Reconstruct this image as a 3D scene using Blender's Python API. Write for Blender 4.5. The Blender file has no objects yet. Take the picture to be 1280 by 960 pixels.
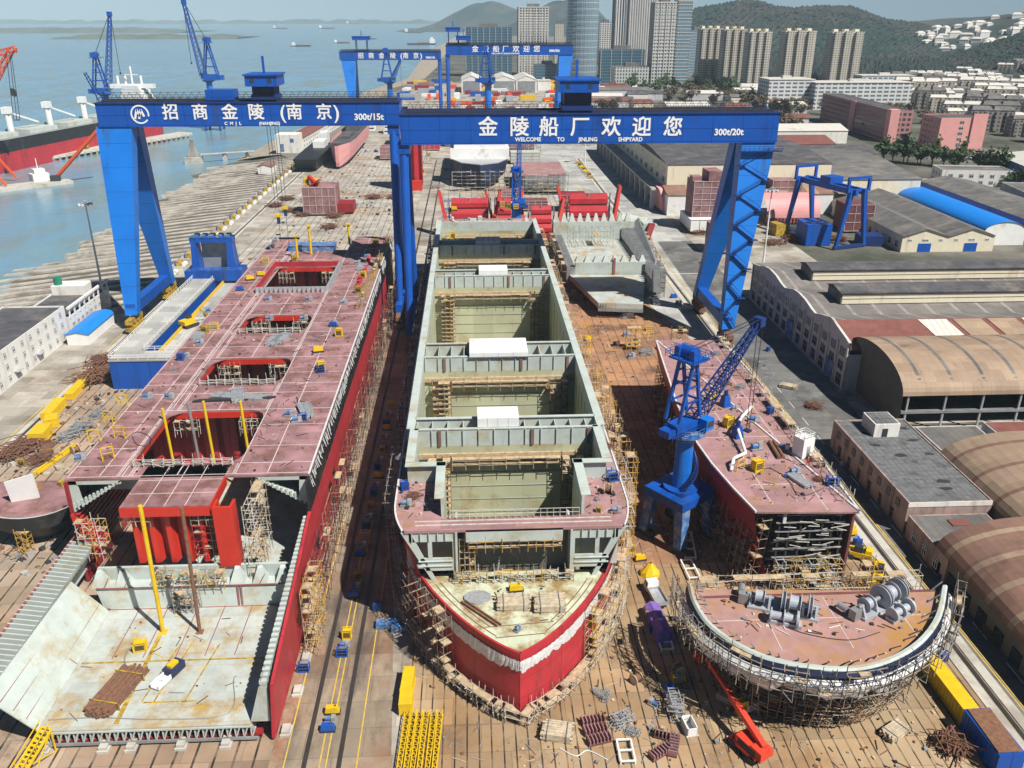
import bpy, math, random
from mathutils import Vector, Matrix
random.seed(7)
S = bpy.context.scene
COL = S.collection
rad = math.radians
# ---------------------------------------------------------------- camera, sky, sun, exposure
FP, H = 1060.0, 85.0
TH = math.atan(460 / FP); PSI = math.atan(55 / FP * math.cos(TH))
cam_d = bpy.data.cameras.new('camera'); cam = bpy.data.objects.new('camera', cam_d); COL.objects.link(cam)
cam.location = (0, 0, H); cam.rotation_euler = (math.pi / 2 - TH, 0, -PSI)
cam_d.sensor_width = 36; cam_d.lens = 36 * FP / 1280; cam_d.clip_start = 0.5; cam_d.clip_end = 60000
S.camera = cam
w = bpy.data.worlds.new("World"); S.world = w; w.use_nodes = True
nt = w.node_tree; bg = nt.nodes['Background']
sky = nt.nodes.new('ShaderNodeTexSky'); sky.sky_type = 'NISHITA'; sky.sun_disc = False
sky.sun_elevation = rad(50); sky.sun_rotation = rad(133.8); sky.air_density = 0.45; sky.dust_density = 0.1; sky.ozone_density = 2.0
nt.links.new(sky.outputs[0], bg.inputs[0]); bg.inputs[1].default_value = 0.05
sd = bpy.data.lights.new('sun', 'SUN'); sd.energy = 5.0; sd.angle = rad(0.5); sd.color = (1.0, 0.95, 0.87)
sun = bpy.data.objects.new('sun', sd); COL.objects.link(sun)
sv = Vector((0.72 * math.cos(rad(52)), -0.69 * math.cos(rad(52)), math.sin(rad(52)))).normalized()
sun.rotation_euler = sv.to_track_quat('Z', 'Y').to_euler()
sun.location = (100, -100, 200)
S.view_settings.view_transform = 'Standard'; S.view_settings.look = 'None'
S.view_settings.exposure = 0.42; S.view_settings.gamma = 1.0; S.view_settings.use_curve_mapping = False
S.cycles.max_bounces = 5; S.cycles.diffuse_bounces = 1; S.cycles.glossy_bounces = 2; S.cycles.volume_bounces = 0
S.cycles.transparent_max_bounces = 4
S.cycles.use_denoising = True

# survey helpers: where the sight line through a photo pixel meets a level (P) or an east-west plane (PY)
_f = Vector((math.sin(PSI) * math.cos(TH), math.cos(PSI) * math.cos(TH), -math.sin(TH)))
_r = Vector((math.cos(PSI), -math.sin(PSI), 0)); _u = _r.cross(_f)
def _ray(px, py): return _f * FP + _r * (px - 640) + _u * (480 - py)
def P(px, py, z=0.0):
    d = _ray(px, py); t = (z - H) / d.z; return Vector((d.x * t, d.y * t, z))
def PY(px, py, Y):
    d = _ray(px, py); t = Y / d.y; return Vector((d.x * t, Y, H + d.z * t))

# ---------------------------------------------------------------- materials
MATS = {}
def M(name, col, rough=0.7, metal=0.0, var=0.18, scale=0.35, stain=None, amt=0.0, sscale=0.12, bump=0.0, streak=False, spec=0.4):
    """painted / weathered surface: base colour with mottling and stains that sit on the thing itself"""
    m = bpy.data.materials.new(name); m.use_nodes = True; MATS[name] = m
    n = m.node_tree.nodes; l = m.node_tree.links; b = n['Principled BSDF']
    b.inputs['Roughness'].default_value = rough; b.inputs['Metallic'].default_value = metal
    b.inputs['Specular IOR Level'].default_value = spec
    g = n.new('ShaderNodeNewGeometry')
    t = n.new('ShaderNodeTexNoise'); t.inputs['Scale'].default_value = scale; t.inputs['Detail'].default_value = 5; t.inputs['Roughness'].default_value = 0.65
    l.new(g.outputs['Position'], t.inputs['Vector'])
    r = n.new('ShaderNodeMapRange'); r.inputs[1].default_value = 0.3; r.inputs[2].default_value = 0.7
    r.inputs[3].default_value = 1 - var; r.inputs[4].default_value = 1 + var
    l.new(t.outputs['Fac'], r.inputs[0])
    v = n.new('ShaderNodeVectorMath'); v.operation = 'SCALE'; v.inputs[0].default_value = col[:3]
    l.new(r.outputs[0], v.inputs['Scale'])
    out = v.outputs[0]
    if stain:
        t2 = n.new('ShaderNodeTexNoise'); t2.inputs['Scale'].default_value = sscale; t2.inputs['Detail'].default_value = 7; t2.inputs['Roughness'].default_value = 0.7
        mp = n.new('ShaderNodeMapping'); mp.inputs['Location'].default_value = (13, 7, 3)
        mp.inputs['Scale'].default_value = (1, 1, 0.18) if streak else (1, 1, 1)
        l.new(g.outputs['Position'], mp.inputs[0]); l.new(mp.outputs[0], t2.inputs['Vector'])
        r2 = n.new('ShaderNodeMapRange'); r2.inputs[1].default_value = 0.62 - amt * 0.3; r2.inputs[2].default_value = 0.74 - amt * 0.2
        l.new(t2.outputs['Fac'], r2.inputs[0])
        mx = n.new('ShaderNodeMix'); mx.data_type = 'RGBA'; mx.inputs['B'].default_value = (*stain, 1)
        l.new(r2.outputs[0], mx.inputs['Factor']); l.new(out, mx.inputs['A']); out = mx.outputs['Result']
    l.new(out, b.inputs['Base Color'])
    if bump:
        bp = n.new('ShaderNodeBump'); bp.inputs['Strength'].default_value = bump; bp.inputs['Distance'].default_value = 0.15
        l.new(t.outputs['Fac'], bp.inputs['Height']); l.new(bp.outputs[0], b.inputs['Normal'])
    return m
def node_math(nt, op, a, b=None, c=None):
    n = nt.nodes.new('ShaderNodeMath'); n.operation = op
    for i, x in enumerate((a, b, c)):
        if x is None: continue
        if isinstance(x, (int, float)): n.inputs[i].default_value = x
        else: nt.links.new(x, n.inputs[i])
    return n.outputs[0]
def stripes(m, axis, period, width, col, ang=0.0, off=0.0, amount=1.0, broken=0.6):
    """thin lines (joints, grooves, ribs) cut across a material, every `period` metres along axis x/y/z of the world"""
    nt = m.node_tree; n = nt.nodes; l = nt.links; b = n['Principled BSDF']
    g = n.new('ShaderNodeNewGeometry'); mp = n.new('ShaderNodeMapping'); mp.inputs['Rotation'].default_value = (0, 0, ang)
    l.new(g.outputs['Position'], mp.inputs[0])
    s = n.new('ShaderNodeSeparateXYZ'); l.new(mp.outputs[0], s.inputs[0])
    a = node_math(nt, 'ADD', s.outputs['XYZ'.index(axis)], off + 1000 * period)
    f = node_math(nt, 'MODULO', a, period)
    k = node_math(nt, 'LESS_THAN', f, width); k = node_math(nt, 'MULTIPLY', k, amount)
    if broken:
        q = n.new('ShaderNodeTexNoise'); q.inputs['Scale'].default_value = 0.35; q.inputs['Detail'].default_value = 6; l.new(g.outputs['Position'], q.inputs['Vector'])
        r = n.new('ShaderNodeMapRange'); r.inputs[1].default_value = 0.38; r.inputs[2].default_value = 0.55; r.inputs[3].default_value = 1 - broken; l.new(q.outputs['Fac'], r.inputs[0]); k = node_math(nt, 'MULTIPLY', k, r.outputs[0])
    mx = n.new('ShaderNodeMix'); mx.data_type = 'RGBA'; mx.inputs['B'].default_value = (*col, 1)
    src = b.inputs['Base Color'].links[0].from_socket
    l.new(k, mx.inputs['Factor']); l.new(src, mx.inputs['A']); l.new(mx.outputs['Result'], b.inputs['Base Color'])
    return m
def stain2(m, col, scale=0.05, lo=0.55, hi=0.66, off=(40, 9, 2), stretch=(1, 1, 1)):
    nt = m.node_tree; n = nt.nodes; l = nt.links; b = n['Principled BSDF']
    g = n.new('ShaderNodeNewGeometry'); mp = n.new('ShaderNodeMapping'); mp.inputs['Location'].default_value = off; mp.inputs['Scale'].default_value = stretch; l.new(g.outputs['Position'], mp.inputs[0])
    t = n.new('ShaderNodeTexNoise'); t.inputs['Scale'].default_value = scale; t.inputs['Detail'].default_value = 8; t.inputs['Roughness'].default_value = 0.72; l.new(mp.outputs[0], t.inputs['Vector'])
    r = n.new('ShaderNodeMapRange'); r.inputs[1].default_value = lo; r.inputs[2].default_value = hi; l.new(t.outputs['Fac'], r.inputs[0])
    mx = n.new('ShaderNodeMix'); mx.data_type = 'RGBA'; mx.inputs['B'].default_value = (*col, 1); src = b.inputs['Base Color'].links[0].from_socket
    l.new(r.outputs[0], mx.inputs['Factor']); l.new(src, mx.inputs['A']); l.new(mx.outputs['Result'], b.inputs['Base Color']); return m
def patches(m, lo=0.72, hi=1.18, bw=6.0, bh=4.0, mortar=.012):
    nt = m.node_tree; n = nt.nodes; l = nt.links; b = n['Principled BSDF']; g = n.new('ShaderNodeNewGeometry')
    t = n.new('ShaderNodeTexBrick'); t.inputs['Scale'].default_value = 1; t.inputs['Brick Width'].default_value = bw; t.inputs['Row Height'].default_value = bh; t.inputs['Mortar Size'].default_value = mortar * 3
    t.inputs['Color1'].default_value = (lo, lo, lo, 1); t.inputs['Color2'].default_value = (hi, hi, hi, 1); t.inputs['Mortar'].default_value = (lo * .7, lo * .7, lo * .7, 1); l.new(g.outputs['Position'], t.inputs['Vector'])
    mx = n.new('ShaderNodeMix'); mx.data_type = 'RGBA'; mx.blend_type = 'MULTIPLY'; mx.inputs['Factor'].default_value = 1; src = b.inputs['Base Color'].links[0].from_socket
    l.new(src, mx.inputs['A']); l.new(t.outputs['Color'], mx.inputs['B']); l.new(mx.outputs['Result'], b.inputs['Base Color']); return m
def facade(name, wall, glass, du=3.2, dv=3.2, wu=0.55, wv=0.5, vo=0.9, rough=0.8):
    """wall with rows of windows, for buildings too far off to show their panes"""
    m = M(name, wall, rough, var=0.08, scale=0.05); nt = m.node_tree; n = nt.nodes; l = nt.links; b = n['Principled BSDF']
    tc = n.new('ShaderNodeTexCoord'); s = n.new('ShaderNodeSeparateXYZ'); l.new(tc.outputs['Object'], s.inputs[0])
    sn = n.new('ShaderNodeSeparateXYZ'); l.new(tc.outputs['Normal'], sn.inputs[0])
    ax = node_math(nt, 'ABSOLUTE', sn.outputs[0]); k = node_math(nt, 'GREATER_THAN', ax, 0.7)
    u = node_math(nt, 'ADD', node_math(nt, 'MULTIPLY', s.outputs[1], k), node_math(nt, 'MULTIPLY', s.outputs[0], node_math(nt, 'SUBTRACT', 1.0, k)))
    fu = node_math(nt, 'FRACT', node_math(nt, 'DIVIDE', node_math(nt, 'ADD', u, 500 * du), du))
    fv = node_math(nt, 'FRACT', node_math(nt, 'DIVIDE', node_math(nt, 'ADD', s.outputs[2], 20 * dv - vo), dv))
    inu = node_math(nt, 'LESS_THAN', node_math(nt, 'ABSOLUTE', node_math(nt, 'SUBTRACT', fu, 0.5)), wu / 2)
    inv = node_math(nt, 'LESS_THAN', fv, wv)
    up = node_math(nt, 'LESS_THAN', node_math(nt, 'ABSOLUTE', sn.outputs[2]), 0.5)
    f = node_math(nt, 'MULTIPLY', node_math(nt, 'MULTIPLY', inu, inv), up)
    mx = n.new('ShaderNodeMix'); mx.data_type = 'RGBA'; mx.inputs['B'].default_value = (*glass, 1)
    src = b.inputs['Base Color'].links[0].from_socket
    l.new(f, mx.inputs['Factor']); l.new(src, mx.inputs['A']); l.new(mx.outputs['Result'], b.inputs['Base Color'])
    l.new(node_math(nt, 'SUBTRACT', rough, node_math(nt, 'MULTIPLY', f, rough - 0.15)), b.inputs['Roughness'])
    return m
M('blue', (0.006, 0.085, 0.42), 0.4, var=0.10, scale=0.12, stain=(0.004, 0.05, 0.25), amt=0.25, streak=True)
M('blue_bright', (0.008, 0.17, 0.62), 0.42, var=0.10, scale=0.1, stain=(0.01, 0.10, 0.42), amt=0.2, streak=True)
M('blue_dark', (0.01, 0.035, 0.16), 0.5)
M('blue_worn', (0.03, 0.13, 0.38), 0.6, stain=(0.25, 0.3, 0.36), amt=0.6, sscale=0.8)
M('navy', (0.02, 0.03, 0.08), 0.6)
M('white', (0.78, 0.79, 0.78), 0.5, var=0.06, stain=(0.5, 0.47, 0.4), amt=0.15)
M('white_wall', (0.74, 0.73, 0.69), 0.85, var=0.06, stain=(0.5, 0.47, 0.42), amt=0.25, streak=True, sscale=0.4)
M('letter', (0.85, 0.86, 0.86), 0.5, var=0.02)
M('primer', (0.33, 0.18, 0.19), 0.75, var=0.22, scale=0.25, stain=(0.19, 0.09, 0.075), amt=0.55, sscale=0.22)
M('primer_dark', (0.16, 0.06, 0.06), 0.75, var=0.25, stain=(0.09, 0.035, 0.03), amt=0.4)
M('deck_pink', (0.36, 0.205, 0.21), 0.75, var=0.20, scale=0.3, stain=(0.30, 0.17, 0.11), amt=0.4, sscale=0.2)
M('red', (0.47, 0.03, 0.042), 0.5, var=0.14, stain=(0.36, 0.03, 0.03), amt=0.35, streak=True)
M('red_bright', (0.54, 0.03, 0.016), 0.5, var=0.1, stain=(0.3, 0.02, 0.02), amt=0.3, streak=True)
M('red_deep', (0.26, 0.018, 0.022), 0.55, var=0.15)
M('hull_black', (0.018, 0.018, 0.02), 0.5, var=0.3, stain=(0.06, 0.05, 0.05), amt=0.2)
M('tank', (0.47, 0.53, 0.50), 0.6, var=0.10, stain=(0.40, 0.36, 0.24), amt=0.35, sscale=0.18)
M('tank_floor', (0.46, 0.50, 0.47), 0.6, var=0.12, stain=(0.40, 0.28, 0.12), amt=0.46, sscale=0.2)
M('bow_floor', (0.56, 0.60, 0.44), 0.65, var=0.12, stain=(0.30, 0.20, 0.08), amt=0.6, sscale=0.35)
M('hold', (0.46, 0.47, 0.32), 0.6, var=0.10, scale=0.1, stain=(0.33, 0.24, 0.10), amt=0.28, sscale=0.12)
M('hold_wall', (0.36, 0.42, 0.38), 0.6, var=0.10, scale=0.15, stain=(0.28, 0.24, 0.15), amt=0.3, streak=True)
M('steel', (0.30, 0.31, 0.32), 0.5, metal=0.3, var=0.25)
M('galv', (0.52, 0.54, 0.56), 0.45, metal=0.5, var=0.2, scale=2)
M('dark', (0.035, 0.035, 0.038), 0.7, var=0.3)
M('rust', (0.20, 0.10, 0.06), 0.85, var=0.35, scale=2)
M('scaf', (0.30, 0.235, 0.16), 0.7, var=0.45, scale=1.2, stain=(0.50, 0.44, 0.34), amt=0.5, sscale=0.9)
M('scaf_y', (0.50, 0.30, 0.05), 0.7, var=0.4, scale=1.2)
M('scaf_w', (0.55, 0.53, 0.48), 0.7, var=0.3, scale=1.2)
M('plank', (0.46, 0.35, 0.22), 0.85, var=0.35, scale=1.5)
M('wood', (0.50, 0.42, 0.30), 0.85, var=0.3, scale=1.5)
M('film', (0.66, 0.66, 0.66), 0.35, var=0.25, scale=2.5, bump=0.6)
M('yellow', (0.72, 0.47, 0.012), 0.5, var=0.12, scale=0.8)
M('yellow_rust', (0.50, 0.34, 0.03), 0.6, var=0.3, scale=1.5, stain=(0.2, 0.12, 0.04), amt=0.6, sscale=1.0)
M('orange', (0.75, 0.10, 0.02), 0.45, var=0.1)
M('lift_red', (0.70, 0.06, 0.03), 0.45, var=0.08)
M('green', (0.02, 0.22, 0.14), 0.5)
M('purple', (0.20, 0.12, 0.42), 0.7, var=0.3, scale=1.5)
M('concrete', (0.36, 0.345, 0.31), 0.9, var=0.18, scale=0.06, stain=(0.22, 0.2, 0.17), amt=0.4, sscale=0.05)
M('concrete_lt', (0.50, 0.48, 0.43), 0.9, var=0.12, scale=0.3, stain=(0.33, 0.30, 0.25), amt=0.4)
M('rail', (0.06, 0.05, 0.045), 0.6, metal=0.4)
M('roof_dark', (0.085, 0.085, 0.095), 0.85, var=0.25, scale=0.3, stain=(0.16, 0.14, 0.13), amt=0.35)
M('roof_grey', (0.145, 0.14, 0.135), 0.85, var=0.22, scale=0.2, stain=(0.22, 0.2, 0.18), amt=0.4, sscale=0.08)
M('roof_tile', (0.15, 0.155, 0.16), 0.85, var=0.3, scale=0.8, stain=(0.07, 0.07, 0.075), amt=0.25, sscale=0.3)
M('roof_red', (0.20, 0.075, 0.06), 0.8, var=0.22, scale=0.4)
M('roof_beige', (0.34, 0.245, 0.17), 0.7, var=0.14, scale=0.2, stain=(0.33, 0.24, 0.17), amt=0.4)
M('roof_brown', (0.235, 0.135, 0.10), 0.75, var=0.16, scale=0.3, stain=(0.22, 0.12, 0.09), amt=0.3)
M('roof_lt', (0.60, 0.58, 0.53), 0.7, var=0.1)
M('roof_blue', (0.01, 0.22, 0.72), 0.45, var=0.06)
M('wall_grey', (0.52, 0.52, 0.53), 0.85, var=0.12, stain=(0.34, 0.34, 0.34), amt=0.35, streak=True, sscale=0.5)
M('wall_pink', (0.40, 0.29, 0.26), 0.85, var=0.15, stain=(0.2, 0.15, 0.14), amt=0.5, streak=True, sscale=0.5)
M('wall_cream', (0.74, 0.68, 0.52), 0.85, var=0.06, stain=(0.52, 0.46, 0.34), amt=0.25, streak=True, sscale=0.3)
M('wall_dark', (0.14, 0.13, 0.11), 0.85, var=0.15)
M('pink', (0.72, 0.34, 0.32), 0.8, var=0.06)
M('glass', (0.03, 0.04, 0.05), 0.15, var=0.2, spec=0.7)
M('brick_red', (0.30, 0.10, 0.10), 0.8, var=0.2)
M('mud', (0.36, 0.31, 0.24), 0.9, var=0.2, stain=(0.2, 0.17, 0.14), amt=0.4)
M('weld', (0.58, 0.50, 0.50), 0.8, var=0.25, scale=1.5)
M('fitting', (0.42, 0.45, 0.50), 0.5, metal=0.2, var=0.15)

stain2(MATS['blue'], (.05, .06, .09), .22, .58, .74, stretch=(1, 1, .1)); stain2(MATS['blue_bright'], (.04, .07, .14), .2, .58, .76, stretch=(1, 1, .1)); stain2(MATS['blue_bright'], (.2, .3, .45), .6, .66, .74, off=(3, 50, 1), stretch=(1, 1, .15))
stain2(MATS['red'], (.24, .03, .035), .25, .56, .7, stretch=(1, 1, .15)); stain2(MATS['red'], (.55, .22, .2), .8, .66, .74, off=(5, 3, 70)); stripes(MATS['red'], 'Y', 9.0, .16, (.22, .02, .025)); stripes(MATS['red'], 'Z', 3.1, .12, (.24, .02, .025))
for q in ('roof_dark', 'roof_grey', 'roof_lt'): stripes(MATS[q], 'X', 1.6, .2, (.05, .05, .05), amount=.4); stain2(MATS[q], (.24, .20, .17), .07, .58, .7)
for q in ('roof_brown', 'roof_beige', 'roof_red'): stain2(MATS[q], (.12, .07, .05), .12, .56, .74); stripes(MATS[q], 'X', 2.1, .1, (.1, .06, .04), amount=.35)
stain2(MATS['tank'], (.30, .25, .15), .3, .62, .72, stretch=(1, 1, .25)); stain2(MATS['yellow'], (.25, .15, .04), .7, .6, .72); stain2(MATS['white_wall'], (.35, .32, .28), .3, .6, .74, stretch=(1, 1, .2))
stripes(MATS['blue_bright'], 'Z', 6.5, .14, (.004, .07, .3), broken=.3); stripes(MATS['blue'], 'X', 8.0, .16, (.003, .04, .2), broken=.3)
for q, a_ in (('primer', (.82, 1.12)), ('deck_pink', (.82, 1.12)), ('tank_floor', (.9, 1.06)), ('hold', (.88, 1.08)), ('roof_beige', (.85, 1.12)), ('roof_brown', (.85, 1.12)), ('roof_grey', (.8, 1.15)), ('roof_dark', (.8, 1.15))): patches(MATS[q], a_[0], a_[1], 5.2, 2.6, .006)
stain2(MATS['roof_tile'], (.05, .05, .055), .25, .58, .66)
# ---------------------------------------------------------------- mesh builder
ORIG = {}
class MB:
    def __init__(s): s.v = []; s.f = []; s.m = []
    def vs(s, pts): i = len(s.v); s.v.extend([tuple(p) for p in pts]); return i
    def poly(s, pts, m=0):
        i = s.vs(pts); s.f.append(tuple(range(i, i + len(pts)))); s.m.append(m)
    def hexa(s, p, m=0):   # 8 points: bottom 4 ccw, top 4 ccw
        i = s.vs(p)
        for q in ((3, 2, 1, 0), (4, 5, 6, 7), (0, 1, 5, 4), (1, 2, 6, 5), (2, 3, 7, 6), (3, 0, 4, 7)):
            s.f.append(tuple(i + k for k in q)); s.m.append(m)
    def box(s, x0, y0, z0, x1, y1, z1, m=0):
        x0, x1 = min(x0, x1), max(x0, x1); y0, y1 = min(y0, y1), max(y0, y1); z0, z1 = min(z0, z1), max(z0, z1)
        s.hexa([(x0, y0, z0), (x1, y0, z0), (x1, y1, z0), (x0, y1, z0), (x0, y0, z1), (x1, y0, z1), (x1, y1, z1), (x0, y1, z1)], m)
    def obox(s, c, sz, rz=0.0, m=0):
        ca, sa = math.cos(rz), math.sin(rz); q = []
        for z in (0, sz[2]):
            for dx, dy in ((-1, -1), (1, -1), (1, 1), (-1, 1)):
                x, y = dx * sz[0] / 2, dy * sz[1] / 2
                q.append((c[0] + x * ca - y * sa, c[1] + x * sa + y * ca, c[2] + z))
        s.hexa(q, m)
    def frustum(s, r0, r1, m=0):  # r = (x0,y0,x1,y1,z)
        q = []
        for r in (r0, r1): q += [(r[0], r[1], r[4]), (r[2], r[1], r[4]), (r[2], r[3], r[4]), (r[0], r[3], r[4])]
        s.hexa(q, m)
    def bar(s, a, b, w=0.2, h=None, m=0):
        a, b = Vector(a), Vector(b); d = b - a
        if d.length < 1e-4: return
        d.normalize(); h = h or w
        sd = d.cross(Vector((0, 0, 1)))
        if sd.length < 1e-3: sd = Vector((1, 0, 0))
        sd.normalize(); up = sd.cross(d)
        A = sd * w / 2; B = up * h / 2
        s.hexa([a - A - B, a + A - B, a + A + B, a - A + B, b - A - B, b + A - B, b + A + B, b - A + B], m)
    def tube(s, a, b, r=0.2, n=8, r1=None, m=0, caps=True):
        a, b = Vector(a), Vector(b); d = (b - a)
        if d.length < 1e-4: return
        d.normalize(); r1 = r if r1 is None else r1
        sd = d.cross(Vector((0, 0, 1)))
        if sd.length < 1e-3: sd = Vector((1, 0, 0))
        sd.normalize(); up = d.cross(sd)
        i = len(s.v)
        for c, rr in ((a, r), (b, r1)):
            for k in range(n):
                t = 2 * math.pi * k / n; s.v.append(tuple(c + sd * rr * math.cos(t) + up * rr * math.sin(t)))
        for k in range(n):
            j = (k + 1) % n; s.f.append((i + k, i + j, i + n + j, i + n + k)); s.m.append(m)
        if caps:
            s.f.append(tuple(i + k for k in reversed(range(n)))); s.m.append(m)
            s.f.append(tuple(i + n + k for k in range(n))); s.m.append(m)
    def prism(s, pts, z0, z1, m=0, mside=None, top=True, bot=True):
        n = len(pts); i = len(s.v)
        for p in pts: s.v.append((p[0], p[1], z0 if len(p) < 3 else p[2]))
        for p in pts: s.v.append((p[0], p[1], z1))
        for k in range(n):
            j = (k + 1) % n; s.f.append((i + k, i + j, i + n + j, i + n + k)); s.m.append(m if mside is None else mside)
        if bot: s.f.append(tuple(i + k for k in reversed(range(n)))); s.m.append(m)
        if top: s.f.append(tuple(i + n + k for k in range(n))); s.m.append(m)
    def grid(s, rows, m=0, close=False):
        i = len(s.v); nc = len(rows[0])
        for r in rows: s.v.extend([tuple(p) for p in r])
        for a in range(len(rows) - 1):
            for b in range(nc if close else nc - 1):
                c = (b + 1) % nc
                s.f.append((i + a * nc + b, i + a * nc + c, i + (a + 1) * nc + c, i + (a + 1) * nc + b)); s.m.append(m)
    def sphere(s, c, r, n=8, k=5, m=0, sz=1.0):
        rows = []
        for a in range(k + 1):
            p = math.pi * a / k
            rows.append([(c[0] + r * math.sin(p) * math.cos(2 * math.pi * b / n), c[1] + r * math.sin(p) * math.sin(2 * math.pi * b / n), c[2] + r * sz * math.cos(p)) for b in range(n)])
        s.grid(rows, m, close=True)
    def build(s, name, mats, parent=None, world=True, smooth=False):
        if isinstance(mats, str): mats = [mats]
        me = bpy.data.meshes.new(name)
        o0 = ORIG.get(parent, Vector((0, 0, 0))) if parent is not None else Vector((0, 0, 0))
        me.from_pydata([(v[0] - o0.x, v[1] - o0.y, v[2] - o0.z) for v in s.v], [], s.f)
        for mt in mats: me.materials.append(MATS[mt])
        if len(mats) > 1: me.polygons.foreach_set('material_index', s.m)
        if smooth: me.polygons.foreach_set('use_smooth', [True] * len(s.f))
        me.update()
        o = bpy.data.objects.new(name, me); COL.objects.link(o)
        if parent is not None: o.parent = parent; ORIG[o] = o0
        return o
def tag(o, label=None, cat=None, group=None, kind=None):
    if label: o['label'] = label
    if cat: o['category'] = cat
    if group: o['group'] = group
    if kind: o['kind'] = kind
    return o
def thing(name, label, cat, loc=(0, 0, 0), rz=0.0, group=None, world=True):
    o = bpy.data.objects.new(name, None); COL.objects.link(o); o.empty_display_size = 0.5
    o.location = loc; o.rotation_euler = (0, 0, rz); ORIG[o] = Vector(loc) if world else Vector((0, 0, 0))
    return tag(o, label, cat, group)
def settle(mb, name, mats, label, cat, group=None, smooth=False):
    """a thing that is one mesh: its origin is moved to its own base"""
    xs = [v[0] for v in mb.v]; ys = [v[1] for v in mb.v]; zs = [v[2] for v in mb.v]
    c = ((min(xs) + max(xs)) / 2, (min(ys) + max(ys)) / 2, min(zs))
    mb.v = [(v[0] - c[0], v[1] - c[1], v[2] - c[2]) for v in mb.v]
    o = mb.build(name, mats, smooth=smooth); o.location = c
    return tag(o, label, cat, group)
def struct(mb, name, mats, smooth=False): return tag(mb.build(name, mats, smooth=smooth), kind='structure')
def dup(root, loc, rz=0.0, label=None, group=None, scale=None):
    r = root.copy(); COL.objects.link(r); r.location = loc; r.rotation_euler = (0, 0, rz)
    if scale: r.scale = scale
    if label: r['label'] = label
    if group: r['group'] = group
    for ch in root.children:
        c = ch.copy(); COL.objects.link(c); c.parent = r
        for g in ch.children:
            d = g.copy(); COL.objects.link(d); d.parent = c
    return r
class Kind:
    """a kind of thing built once at the origin; place() moves the first and copies the rest"""
    def __init__(s, root): s.root = root; s.used = False
    def place(s, loc, rz, label, group=None, scale=None):
        if not s.used:
            s.used = True; r = s.root; r.location = loc; r.rotation_euler = (0, 0, rz); r['label'] = label
            if group: r['group'] = group
            if scale: r.scale = scale
            return r
        return dup(s.root, loc, rz, label, group, scale)
def cells(xs, ys, holes):
    xs = sorted(set(xs + [h[0] for h in holes] + [h[2] for h in holes])); ys = sorted(set(ys + [h[1] for h in holes] + [h[3] for h in holes]))
    for a, b in zip(xs, xs[1:]):
        for c, d in zip(ys, ys[1:]):
            mx, my = (a + b) / 2, (c + d) / 2
            if not any(h[0] < mx < h[2] and h[1] < my < h[3] for h in holes): yield a, c, b, d
_font_cache = {}
def text(s, name, size, loc, parent, mat='letter', bold=0.012, align='CENTER', sx=1.0):
    """raised lettering standing on a face that looks towards -Y"""
    c = bpy.data.curves.new(name, 'FONT'); c.body = s; c.size = size; c.align_x = align; c.align_y = 'CENTER'
    c.extrude = 0.06; c.offset = 0 if ord(s[0]) > 255 else bold * size; c.resolution_u = 3
    o = bpy.data.objects.new(name + '_tmp', c); COL.objects.link(o)
    bpy.context.view_layer.update()
    me = bpy.data.meshes.new_from_object(o.evaluated_get(bpy.context.evaluated_depsgraph_get()))
    bpy.data.objects.remove(o)
    if ord(s[0]) > 255:   # heavy strokes: the glyph laid over itself, each layer 4 mm proud of the last
        d = size * .017; V = [v.co.copy() for v in me.vertices]; F = [tuple(q.vertices) for q in me.polygons]; vv, ff = [], []
        for i, (dx, dy) in enumerate(((-d, -d), (d, -d), (d, d), (-d, d), (0, 0))):
            o_ = len(vv); vv += [(a.x + dx, a.y + dy, a.z + .004 * i) for a in V]; ff += [tuple(k + o_ for k in q) for q in F]
        me = bpy.data.meshes.new(name); me.from_pydata(vv, [], ff)
    me.materials.clear(); me.materials.append(MATS[mat])
    me.transform(Matrix.Translation(Vector(loc) - ORIG.get(parent, Vector())) @ Matrix.Rotation(math.pi / 2, 4, 'X') @ Matrix.Scale(sx, 4, (1, 0, 0)))
    q = bpy.data.objects.new(name, me); COL.objects.link(q); q.parent = parent; ORIG[q] = ORIG.get(parent, Vector())
    return q
def railing(mb, pts, h=1.1, step=2.0, w=0.07, m=0, closed=False):
    pts = [Vector(p) for p in pts]
    if closed: pts = pts + [pts[0]]
    for a, b in zip(pts, pts[1:]):
        L = (b - a).length; n = max(1, int(L / step))
        for k in range(n + 1):
            p = a.lerp(b, k / n); mb.bar(p, p + Vector((0, 0, h)), w, m=m)
        for hh in (h, h * 0.55): mb.bar(a + Vector((0, 0, hh)), b + Vector((0, 0, hh)), w, m=m)
ORD = ['nearest', 'second', 'third', 'fourth', 'fifth', 'sixth', 'seventh', 'eighth', 'ninth', 'tenth', 'eleventh', 'twelfth', 'thirteenth', 'fourteenth', 'fifteenth', 'sixteenth', 'seventeenth', 'eighteenth', 'nineteenth', 'twentieth',
       'twenty-first', 'twenty-second', 'twenty-third', 'twenty-fourth', 'twenty-fifth', 'twenty-sixth', 'twenty-seventh', 'twenty-eighth', 'twenty-ninth', 'thirtieth']
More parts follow.
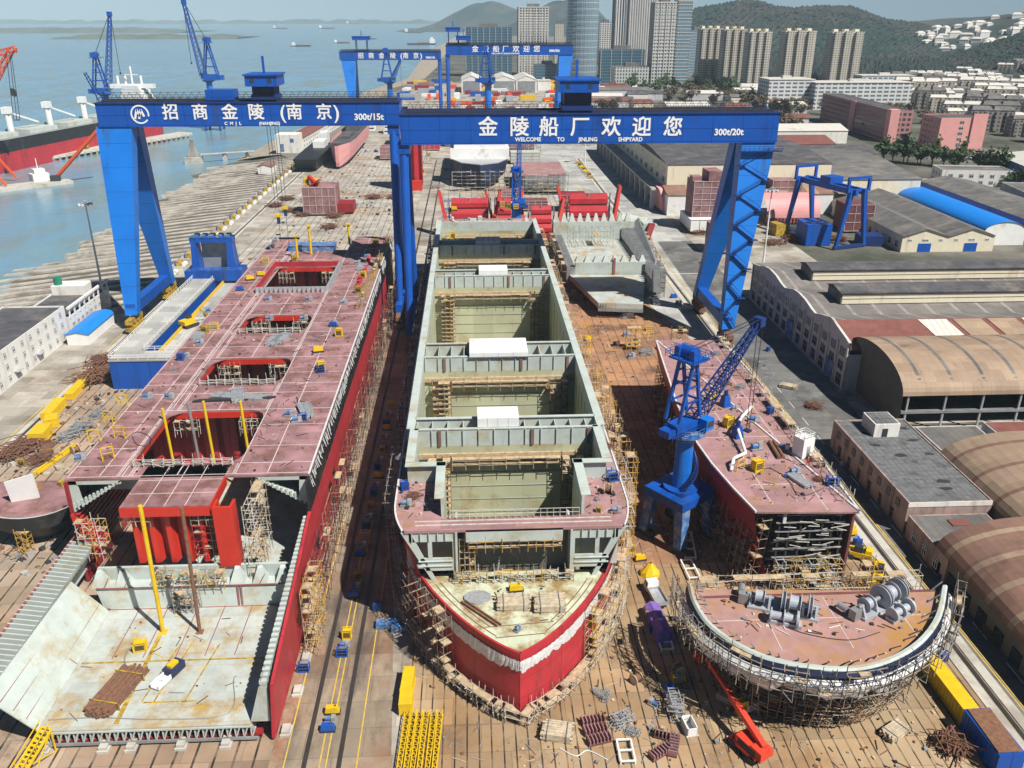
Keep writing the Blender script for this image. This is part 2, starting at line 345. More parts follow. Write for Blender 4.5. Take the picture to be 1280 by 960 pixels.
# ================================================================ setting: water, land, slipway, yard floors, road
wm = M('water', (0.15, 0.31, 0.42), 0.2, var=0.12, scale=0.004, stain=(0.17, 0.31, 0.37), amt=0.35, sscale=0.01, spec=0.35)
stain2(wm, (.19, .235, .20), .02, .45, .62, stretch=(1, .5, 1))
n = wm.node_tree.nodes; l = wm.node_tree.links
wt = n.new('ShaderNodeTexNoise'); wt.inputs['Scale'].default_value = 0.22; wt.inputs['Detail'].default_value = 4
g = n.new('ShaderNodeNewGeometry'); mp = n.new('ShaderNodeMapping'); mp.inputs['Scale'].default_value = (0.5, 1.4, 1)
l.new(g.outputs['Position'], mp.inputs[0]); l.new(mp.outputs[0], wt.inputs['Vector'])
bp = n.new('ShaderNodeBump'); bp.inputs['Strength'].default_value = 0.6; bp.inputs['Distance'].default_value = 0.5
l.new(wt.outputs['Fac'], bp.inputs['Height']); l.new(bp.outputs[0], n['Principled BSDF'].inputs['Normal'])
mb = MB(); mb.poly([(-20000, -3000, -4), (20000, -3000, -4), (20000, 20000, -4), (-20000, 20000, -4)])
struct(mb, 'water', 'water')
# land sheet with a quay skirt
shore = [(-700, -400), (-600, 120), (-420, 190), (-150, 236), (-112, 246), (-112, 560), (-128, 590), (-122, 708), (-112, 793), (-102, 960), (-98, 1158), (-57, 1395), (-60, 1900), (-52, 2645), (40, 5000), (114, 8890), (400, 19000)]
land = shore + [(19500, 19000), (19500, -400)]
M('land', (0.20, 0.185, 0.155), 0.95, var=0.3, scale=0.02, stain=(0.10, 0.10, 0.07), amt=0.5, sscale=0.008)
mb = MB(); mb.poly([(x, y, -0.02) for x, y in reversed(land)])
for a, b in zip(shore, shore[1:]): mb.poly([(a[0], a[1], -0.02), (b[0], b[1], -0.02), (b[0] - 3, b[1], -6), (a[0] - 3, a[1], -6)])
struct(mb, 'ground', 'land')
def sheet(name, pts, z, mat):
    mb = MB(); mb.poly([(p[0], p[1], z) for p in pts]); return struct(mb, name, mat)
M('yard', (0.40, 0.37, 0.32), 0.92, var=0.16, scale=0.08, stain=(0.24, 0.20, 0.15), amt=0.5, sscale=0.06)
sheet('yard', [(-111.9, 60), (70, 60), (130, 60), (130, 640), (-111.9, 640)], 0.0, 'yard')
sheet('yard_far', [(-100, 640), (150, 640), (170, 1250), (-60, 1250), (-92, 960), (-100, 800)], 0.0, 'yard')
sheet('yard_left', [(-400, 60), (-111.9, 60), (-111.9, 245), (-150, 235), (-400, 195)], 0.0, 'yard')
M('berth', (0.33, 0.20, 0.10), 0.93, var=0.22, scale=0.12, stain=(0.39, 0.29, 0.18), amt=0.7, sscale=0.05)
stain2(MATS['berth'], (0.13, 0.085, 0.055), .07, .56, .70); stripes(MATS['berth'], 'X', 1.56, 0.20, (0.035, 0.028, 0.022), off=0.4)
stripes(MATS['berth'], 'Y', 12.0, 0.12, (0.16, 0.12, 0.09))
M('berth_orange', (0.40, 0.215, 0.11), 0.93, var=0.2, scale=0.12, stain=(0.24, 0.13, 0.09), amt=0.5, sscale=0.08)
stain2(MATS['berth_orange'], (0.12, 0.07, 0.05), .06, .55, .68); stripes(MATS['berth_orange'], 'X', 2.6, 0.22, (0.10, 0.06, 0.045), off=0.4)
M('berth_left', (0.36, 0.25, 0.17), 0.93, var=0.22, scale=0.12, stain=(0.42, 0.34, 0.26), amt=0.6, sscale=0.05)
stain2(MATS['berth_left'], (0.12, 0.075, 0.06), .06, .55, .68); stripes(MATS['berth_left'], 'X', 2.5, 0.30, (0.03, 0.025, 0.02), off=1.0)
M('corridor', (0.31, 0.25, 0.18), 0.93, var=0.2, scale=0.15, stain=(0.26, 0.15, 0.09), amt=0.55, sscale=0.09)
stain2(MATS['corridor'], (0.10, 0.08, 0.07), .07, .52, .66, stretch=(1, .35, 1))  # grime blotches, also darkened to paint in the deep shade between the hulls
M('slab_grid', (0.43, 0.40, 0.35), 0.92, var=0.16, scale=0.08, stain=(0.36, 0.25, 0.17), amt=0.4, sscale=0.03)
stripes(MATS['slab_grid'], 'X', 3.0, 0.32, (0.10, 0.085, 0.07))
stripes(MATS['slab_grid'], 'Y', 6.5, 0.5, (0.28, 0.25, 0.21))
sheet('berth_floor_middle', [(-10, 60), (68, 60), (68, 118), (25, 118), (25, 300), (-14, 300), (-10, 118)], 0.004, 'berth')
sheet('berth_floor_right', [(25, 118), (62, 118), (62, 225), (42, 340), (25, 340)], 0.004, 'berth_orange')
sheet('berth_floor_left', [(-98, 60), (-27, 60), (-27, 270), (-98, 270)], 0.004, 'berth_left')
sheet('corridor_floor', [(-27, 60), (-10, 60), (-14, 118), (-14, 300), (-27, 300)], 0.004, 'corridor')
sheet('yard_back_left', [(-90, 270), (-27, 270), (-27, 620), (-90, 620)], 0.004, 'slab_grid')
sheet('yard_back_middle', [(-14, 300), (25, 300), (25, 340), (42, 340), (44, 620), (-14, 620)], 0.004, 'slab_grid')
stain2(MATS['slab_grid'], (0.20, 0.16, 0.12), .05, .56, .68)
M('apron', (0.43, 0.43, 0.41), 0.9, var=0.12, scale=0.1, stain=(0.31, 0.31, 0.30), amt=0.5, sscale=0.04)
stripes(MATS['apron'], 'Y', 9.0, 0.12, (0.22, 0.22, 0.2)); stripes(MATS['apron'], 'X', 6.0, 0.12, (0.24, 0.24, 0.22))
sheet('apron_road', [(62, 225), (68.2, 225), (88, 225), (92, 620), (44, 620), (42, 340)], 0.008, 'apron')
M('asphalt', (0.14, 0.14, 0.138), 0.9, var=0.2, scale=0.3, stain=(0.22, 0.21, 0.19), amt=0.5, sscale=0.1)
sheet('road', [(71.8, 60), (82, 60), (90, 195), (90, 340), (76, 340), (71.8, 225)], 0.012, 'asphalt')
M('city_ground', (0.15, 0.14, 0.12), 0.95, var=0.35, scale=0.03, stain=(0.05, 0.06, 0.04), amt=0.7, sscale=0.02)
sheet('city_ground', [(130, 300), (2000, 300), (2600, 2400), (-40, 2400), (-70, 1150), (-90, 800), (-100, 640), (130, 640)], -0.005, 'city_ground')
# crane rails and painted lines, kerb strip
stain2(MATS['yard'], (0.17, 0.14, 0.11), .05, .56, .68); stain2(MATS['asphalt'], (0.07, 0.07, 0.07), .09, .55, .66)
M('line_yellow', (0.62, 0.42, 0.05), 0.8, var=0.25, scale=1.0)
M('line_white', (0.66, 0.66, 0.62), 0.8, var=0.2, scale=1.0)
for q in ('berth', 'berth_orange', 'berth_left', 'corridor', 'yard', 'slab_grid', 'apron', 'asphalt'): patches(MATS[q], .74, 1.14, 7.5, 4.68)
mb = MB(); mb.box(67.6, 60, 0.0, 69.0, 560, 0.12, 0); mb.box(70.2, 60, 0, 71.6, 560, 0.12)
mb.box(-101.6, 60, 0, -100.6, 560, 0.12); mb.box(-99.6, 60, 0, -98.6, 560, 0.12)
struct(mb, 'kerb', 'concrete_lt')
mb = MB()
for x in (69.6, -100.1, -22.0, -17.7): mb.box(x - 0.28, 60, 0.005, x + 0.28, 560, 0.10)
struct(mb, 'crane_rail', 'rail')
mb = MB()
for x in (72.6, 72.2): mb.box(x, 60, 0.0, x + 0.16, 330, 0.02)
for x in (-24.6, -20.2, -19.4, -15.6): mb.box(x, 60, 0.0, x + 0.16, 135, 0.012)
for x in (-102.6,): mb.box(x, 60, 0.0, x + 0.2, 240, 0.012)
for a, b in (((57, 470), (70, 232)), ((58.2, 470), (71.2, 232))):
    mb.bar((a[0], a[1], 0.0), (b[0], b[1], 0.0), 0.35, 0.03)
struct(mb, 'road_marking_yellow', 'line_yellow')
mb = MB()
for y in (292, 340, 395, 258): mb.box(56, y, 0.0, 86, y + 0.5, 0.022)
for y in range(70, 190, 9): mb.box(75.2, y, 0.0, 75.35, y + 4, 0.024)
struct(mb, 'road_marking_white', 'line_white')
# rust-red worn track strips in the corridor
M('worn_track', (0.27, 0.14, 0.085), 0.95, var=0.35, scale=0.5, stain=(0.36, 0.29, 0.2), amt=0.6, sscale=0.3)
sheet('corridor_track', [(-26.4, 66), (-24.9, 66), (-24.9, 128), (-26.4, 128)], 0.008, 'worn_track')
# slipway of concrete ways running down into the river
M('slip', (0.13, 0.115, 0.095), 0.95, var=0.25, scale=0.1, stain=(0.10, 0.095, 0.085), amt=0.5, sscale=0.06)
mb = MB(); rows = []
for k in range(0, 40):
    y = 236 + k * 9; j = math.sin(k * 1.3) * 5 + math.sin(k * 0.7) * 6
    rows.append([(-112, y, -0.05), (-130, y, -1.0), (-150 + j, y, -3.2), (-166 + j, y, -4.4), (-260, y, -9)])
mb.grid(rows); struct(mb, 'slipway', 'slip')
mb = MB(); random.seed(3)
for k in range(44):
    y = 252 + k * 7.4; x1 = -158 - random.random() * 10 - (22 if k < 12 else 0)
    sl = lambda x: -0.05 - (-(x) - 112) * 0.068
    w_ = 2.2 + random.random() * 1.5
    y1 = y - 13 - random.random() * 2
    mb.hexa([(-112, y, sl(-112) - 0.6), (x1, y1, sl(x1) - 0.6), (x1, y1 + w_, sl(x1) - 0.6), (-112, y + w_, sl(-112) - 0.6),
             (-112, y, sl(-112) + 0.35), (x1, y1, sl(x1) + 0.35), (x1, y1 + w_, sl(x1) + 0.35), (-112, y + w_, sl(-112) + 0.35)])
M('way', (0.45, 0.42, 0.36), 0.9, var=0.22, scale=0.2, stain=(0.22, 0.19, 0.16), amt=0.5, sscale=0.1)
tag(mb.build('slipway_beams', 'way'), kind='structure')
# mud shore with a strip of reeds further along the river
mb = MB(); rows = []
for (x, y) in shore[6:]: rows.append([(x + 4, y, 0.0), (x - 10 - y * 0.006, y, -1.5), (x - 26 - y * 0.012, y, -4.6)])
mb.grid(rows); struct(mb, 'shore', 'mud')
# far river island and the far bank
M('far_land', (0.10, 0.12, 0.09), 0.95, var=0.3, scale=0.004)
mb = MB()
def mass(mb, x0, x1, y, dy, hmin, hmax, step, seed):
    random.seed(seed); n = int((x1 - x0) / step); top = []
    for k in range(n + 1):
        t = k / n; e = min(1, min(t, 1 - t) * 9); top.append((x0 + (x1 - x0) * t, e * random.uniform(hmin, hmax)))
    rows = [[(x, y, -4) for x, h in top], [(x, y + dy * 0.08, -3.5 + 1.2) for x, h in top], [(x, y + dy * 0.1, h) for x, h in top], [(x, y + dy * .6, h * 1.05) for x, h in top], [(x, y + dy, -4) for x, h in top]]
    mb.grid(rows)
mass(mb, -4200, -1650, 5300, 900, 8, 22, 40, 1); mass(mb, -1750, -980, 3900, 500, 3, 13, 25, 2); mass(mb, -9000, 900, 11500, 600, 18, 50, 90, 4)
struct(mb, 'far_bank', 'far_land')
# hills: height fields with wooded mottling
M('hill_wood', (0.028, 0.05, 0.048), 0.95, var=0.45, scale=0.012, stain=(0.075, 0.07, 0.055), amt=0.6, sscale=0.006, bump=1.0)
def hill(name, cx, cy, rx, ry, h, seed, n=56, base=0.0):
    random.seed(seed); ph = [(random.uniform(0, 6.28), random.uniform(0.5, 1)) for _ in range(8)]
    rows = []
    for a in range(n + 1):
        row = []
        for b in range(n + 1):
            u, v = a / n * 2 - 1, b / n * 2 - 1; d = min(1, math.hypot(u, v)); k = (math.cos(math.pi * d) + 1) / 2
            nz = sum(math.sin(u * (3 + 2.3 * i) + v * (4.1 - 1.3 * i) * (1 + i * .4) + p) * q / (i + 1.5) for i, (p, q) in enumerate(ph))
            z = base - 2 + k * h * (1 + 0.28 * nz) + k * random.uniform(-1, 1) * h * 0.012
            row.append((cx + u * rx, cy + v * ry, z))
        rows.append(row)
    mb = MB(); mb.grid(rows); o = struct(mb, name, 'hill_wood', smooth=True); return rows
hill_a = hill('hill', 900, 2500, 640, 800, 128, 5)
hill('hill', 2500, 2700, 1300, 900, 75, 6)
hill_b = hill('hill', 1010, 1360, 400, 300, 80, 8)
hill('hill', 480, 4600, 420, 500, 150, 9); hill('hill', 250, 6400, 700, 700, 170, 10)
hill('hill', 3400, 4200, 2200, 900, 130, 12)
# woods on the hills: one mass of small crowns
M('woods', (0.027, 0.048, 0.042), 0.95, var=0.5, scale=0.02, stain=(0.065, 0.06, 0.055), amt=0.6, sscale=0.006)
mb = MB(); random.seed(11)
def crowns(rows, num, r0, r1, zmin):
    n = len(rows)
    for _ in range(num):
        a, b = random.randrange(n - 1), random.randrange(n - 1)
        p = Vector(rows[a][b]).lerp(Vector(rows[a + 1][b + 1]), random.random())
        if p.z < zmin or p.y > (Vector(rows[n // 2][n // 2]).y + 150): continue
        r = random.uniform(r0, r1)
        i = mb.vs([(p.x + r * math.cos(t) * random.uniform(.7, 1.2), p.y + r * math.sin(t) * random.uniform(.7, 1.2), p.z + r * random.uniform(0, .3)) for t in (0, 1.26, 2.5, 3.77, 5.0)] + [(p.x, p.y, p.z + r * random.uniform(.8, 1.4))])
        for k in range(5): mb.f.append((i + k, i + (k + 1) % 5, i + 5)); mb.m.append(0)
crowns(hill_a, 26000, 3.5, 8, 4); crowns(hill_b, 16000, 2, 4.5, 2)
for _ in range(5200):
    x = random.uniform(300, 1150); y = random.uniform(1270, 1850)
    if x < 330 + (y - 1270) * .1: continue
    r = random.uniform(3, 7); i = mb.vs([(x + r * math.cos(t), y + r * math.sin(t), 1) for t in (0, 1.26, 2.5, 3.77, 5.0)] + [(x, y, r * random.uniform(1.2, 2))])
    for k in range(5): mb.f.append((i + k, i + (k + 1) % 5, i + 5)); mb.m.append(0)
tag(mb.build('woods', 'woods'), 'winter woods covering the hills behind the town', 'woods', kind='stuff')
# the air
hz = bpy.data.materials.new('haze'); hz.use_nodes = True; n = hz.node_tree.nodes; n.clear()
pv = n.new('ShaderNodeVolumePrincipled'); pv.inputs['Color'].default_value = (0.62, 0.86, 1.0, 1); pv.inputs['Density'].default_value = 0.000085; pv.inputs['Anisotropy'].default_value = -0.35
mo = n.new('ShaderNodeOutputMaterial'); hz.node_tree.links.new(pv.outputs[0], mo.inputs['Volume']); MATS['haze'] = hz
mb = MB(); mb.box(-21000, -4000, -10.5, 21000, 20500, 480)
tag(mb.build('haze', 'haze'), 'pale blue haze filling the air over the yard and river', 'haze', kind='stuff')
# ================================================================ portal gantry cranes
def gantry(label, group, xa, xb, Y, zb, zt, rigid_left, flex_x, foot_x, spread, far=False, wb=11.0, legtop=(0, 0), trolley=(0.5,), bright='blue', hook=True):
    yf, yb = Y - wb / 2, Y + wb / 2
    t = thing('gantry_crane', label, 'gantry crane', ((xa + xb) / 2, Y, 0), group=group)
    b = MB(); b.box(xa, yf, zb, xb, yb, zt, 0)
    b.box(xa - .25, yf - .3, zt, xb + .25, yb + .3, zt + .25, 1)
    for k in range(3): b.box(xa, yf - .06, zb + (zt - zb) * (.06 + .44 * k), xb, yf, zb + (zt - zb) * (.06 + .44 * k) + .1, 0)
    b.build('main_beam', [bright, 'blue_dark'], t)
    b = MB()
    for y in (yf + .6, yb - .6):
        railing(b, [(xa + .5, y, zt + .25), (xb - .5, y, zt + .25)], 1.3 if not far else 1.6, 2.2 if not far else 5, 0.09 if not far else .25)
    b.build('handrail', 'navy', t)
    b = MB()
    for y in (yf + 2.4, yb - 2.4): b.box(xa + 1, y - .2, zt + .25, xb - 1, y + .2, zt + .7)
    b.build('trolley_rail', 'dark', t)
    if not far:   # lattice walkway trusses along the back
        b = MB(); y = yb - .9; k = xa + 1
        while k < xb - 3:
            b.bar((k, y, zt + .3), (k + 1.1, y, zt + 2.3), .09); b.bar((k + 1.1, y, zt + 2.3), (k + 2.2, y, zt + .3), .09); k += 2.2
        b.bar((xa + 1, y, zt + 2.3), (xb - 1, y, zt + 2.3), .1); b.build('walkway_truss', 'dark', t)
    # rigid legs: broad tapered boxes, an A seen from the side
    s = -1 if rigid_left else 1; fx = foot_x
    tx0, tx1 = legtop
    def leg(yc, ytop, dy):
        m = MB(); fz = 5.0
        fw, td, fd = 3.4, wb * .44, 3.0
        m.hexa([(fx - fw / 2, yc - fd / 2, fz), (fx + fw / 2, yc - fd / 2, fz), (fx + fw / 2, yc + fd / 2, fz), (fx - fw / 2, yc + fd / 2, fz),
                (tx0, ytop - td / 2, zb), (tx1, ytop - td / 2, zb), (tx1, ytop + td / 2, zb), (tx0, ytop + td / 2, zb)])
        return m.build('leg', 'blue_bright' if bright == 'blue' else bright, t)
    L1 = leg(Y - spread, Y - wb * .24, 0); L2 = leg(Y + spread, Y + wb * .24, 0)
    b = MB(); b.box(fx - 1.3, Y - spread - 1, 5.2, fx + 1.3, Y + spread + 1, 8.2); b.build('sill_beam', bright, t)
    b = MB(); zc = zb - 3.2
    b.box(tx0 + .2, Y - wb * .24, zc, tx1 - .2, Y + wb * .24, zb); b.build('leg_head', bright, t)
    # flexible leg: paired tubes on the other rail
    r = 1.25 if not far else 1.5
    for q in (-1, 1):
        b = MB(); b.tube((flex_x, Y + q * spread * .82, 5), (flex_x, Y + q * wb * .3, zb), r * .8, 12, r); b.build('leg', bright, t, smooth=False)
    b = MB(); b.box(flex_x - 1, Y - spread - 1, 4.2, flex_x + 1, Y + spread + 1, 6.8); b.build('sill_beam', bright, t)
    b = MB(); b.box(flex_x - 1.6, Y - wb * .45, zb - 2.4, flex_x + 1.6, Y + wb * .45, zb); b.build('leg_head', bright, t)
    # bogies
    for x in (fx, flex_x):
        for q in (-1, 1):
            b = MB(); yc = Y + q * spread
            b.box(x - .8, yc - 5, 3.2, x + .8, yc + 5, 4.4, 0)
            for k in (-3.6, -1.2, 1.2, 3.6):
                b.hexa([(x - .9, yc + k - .3, 2.2), (x + .9, yc + k - .3, 2.2), (x + .9, yc + k + .3, 2.2), (x - .9, yc + k + .3, 2.2), (x - .9, yc + k - 1.1, 3.3), (x + .9, yc + k - 1.1, 3.3), (x + .9, yc + k + 1.1, 3.3), (x - .9, yc + k + 1.1, 3.3)], 0)
                b.box(x - 1.15, yc + k - 1.0, .9, x + 1.15, yc + k + 1.0, 2.2, 0)
            p = b.build('bogie', ['yellow_rust' if x == fx and rigid_left else 'rust'], t)
            if not far:
                b = MB()
                for k in (-4.2, -3, -1.8, -.6, .6, 1.8, 3, 4.2): b.tube((x - .5, yc + k, .62), (x + .5, yc + k, .62), .5, 10)
                b.build('wheels', 'dark', p)
    # trolleys with machinery houses
    for tx, hgt, wd in trolley:
        x = xa + (xb - xa) * tx
        b = MB(); b.box(x - wd / 2, yf + 1.2, zt + .8, x + wd / 2, yb - 1.2, zt + 2.0)
        for a in (-1, 1):
            for c in (yf + 2, yb - 2): b.box(x + a * wd * .4 - .3, c - .3, zt + 1.8, x + a * wd * .4 + .3, c + .3, zt + hgt - 3)
        p = b.build('trolley', 'blue_dark', t)
        b = MB(); b.box(x - wd * .62, yf - .4, zt + hgt - 3.2, x + wd * .62, yb + .4, zt + hgt - .4); b.box(x - wd * .68, yf - .8, zt + hgt - .4, x + wd * .68, yb + .8, zt + hgt)
        b.box(x - .3, Y - .3, zt + hgt, x + .3, Y + .3, zt + hgt + 4.5)
        q = b.build('machinery_house', bright, t)
        if not far:
            b = MB()
            for a in (-.35, .35): b.box(x + a * wd - .55, yf - .46, zt + hgt - 2.2, x + a * wd + .55, yf - .4, zt + hgt - 1.1)
            b.build('window', 'glass', q)
            b = MB(); b.box(x - wd * .42, yf + 1.6, zt + 2, x + wd * .42, yb - 1.6, zt + hgt - 3.2); b.build('hoist_drum', 'navy', t)
            if hook:
                for a in (0, 2.3):
                    b = MB(); zl = 30 + a
                    for q in (-.45, .45): b.bar((x + a + q, yf + 3, zt + 1), (x + a + q, yf + 3, zl + 2), .12)
                    b.box(x + a - .8, yf + 2.5, zl, x + a + .8, yf + 3.5, zl + .8, 1); b.box(x + a - .4, yf + 2.6, zl - 2, x + a + .4, yf + 3.4, zl, 0)
                    b.bar((x + a, yf + 3, zl - 2), (x + a, yf + 3, 21), .1); b.build('hoist', ['navy', 'yellow'], t)
    return t, yf
# --- right near crane (span 105 m)
Y2 = 236; yf = Y2 - 6
zb = PY(700, 180, yf).z; zt = PY(700, 143, yf).z
g2, yf2 = gantry('huge blue gantry crane over the right half, beam lettered 300t/20t, in front', 'blue gantry cranes over the berths',
    PY(500, 160, yf).x, PY(973, 160, yf).x, Y2, zb, zt, False, -17.7, 70.6, 15, wb=12, legtop=(72.6, 81.6), trolley=((0.465, 8.6, 8.2),), hook=False)
def lettering(t, yf, items, mat='letter'):
    for s, px, py, hpx, bold in items:
        p = PY(px, py, yf - .1); k = (PY(px, py - hpx / 2, yf).z - PY(px, py + hpx / 2, yf).z)
        text(s, 'lettering', k * (1.12 if ord(s[0]) > 255 else 1.38), (p.x, yf - .08, p.z), t, mat, bold)
lettering(g2, yf2, [('金', 610, 160, 23, .006), ('陵', 649, 160, 23, .006), ('船', 686, 160, 23, .006), ('厂', 725, 160, 23, .006), ('欢', 764, 160, 23, .006), ('迎', 802, 160, 23, .006), ('您', 841, 160, 23, .006),
    ('WELCOME', 660, 174.5, 5, .03), ('TO', 701, 174.5, 5, .03), ('JINLING', 735, 174.5, 5, .03), ('SHIPYARD', 788, 174.5, 5, .03), ('300t/20t', 911, 165.5, 8, .03)])
# stairs and landings up the face of the right leg
b = MB(); n_ = 12; yy = lambda z: (Y2 - 15) + (z - 5) / (zb - 5) * (15 - 2.9) - 2.4
for k in range(n_):
    z0 = 6 + (zb - 8) * k / n_; z1 = 6 + (zb - 8) * (k + 1) / n_
    def lx(z, s): 
        u = (z - 5) / (zb - 5); c = 70.6 + u * (77.1 - 70.6); hw = 1.5 + u * 2.6; return c + s * hw
    a, c = (-1, 1) if k % 2 else (1, -1)
    b.bar((lx(z0, a), yy(z0), z0), (lx(z1, c), yy(z1), z1), .7, .15)
    b.bar((lx(z0, a), yy(z0) - .4, z0 + 1.1), (lx(z1, c), yy(z1) - .4, z1 + 1.1), .1)
    b.box(lx(z1, c) - 1.1, yy(z1) - .9, z1 - .1, lx(z1, c) + 1.1, yy(z1) + .6, z1 + .05)
b.build('stair', 'blue_dark', g2)
b = MB(); b.box(71.6, yf2 - 1.6, zb - 2.2, 83, yf2 - .3, zb - 2.0); railing(b, [(71.6, yf2 - 1.6, zb - 2), (83, yf2 - 1.6, zb - 2)], 1.2, 1.2, .08)
b.build('gangway', 'blue_dark', g2)
# --- left near crane
Y1 = 257; yf = Y1 - 5
zb1 = PY(300, 158, yf).z; zt1 = PY(300, 129, yf).z
g1, yf1 = gantry('huge blue gantry crane on the left, beam carrying a ring emblem and 300t/15t', 'blue gantry cranes over the berths',
    PY(122, 150, yf).x, PY(500, 150, yf).x, Y1, zb1, zt1, True, -22, -99.6, 16, wb=10, legtop=(-105.0, -95.2), trolley=((0.55, 7.6, 7.0),))
lettering(g1, yf1, [('招', 213, 141, 19, .006), ('商', 250, 141, 19, .006), ('金', 287, 141, 19, .006), ('陵', 320, 141, 19, .006), ('(', 353, 141, 17, .015), ('南', 368, 141, 19, .006), ('京', 405, 141, 19, .006), (')', 421, 141, 17, .015),
    ('C  M  J  L', 291, 154.5, 4, .03), ('(NANJING)', 337, 154.5, 4, .03), ('300t/15t', 461, 146.5, 8, .03)])
b = MB(); c = PY(175, 143, yf1); R_ = 2.55
for k in range(28):
    a0, a1 = 2 * math.pi * k / 28, 2 * math.pi * (k + 1) / 28
    if 25 <= k <= 26: continue
    q = lambda a, r, y: (c.x + r * math.cos(a), y, c.z + r * math.sin(a))
    b.hexa([q(a0, R_ - .4, yf1 - .02), q(a1, R_ - .4, yf1 - .02), q(a1, R_, yf1 - .02), q(a0, R_, yf1 - .02), q(a0, R_ - .4, yf1 - .12), q(a1, R_ - .4, yf1 - .12), q(a1, R_, yf1 - .12), q(a0, R_, yf1 - .12)])
for dx in (-.75, .35):
    for u in ((-.75, -1.2, 0, 1.3), (0, 1.3, .75, -.6)):
        b.bar((c.x + dx + u[0], yf1 - .08, c.z + u[1]), (c.x + dx + u[2], yf1 - .08, c.z + u[3]), .1, .55)
b.build('emblem', 'letter', g1)
b = MB(); b.box(-74, yf1 + 2, zt1 + .6, -66, yf1 + 7, zt1 + 3.4); b.build('winch_house', 'blue', g1)
b = MB()
for (x0, x1, z1) in ((-103, -106.3, 8),): 
    for q in (-.7, .7): b.bar((x0 + q, yf1 + 3, zt1), (x1 + q * .4, yf1 + 3, zt1 + z1), .22)
    for k in range(9):
        u = k / 9; b.bar((x0 - .7 + (x1 - x0) * u, yf1 + 3, zt1 + z1 * u), (x0 + .7 + (x1 - x0) * (u + .11), yf1 + 3, zt1 + z1 * (u + .11)), .12)
b.build('maintenance_jib', 'blue_dark', g1)
# --- far pair
Y3, Y4 = 822, 708
yf = Y3 - 6; zb3 = PY(480, 75, yf).z; zt3 = PY(480, 65, yf).z
g3, yf3 = gantry('distant blue gantry crane on the left with a small lettered beam against the river', 'blue gantry cranes over the berths',
    PY(424, 70, yf).x, PY(551, 70, yf).x, Y3, zb3, zt3, True, PY(550, 90, Y3).x, -104.5, 18, far=True, wb=12, legtop=(-114, -101), trolley=((0.22, 13, 12.0),), bright='blue')
lettering(g3, yf3, [('招', 451, 70, 7, .015), ('商', 464, 70, 7, .015), ('金', 477, 70, 7, .015), ('陵', 491, 70, 7, .015), ('(', 501.5, 70, 6, .03), ('南', 507, 70, 7, .015), ('京', 520, 70, 7, .015), (')', 526.5, 70, 6, .03), ('300t/15t', 538, 72, 2.6, .04)])
yf = Y4 - 6; zb4 = PY(640, 69, yf).z; zt4 = PY(640, 57, yf).z
g4, yf4 = gantry('distant blue gantry crane on the right in front of the glass office block', 'blue gantry cranes over the berths',
    PY(557, 62, yf).x, PY(716, 62, yf).x, Y4, zb4, zt4, False, PY(560, 90, Y4).x, 70, 18, far=True, wb=12, legtop=(70, 81), trolley=((0.06, 13, 9.0), (0.14, 7, 9.0)), bright='blue')
lettering(g4, yf4, [('金', 594, 61.5, 8, .015), ('陵', 607, 61.5, 8, .03), ('船', 620, 61.5, 8, .03), ('厂', 632, 61.5, 8, .03), ('欢', 645, 61.5, 8, .03), ('迎', 658, 61.5, 8, .03), ('您', 671, 61.5, 8, .03), ('WELCOME TO JINLING SHIPYARD', 632, 67, 1.8, .04), ('300t/20t', 693, 63.5, 3, .04)])

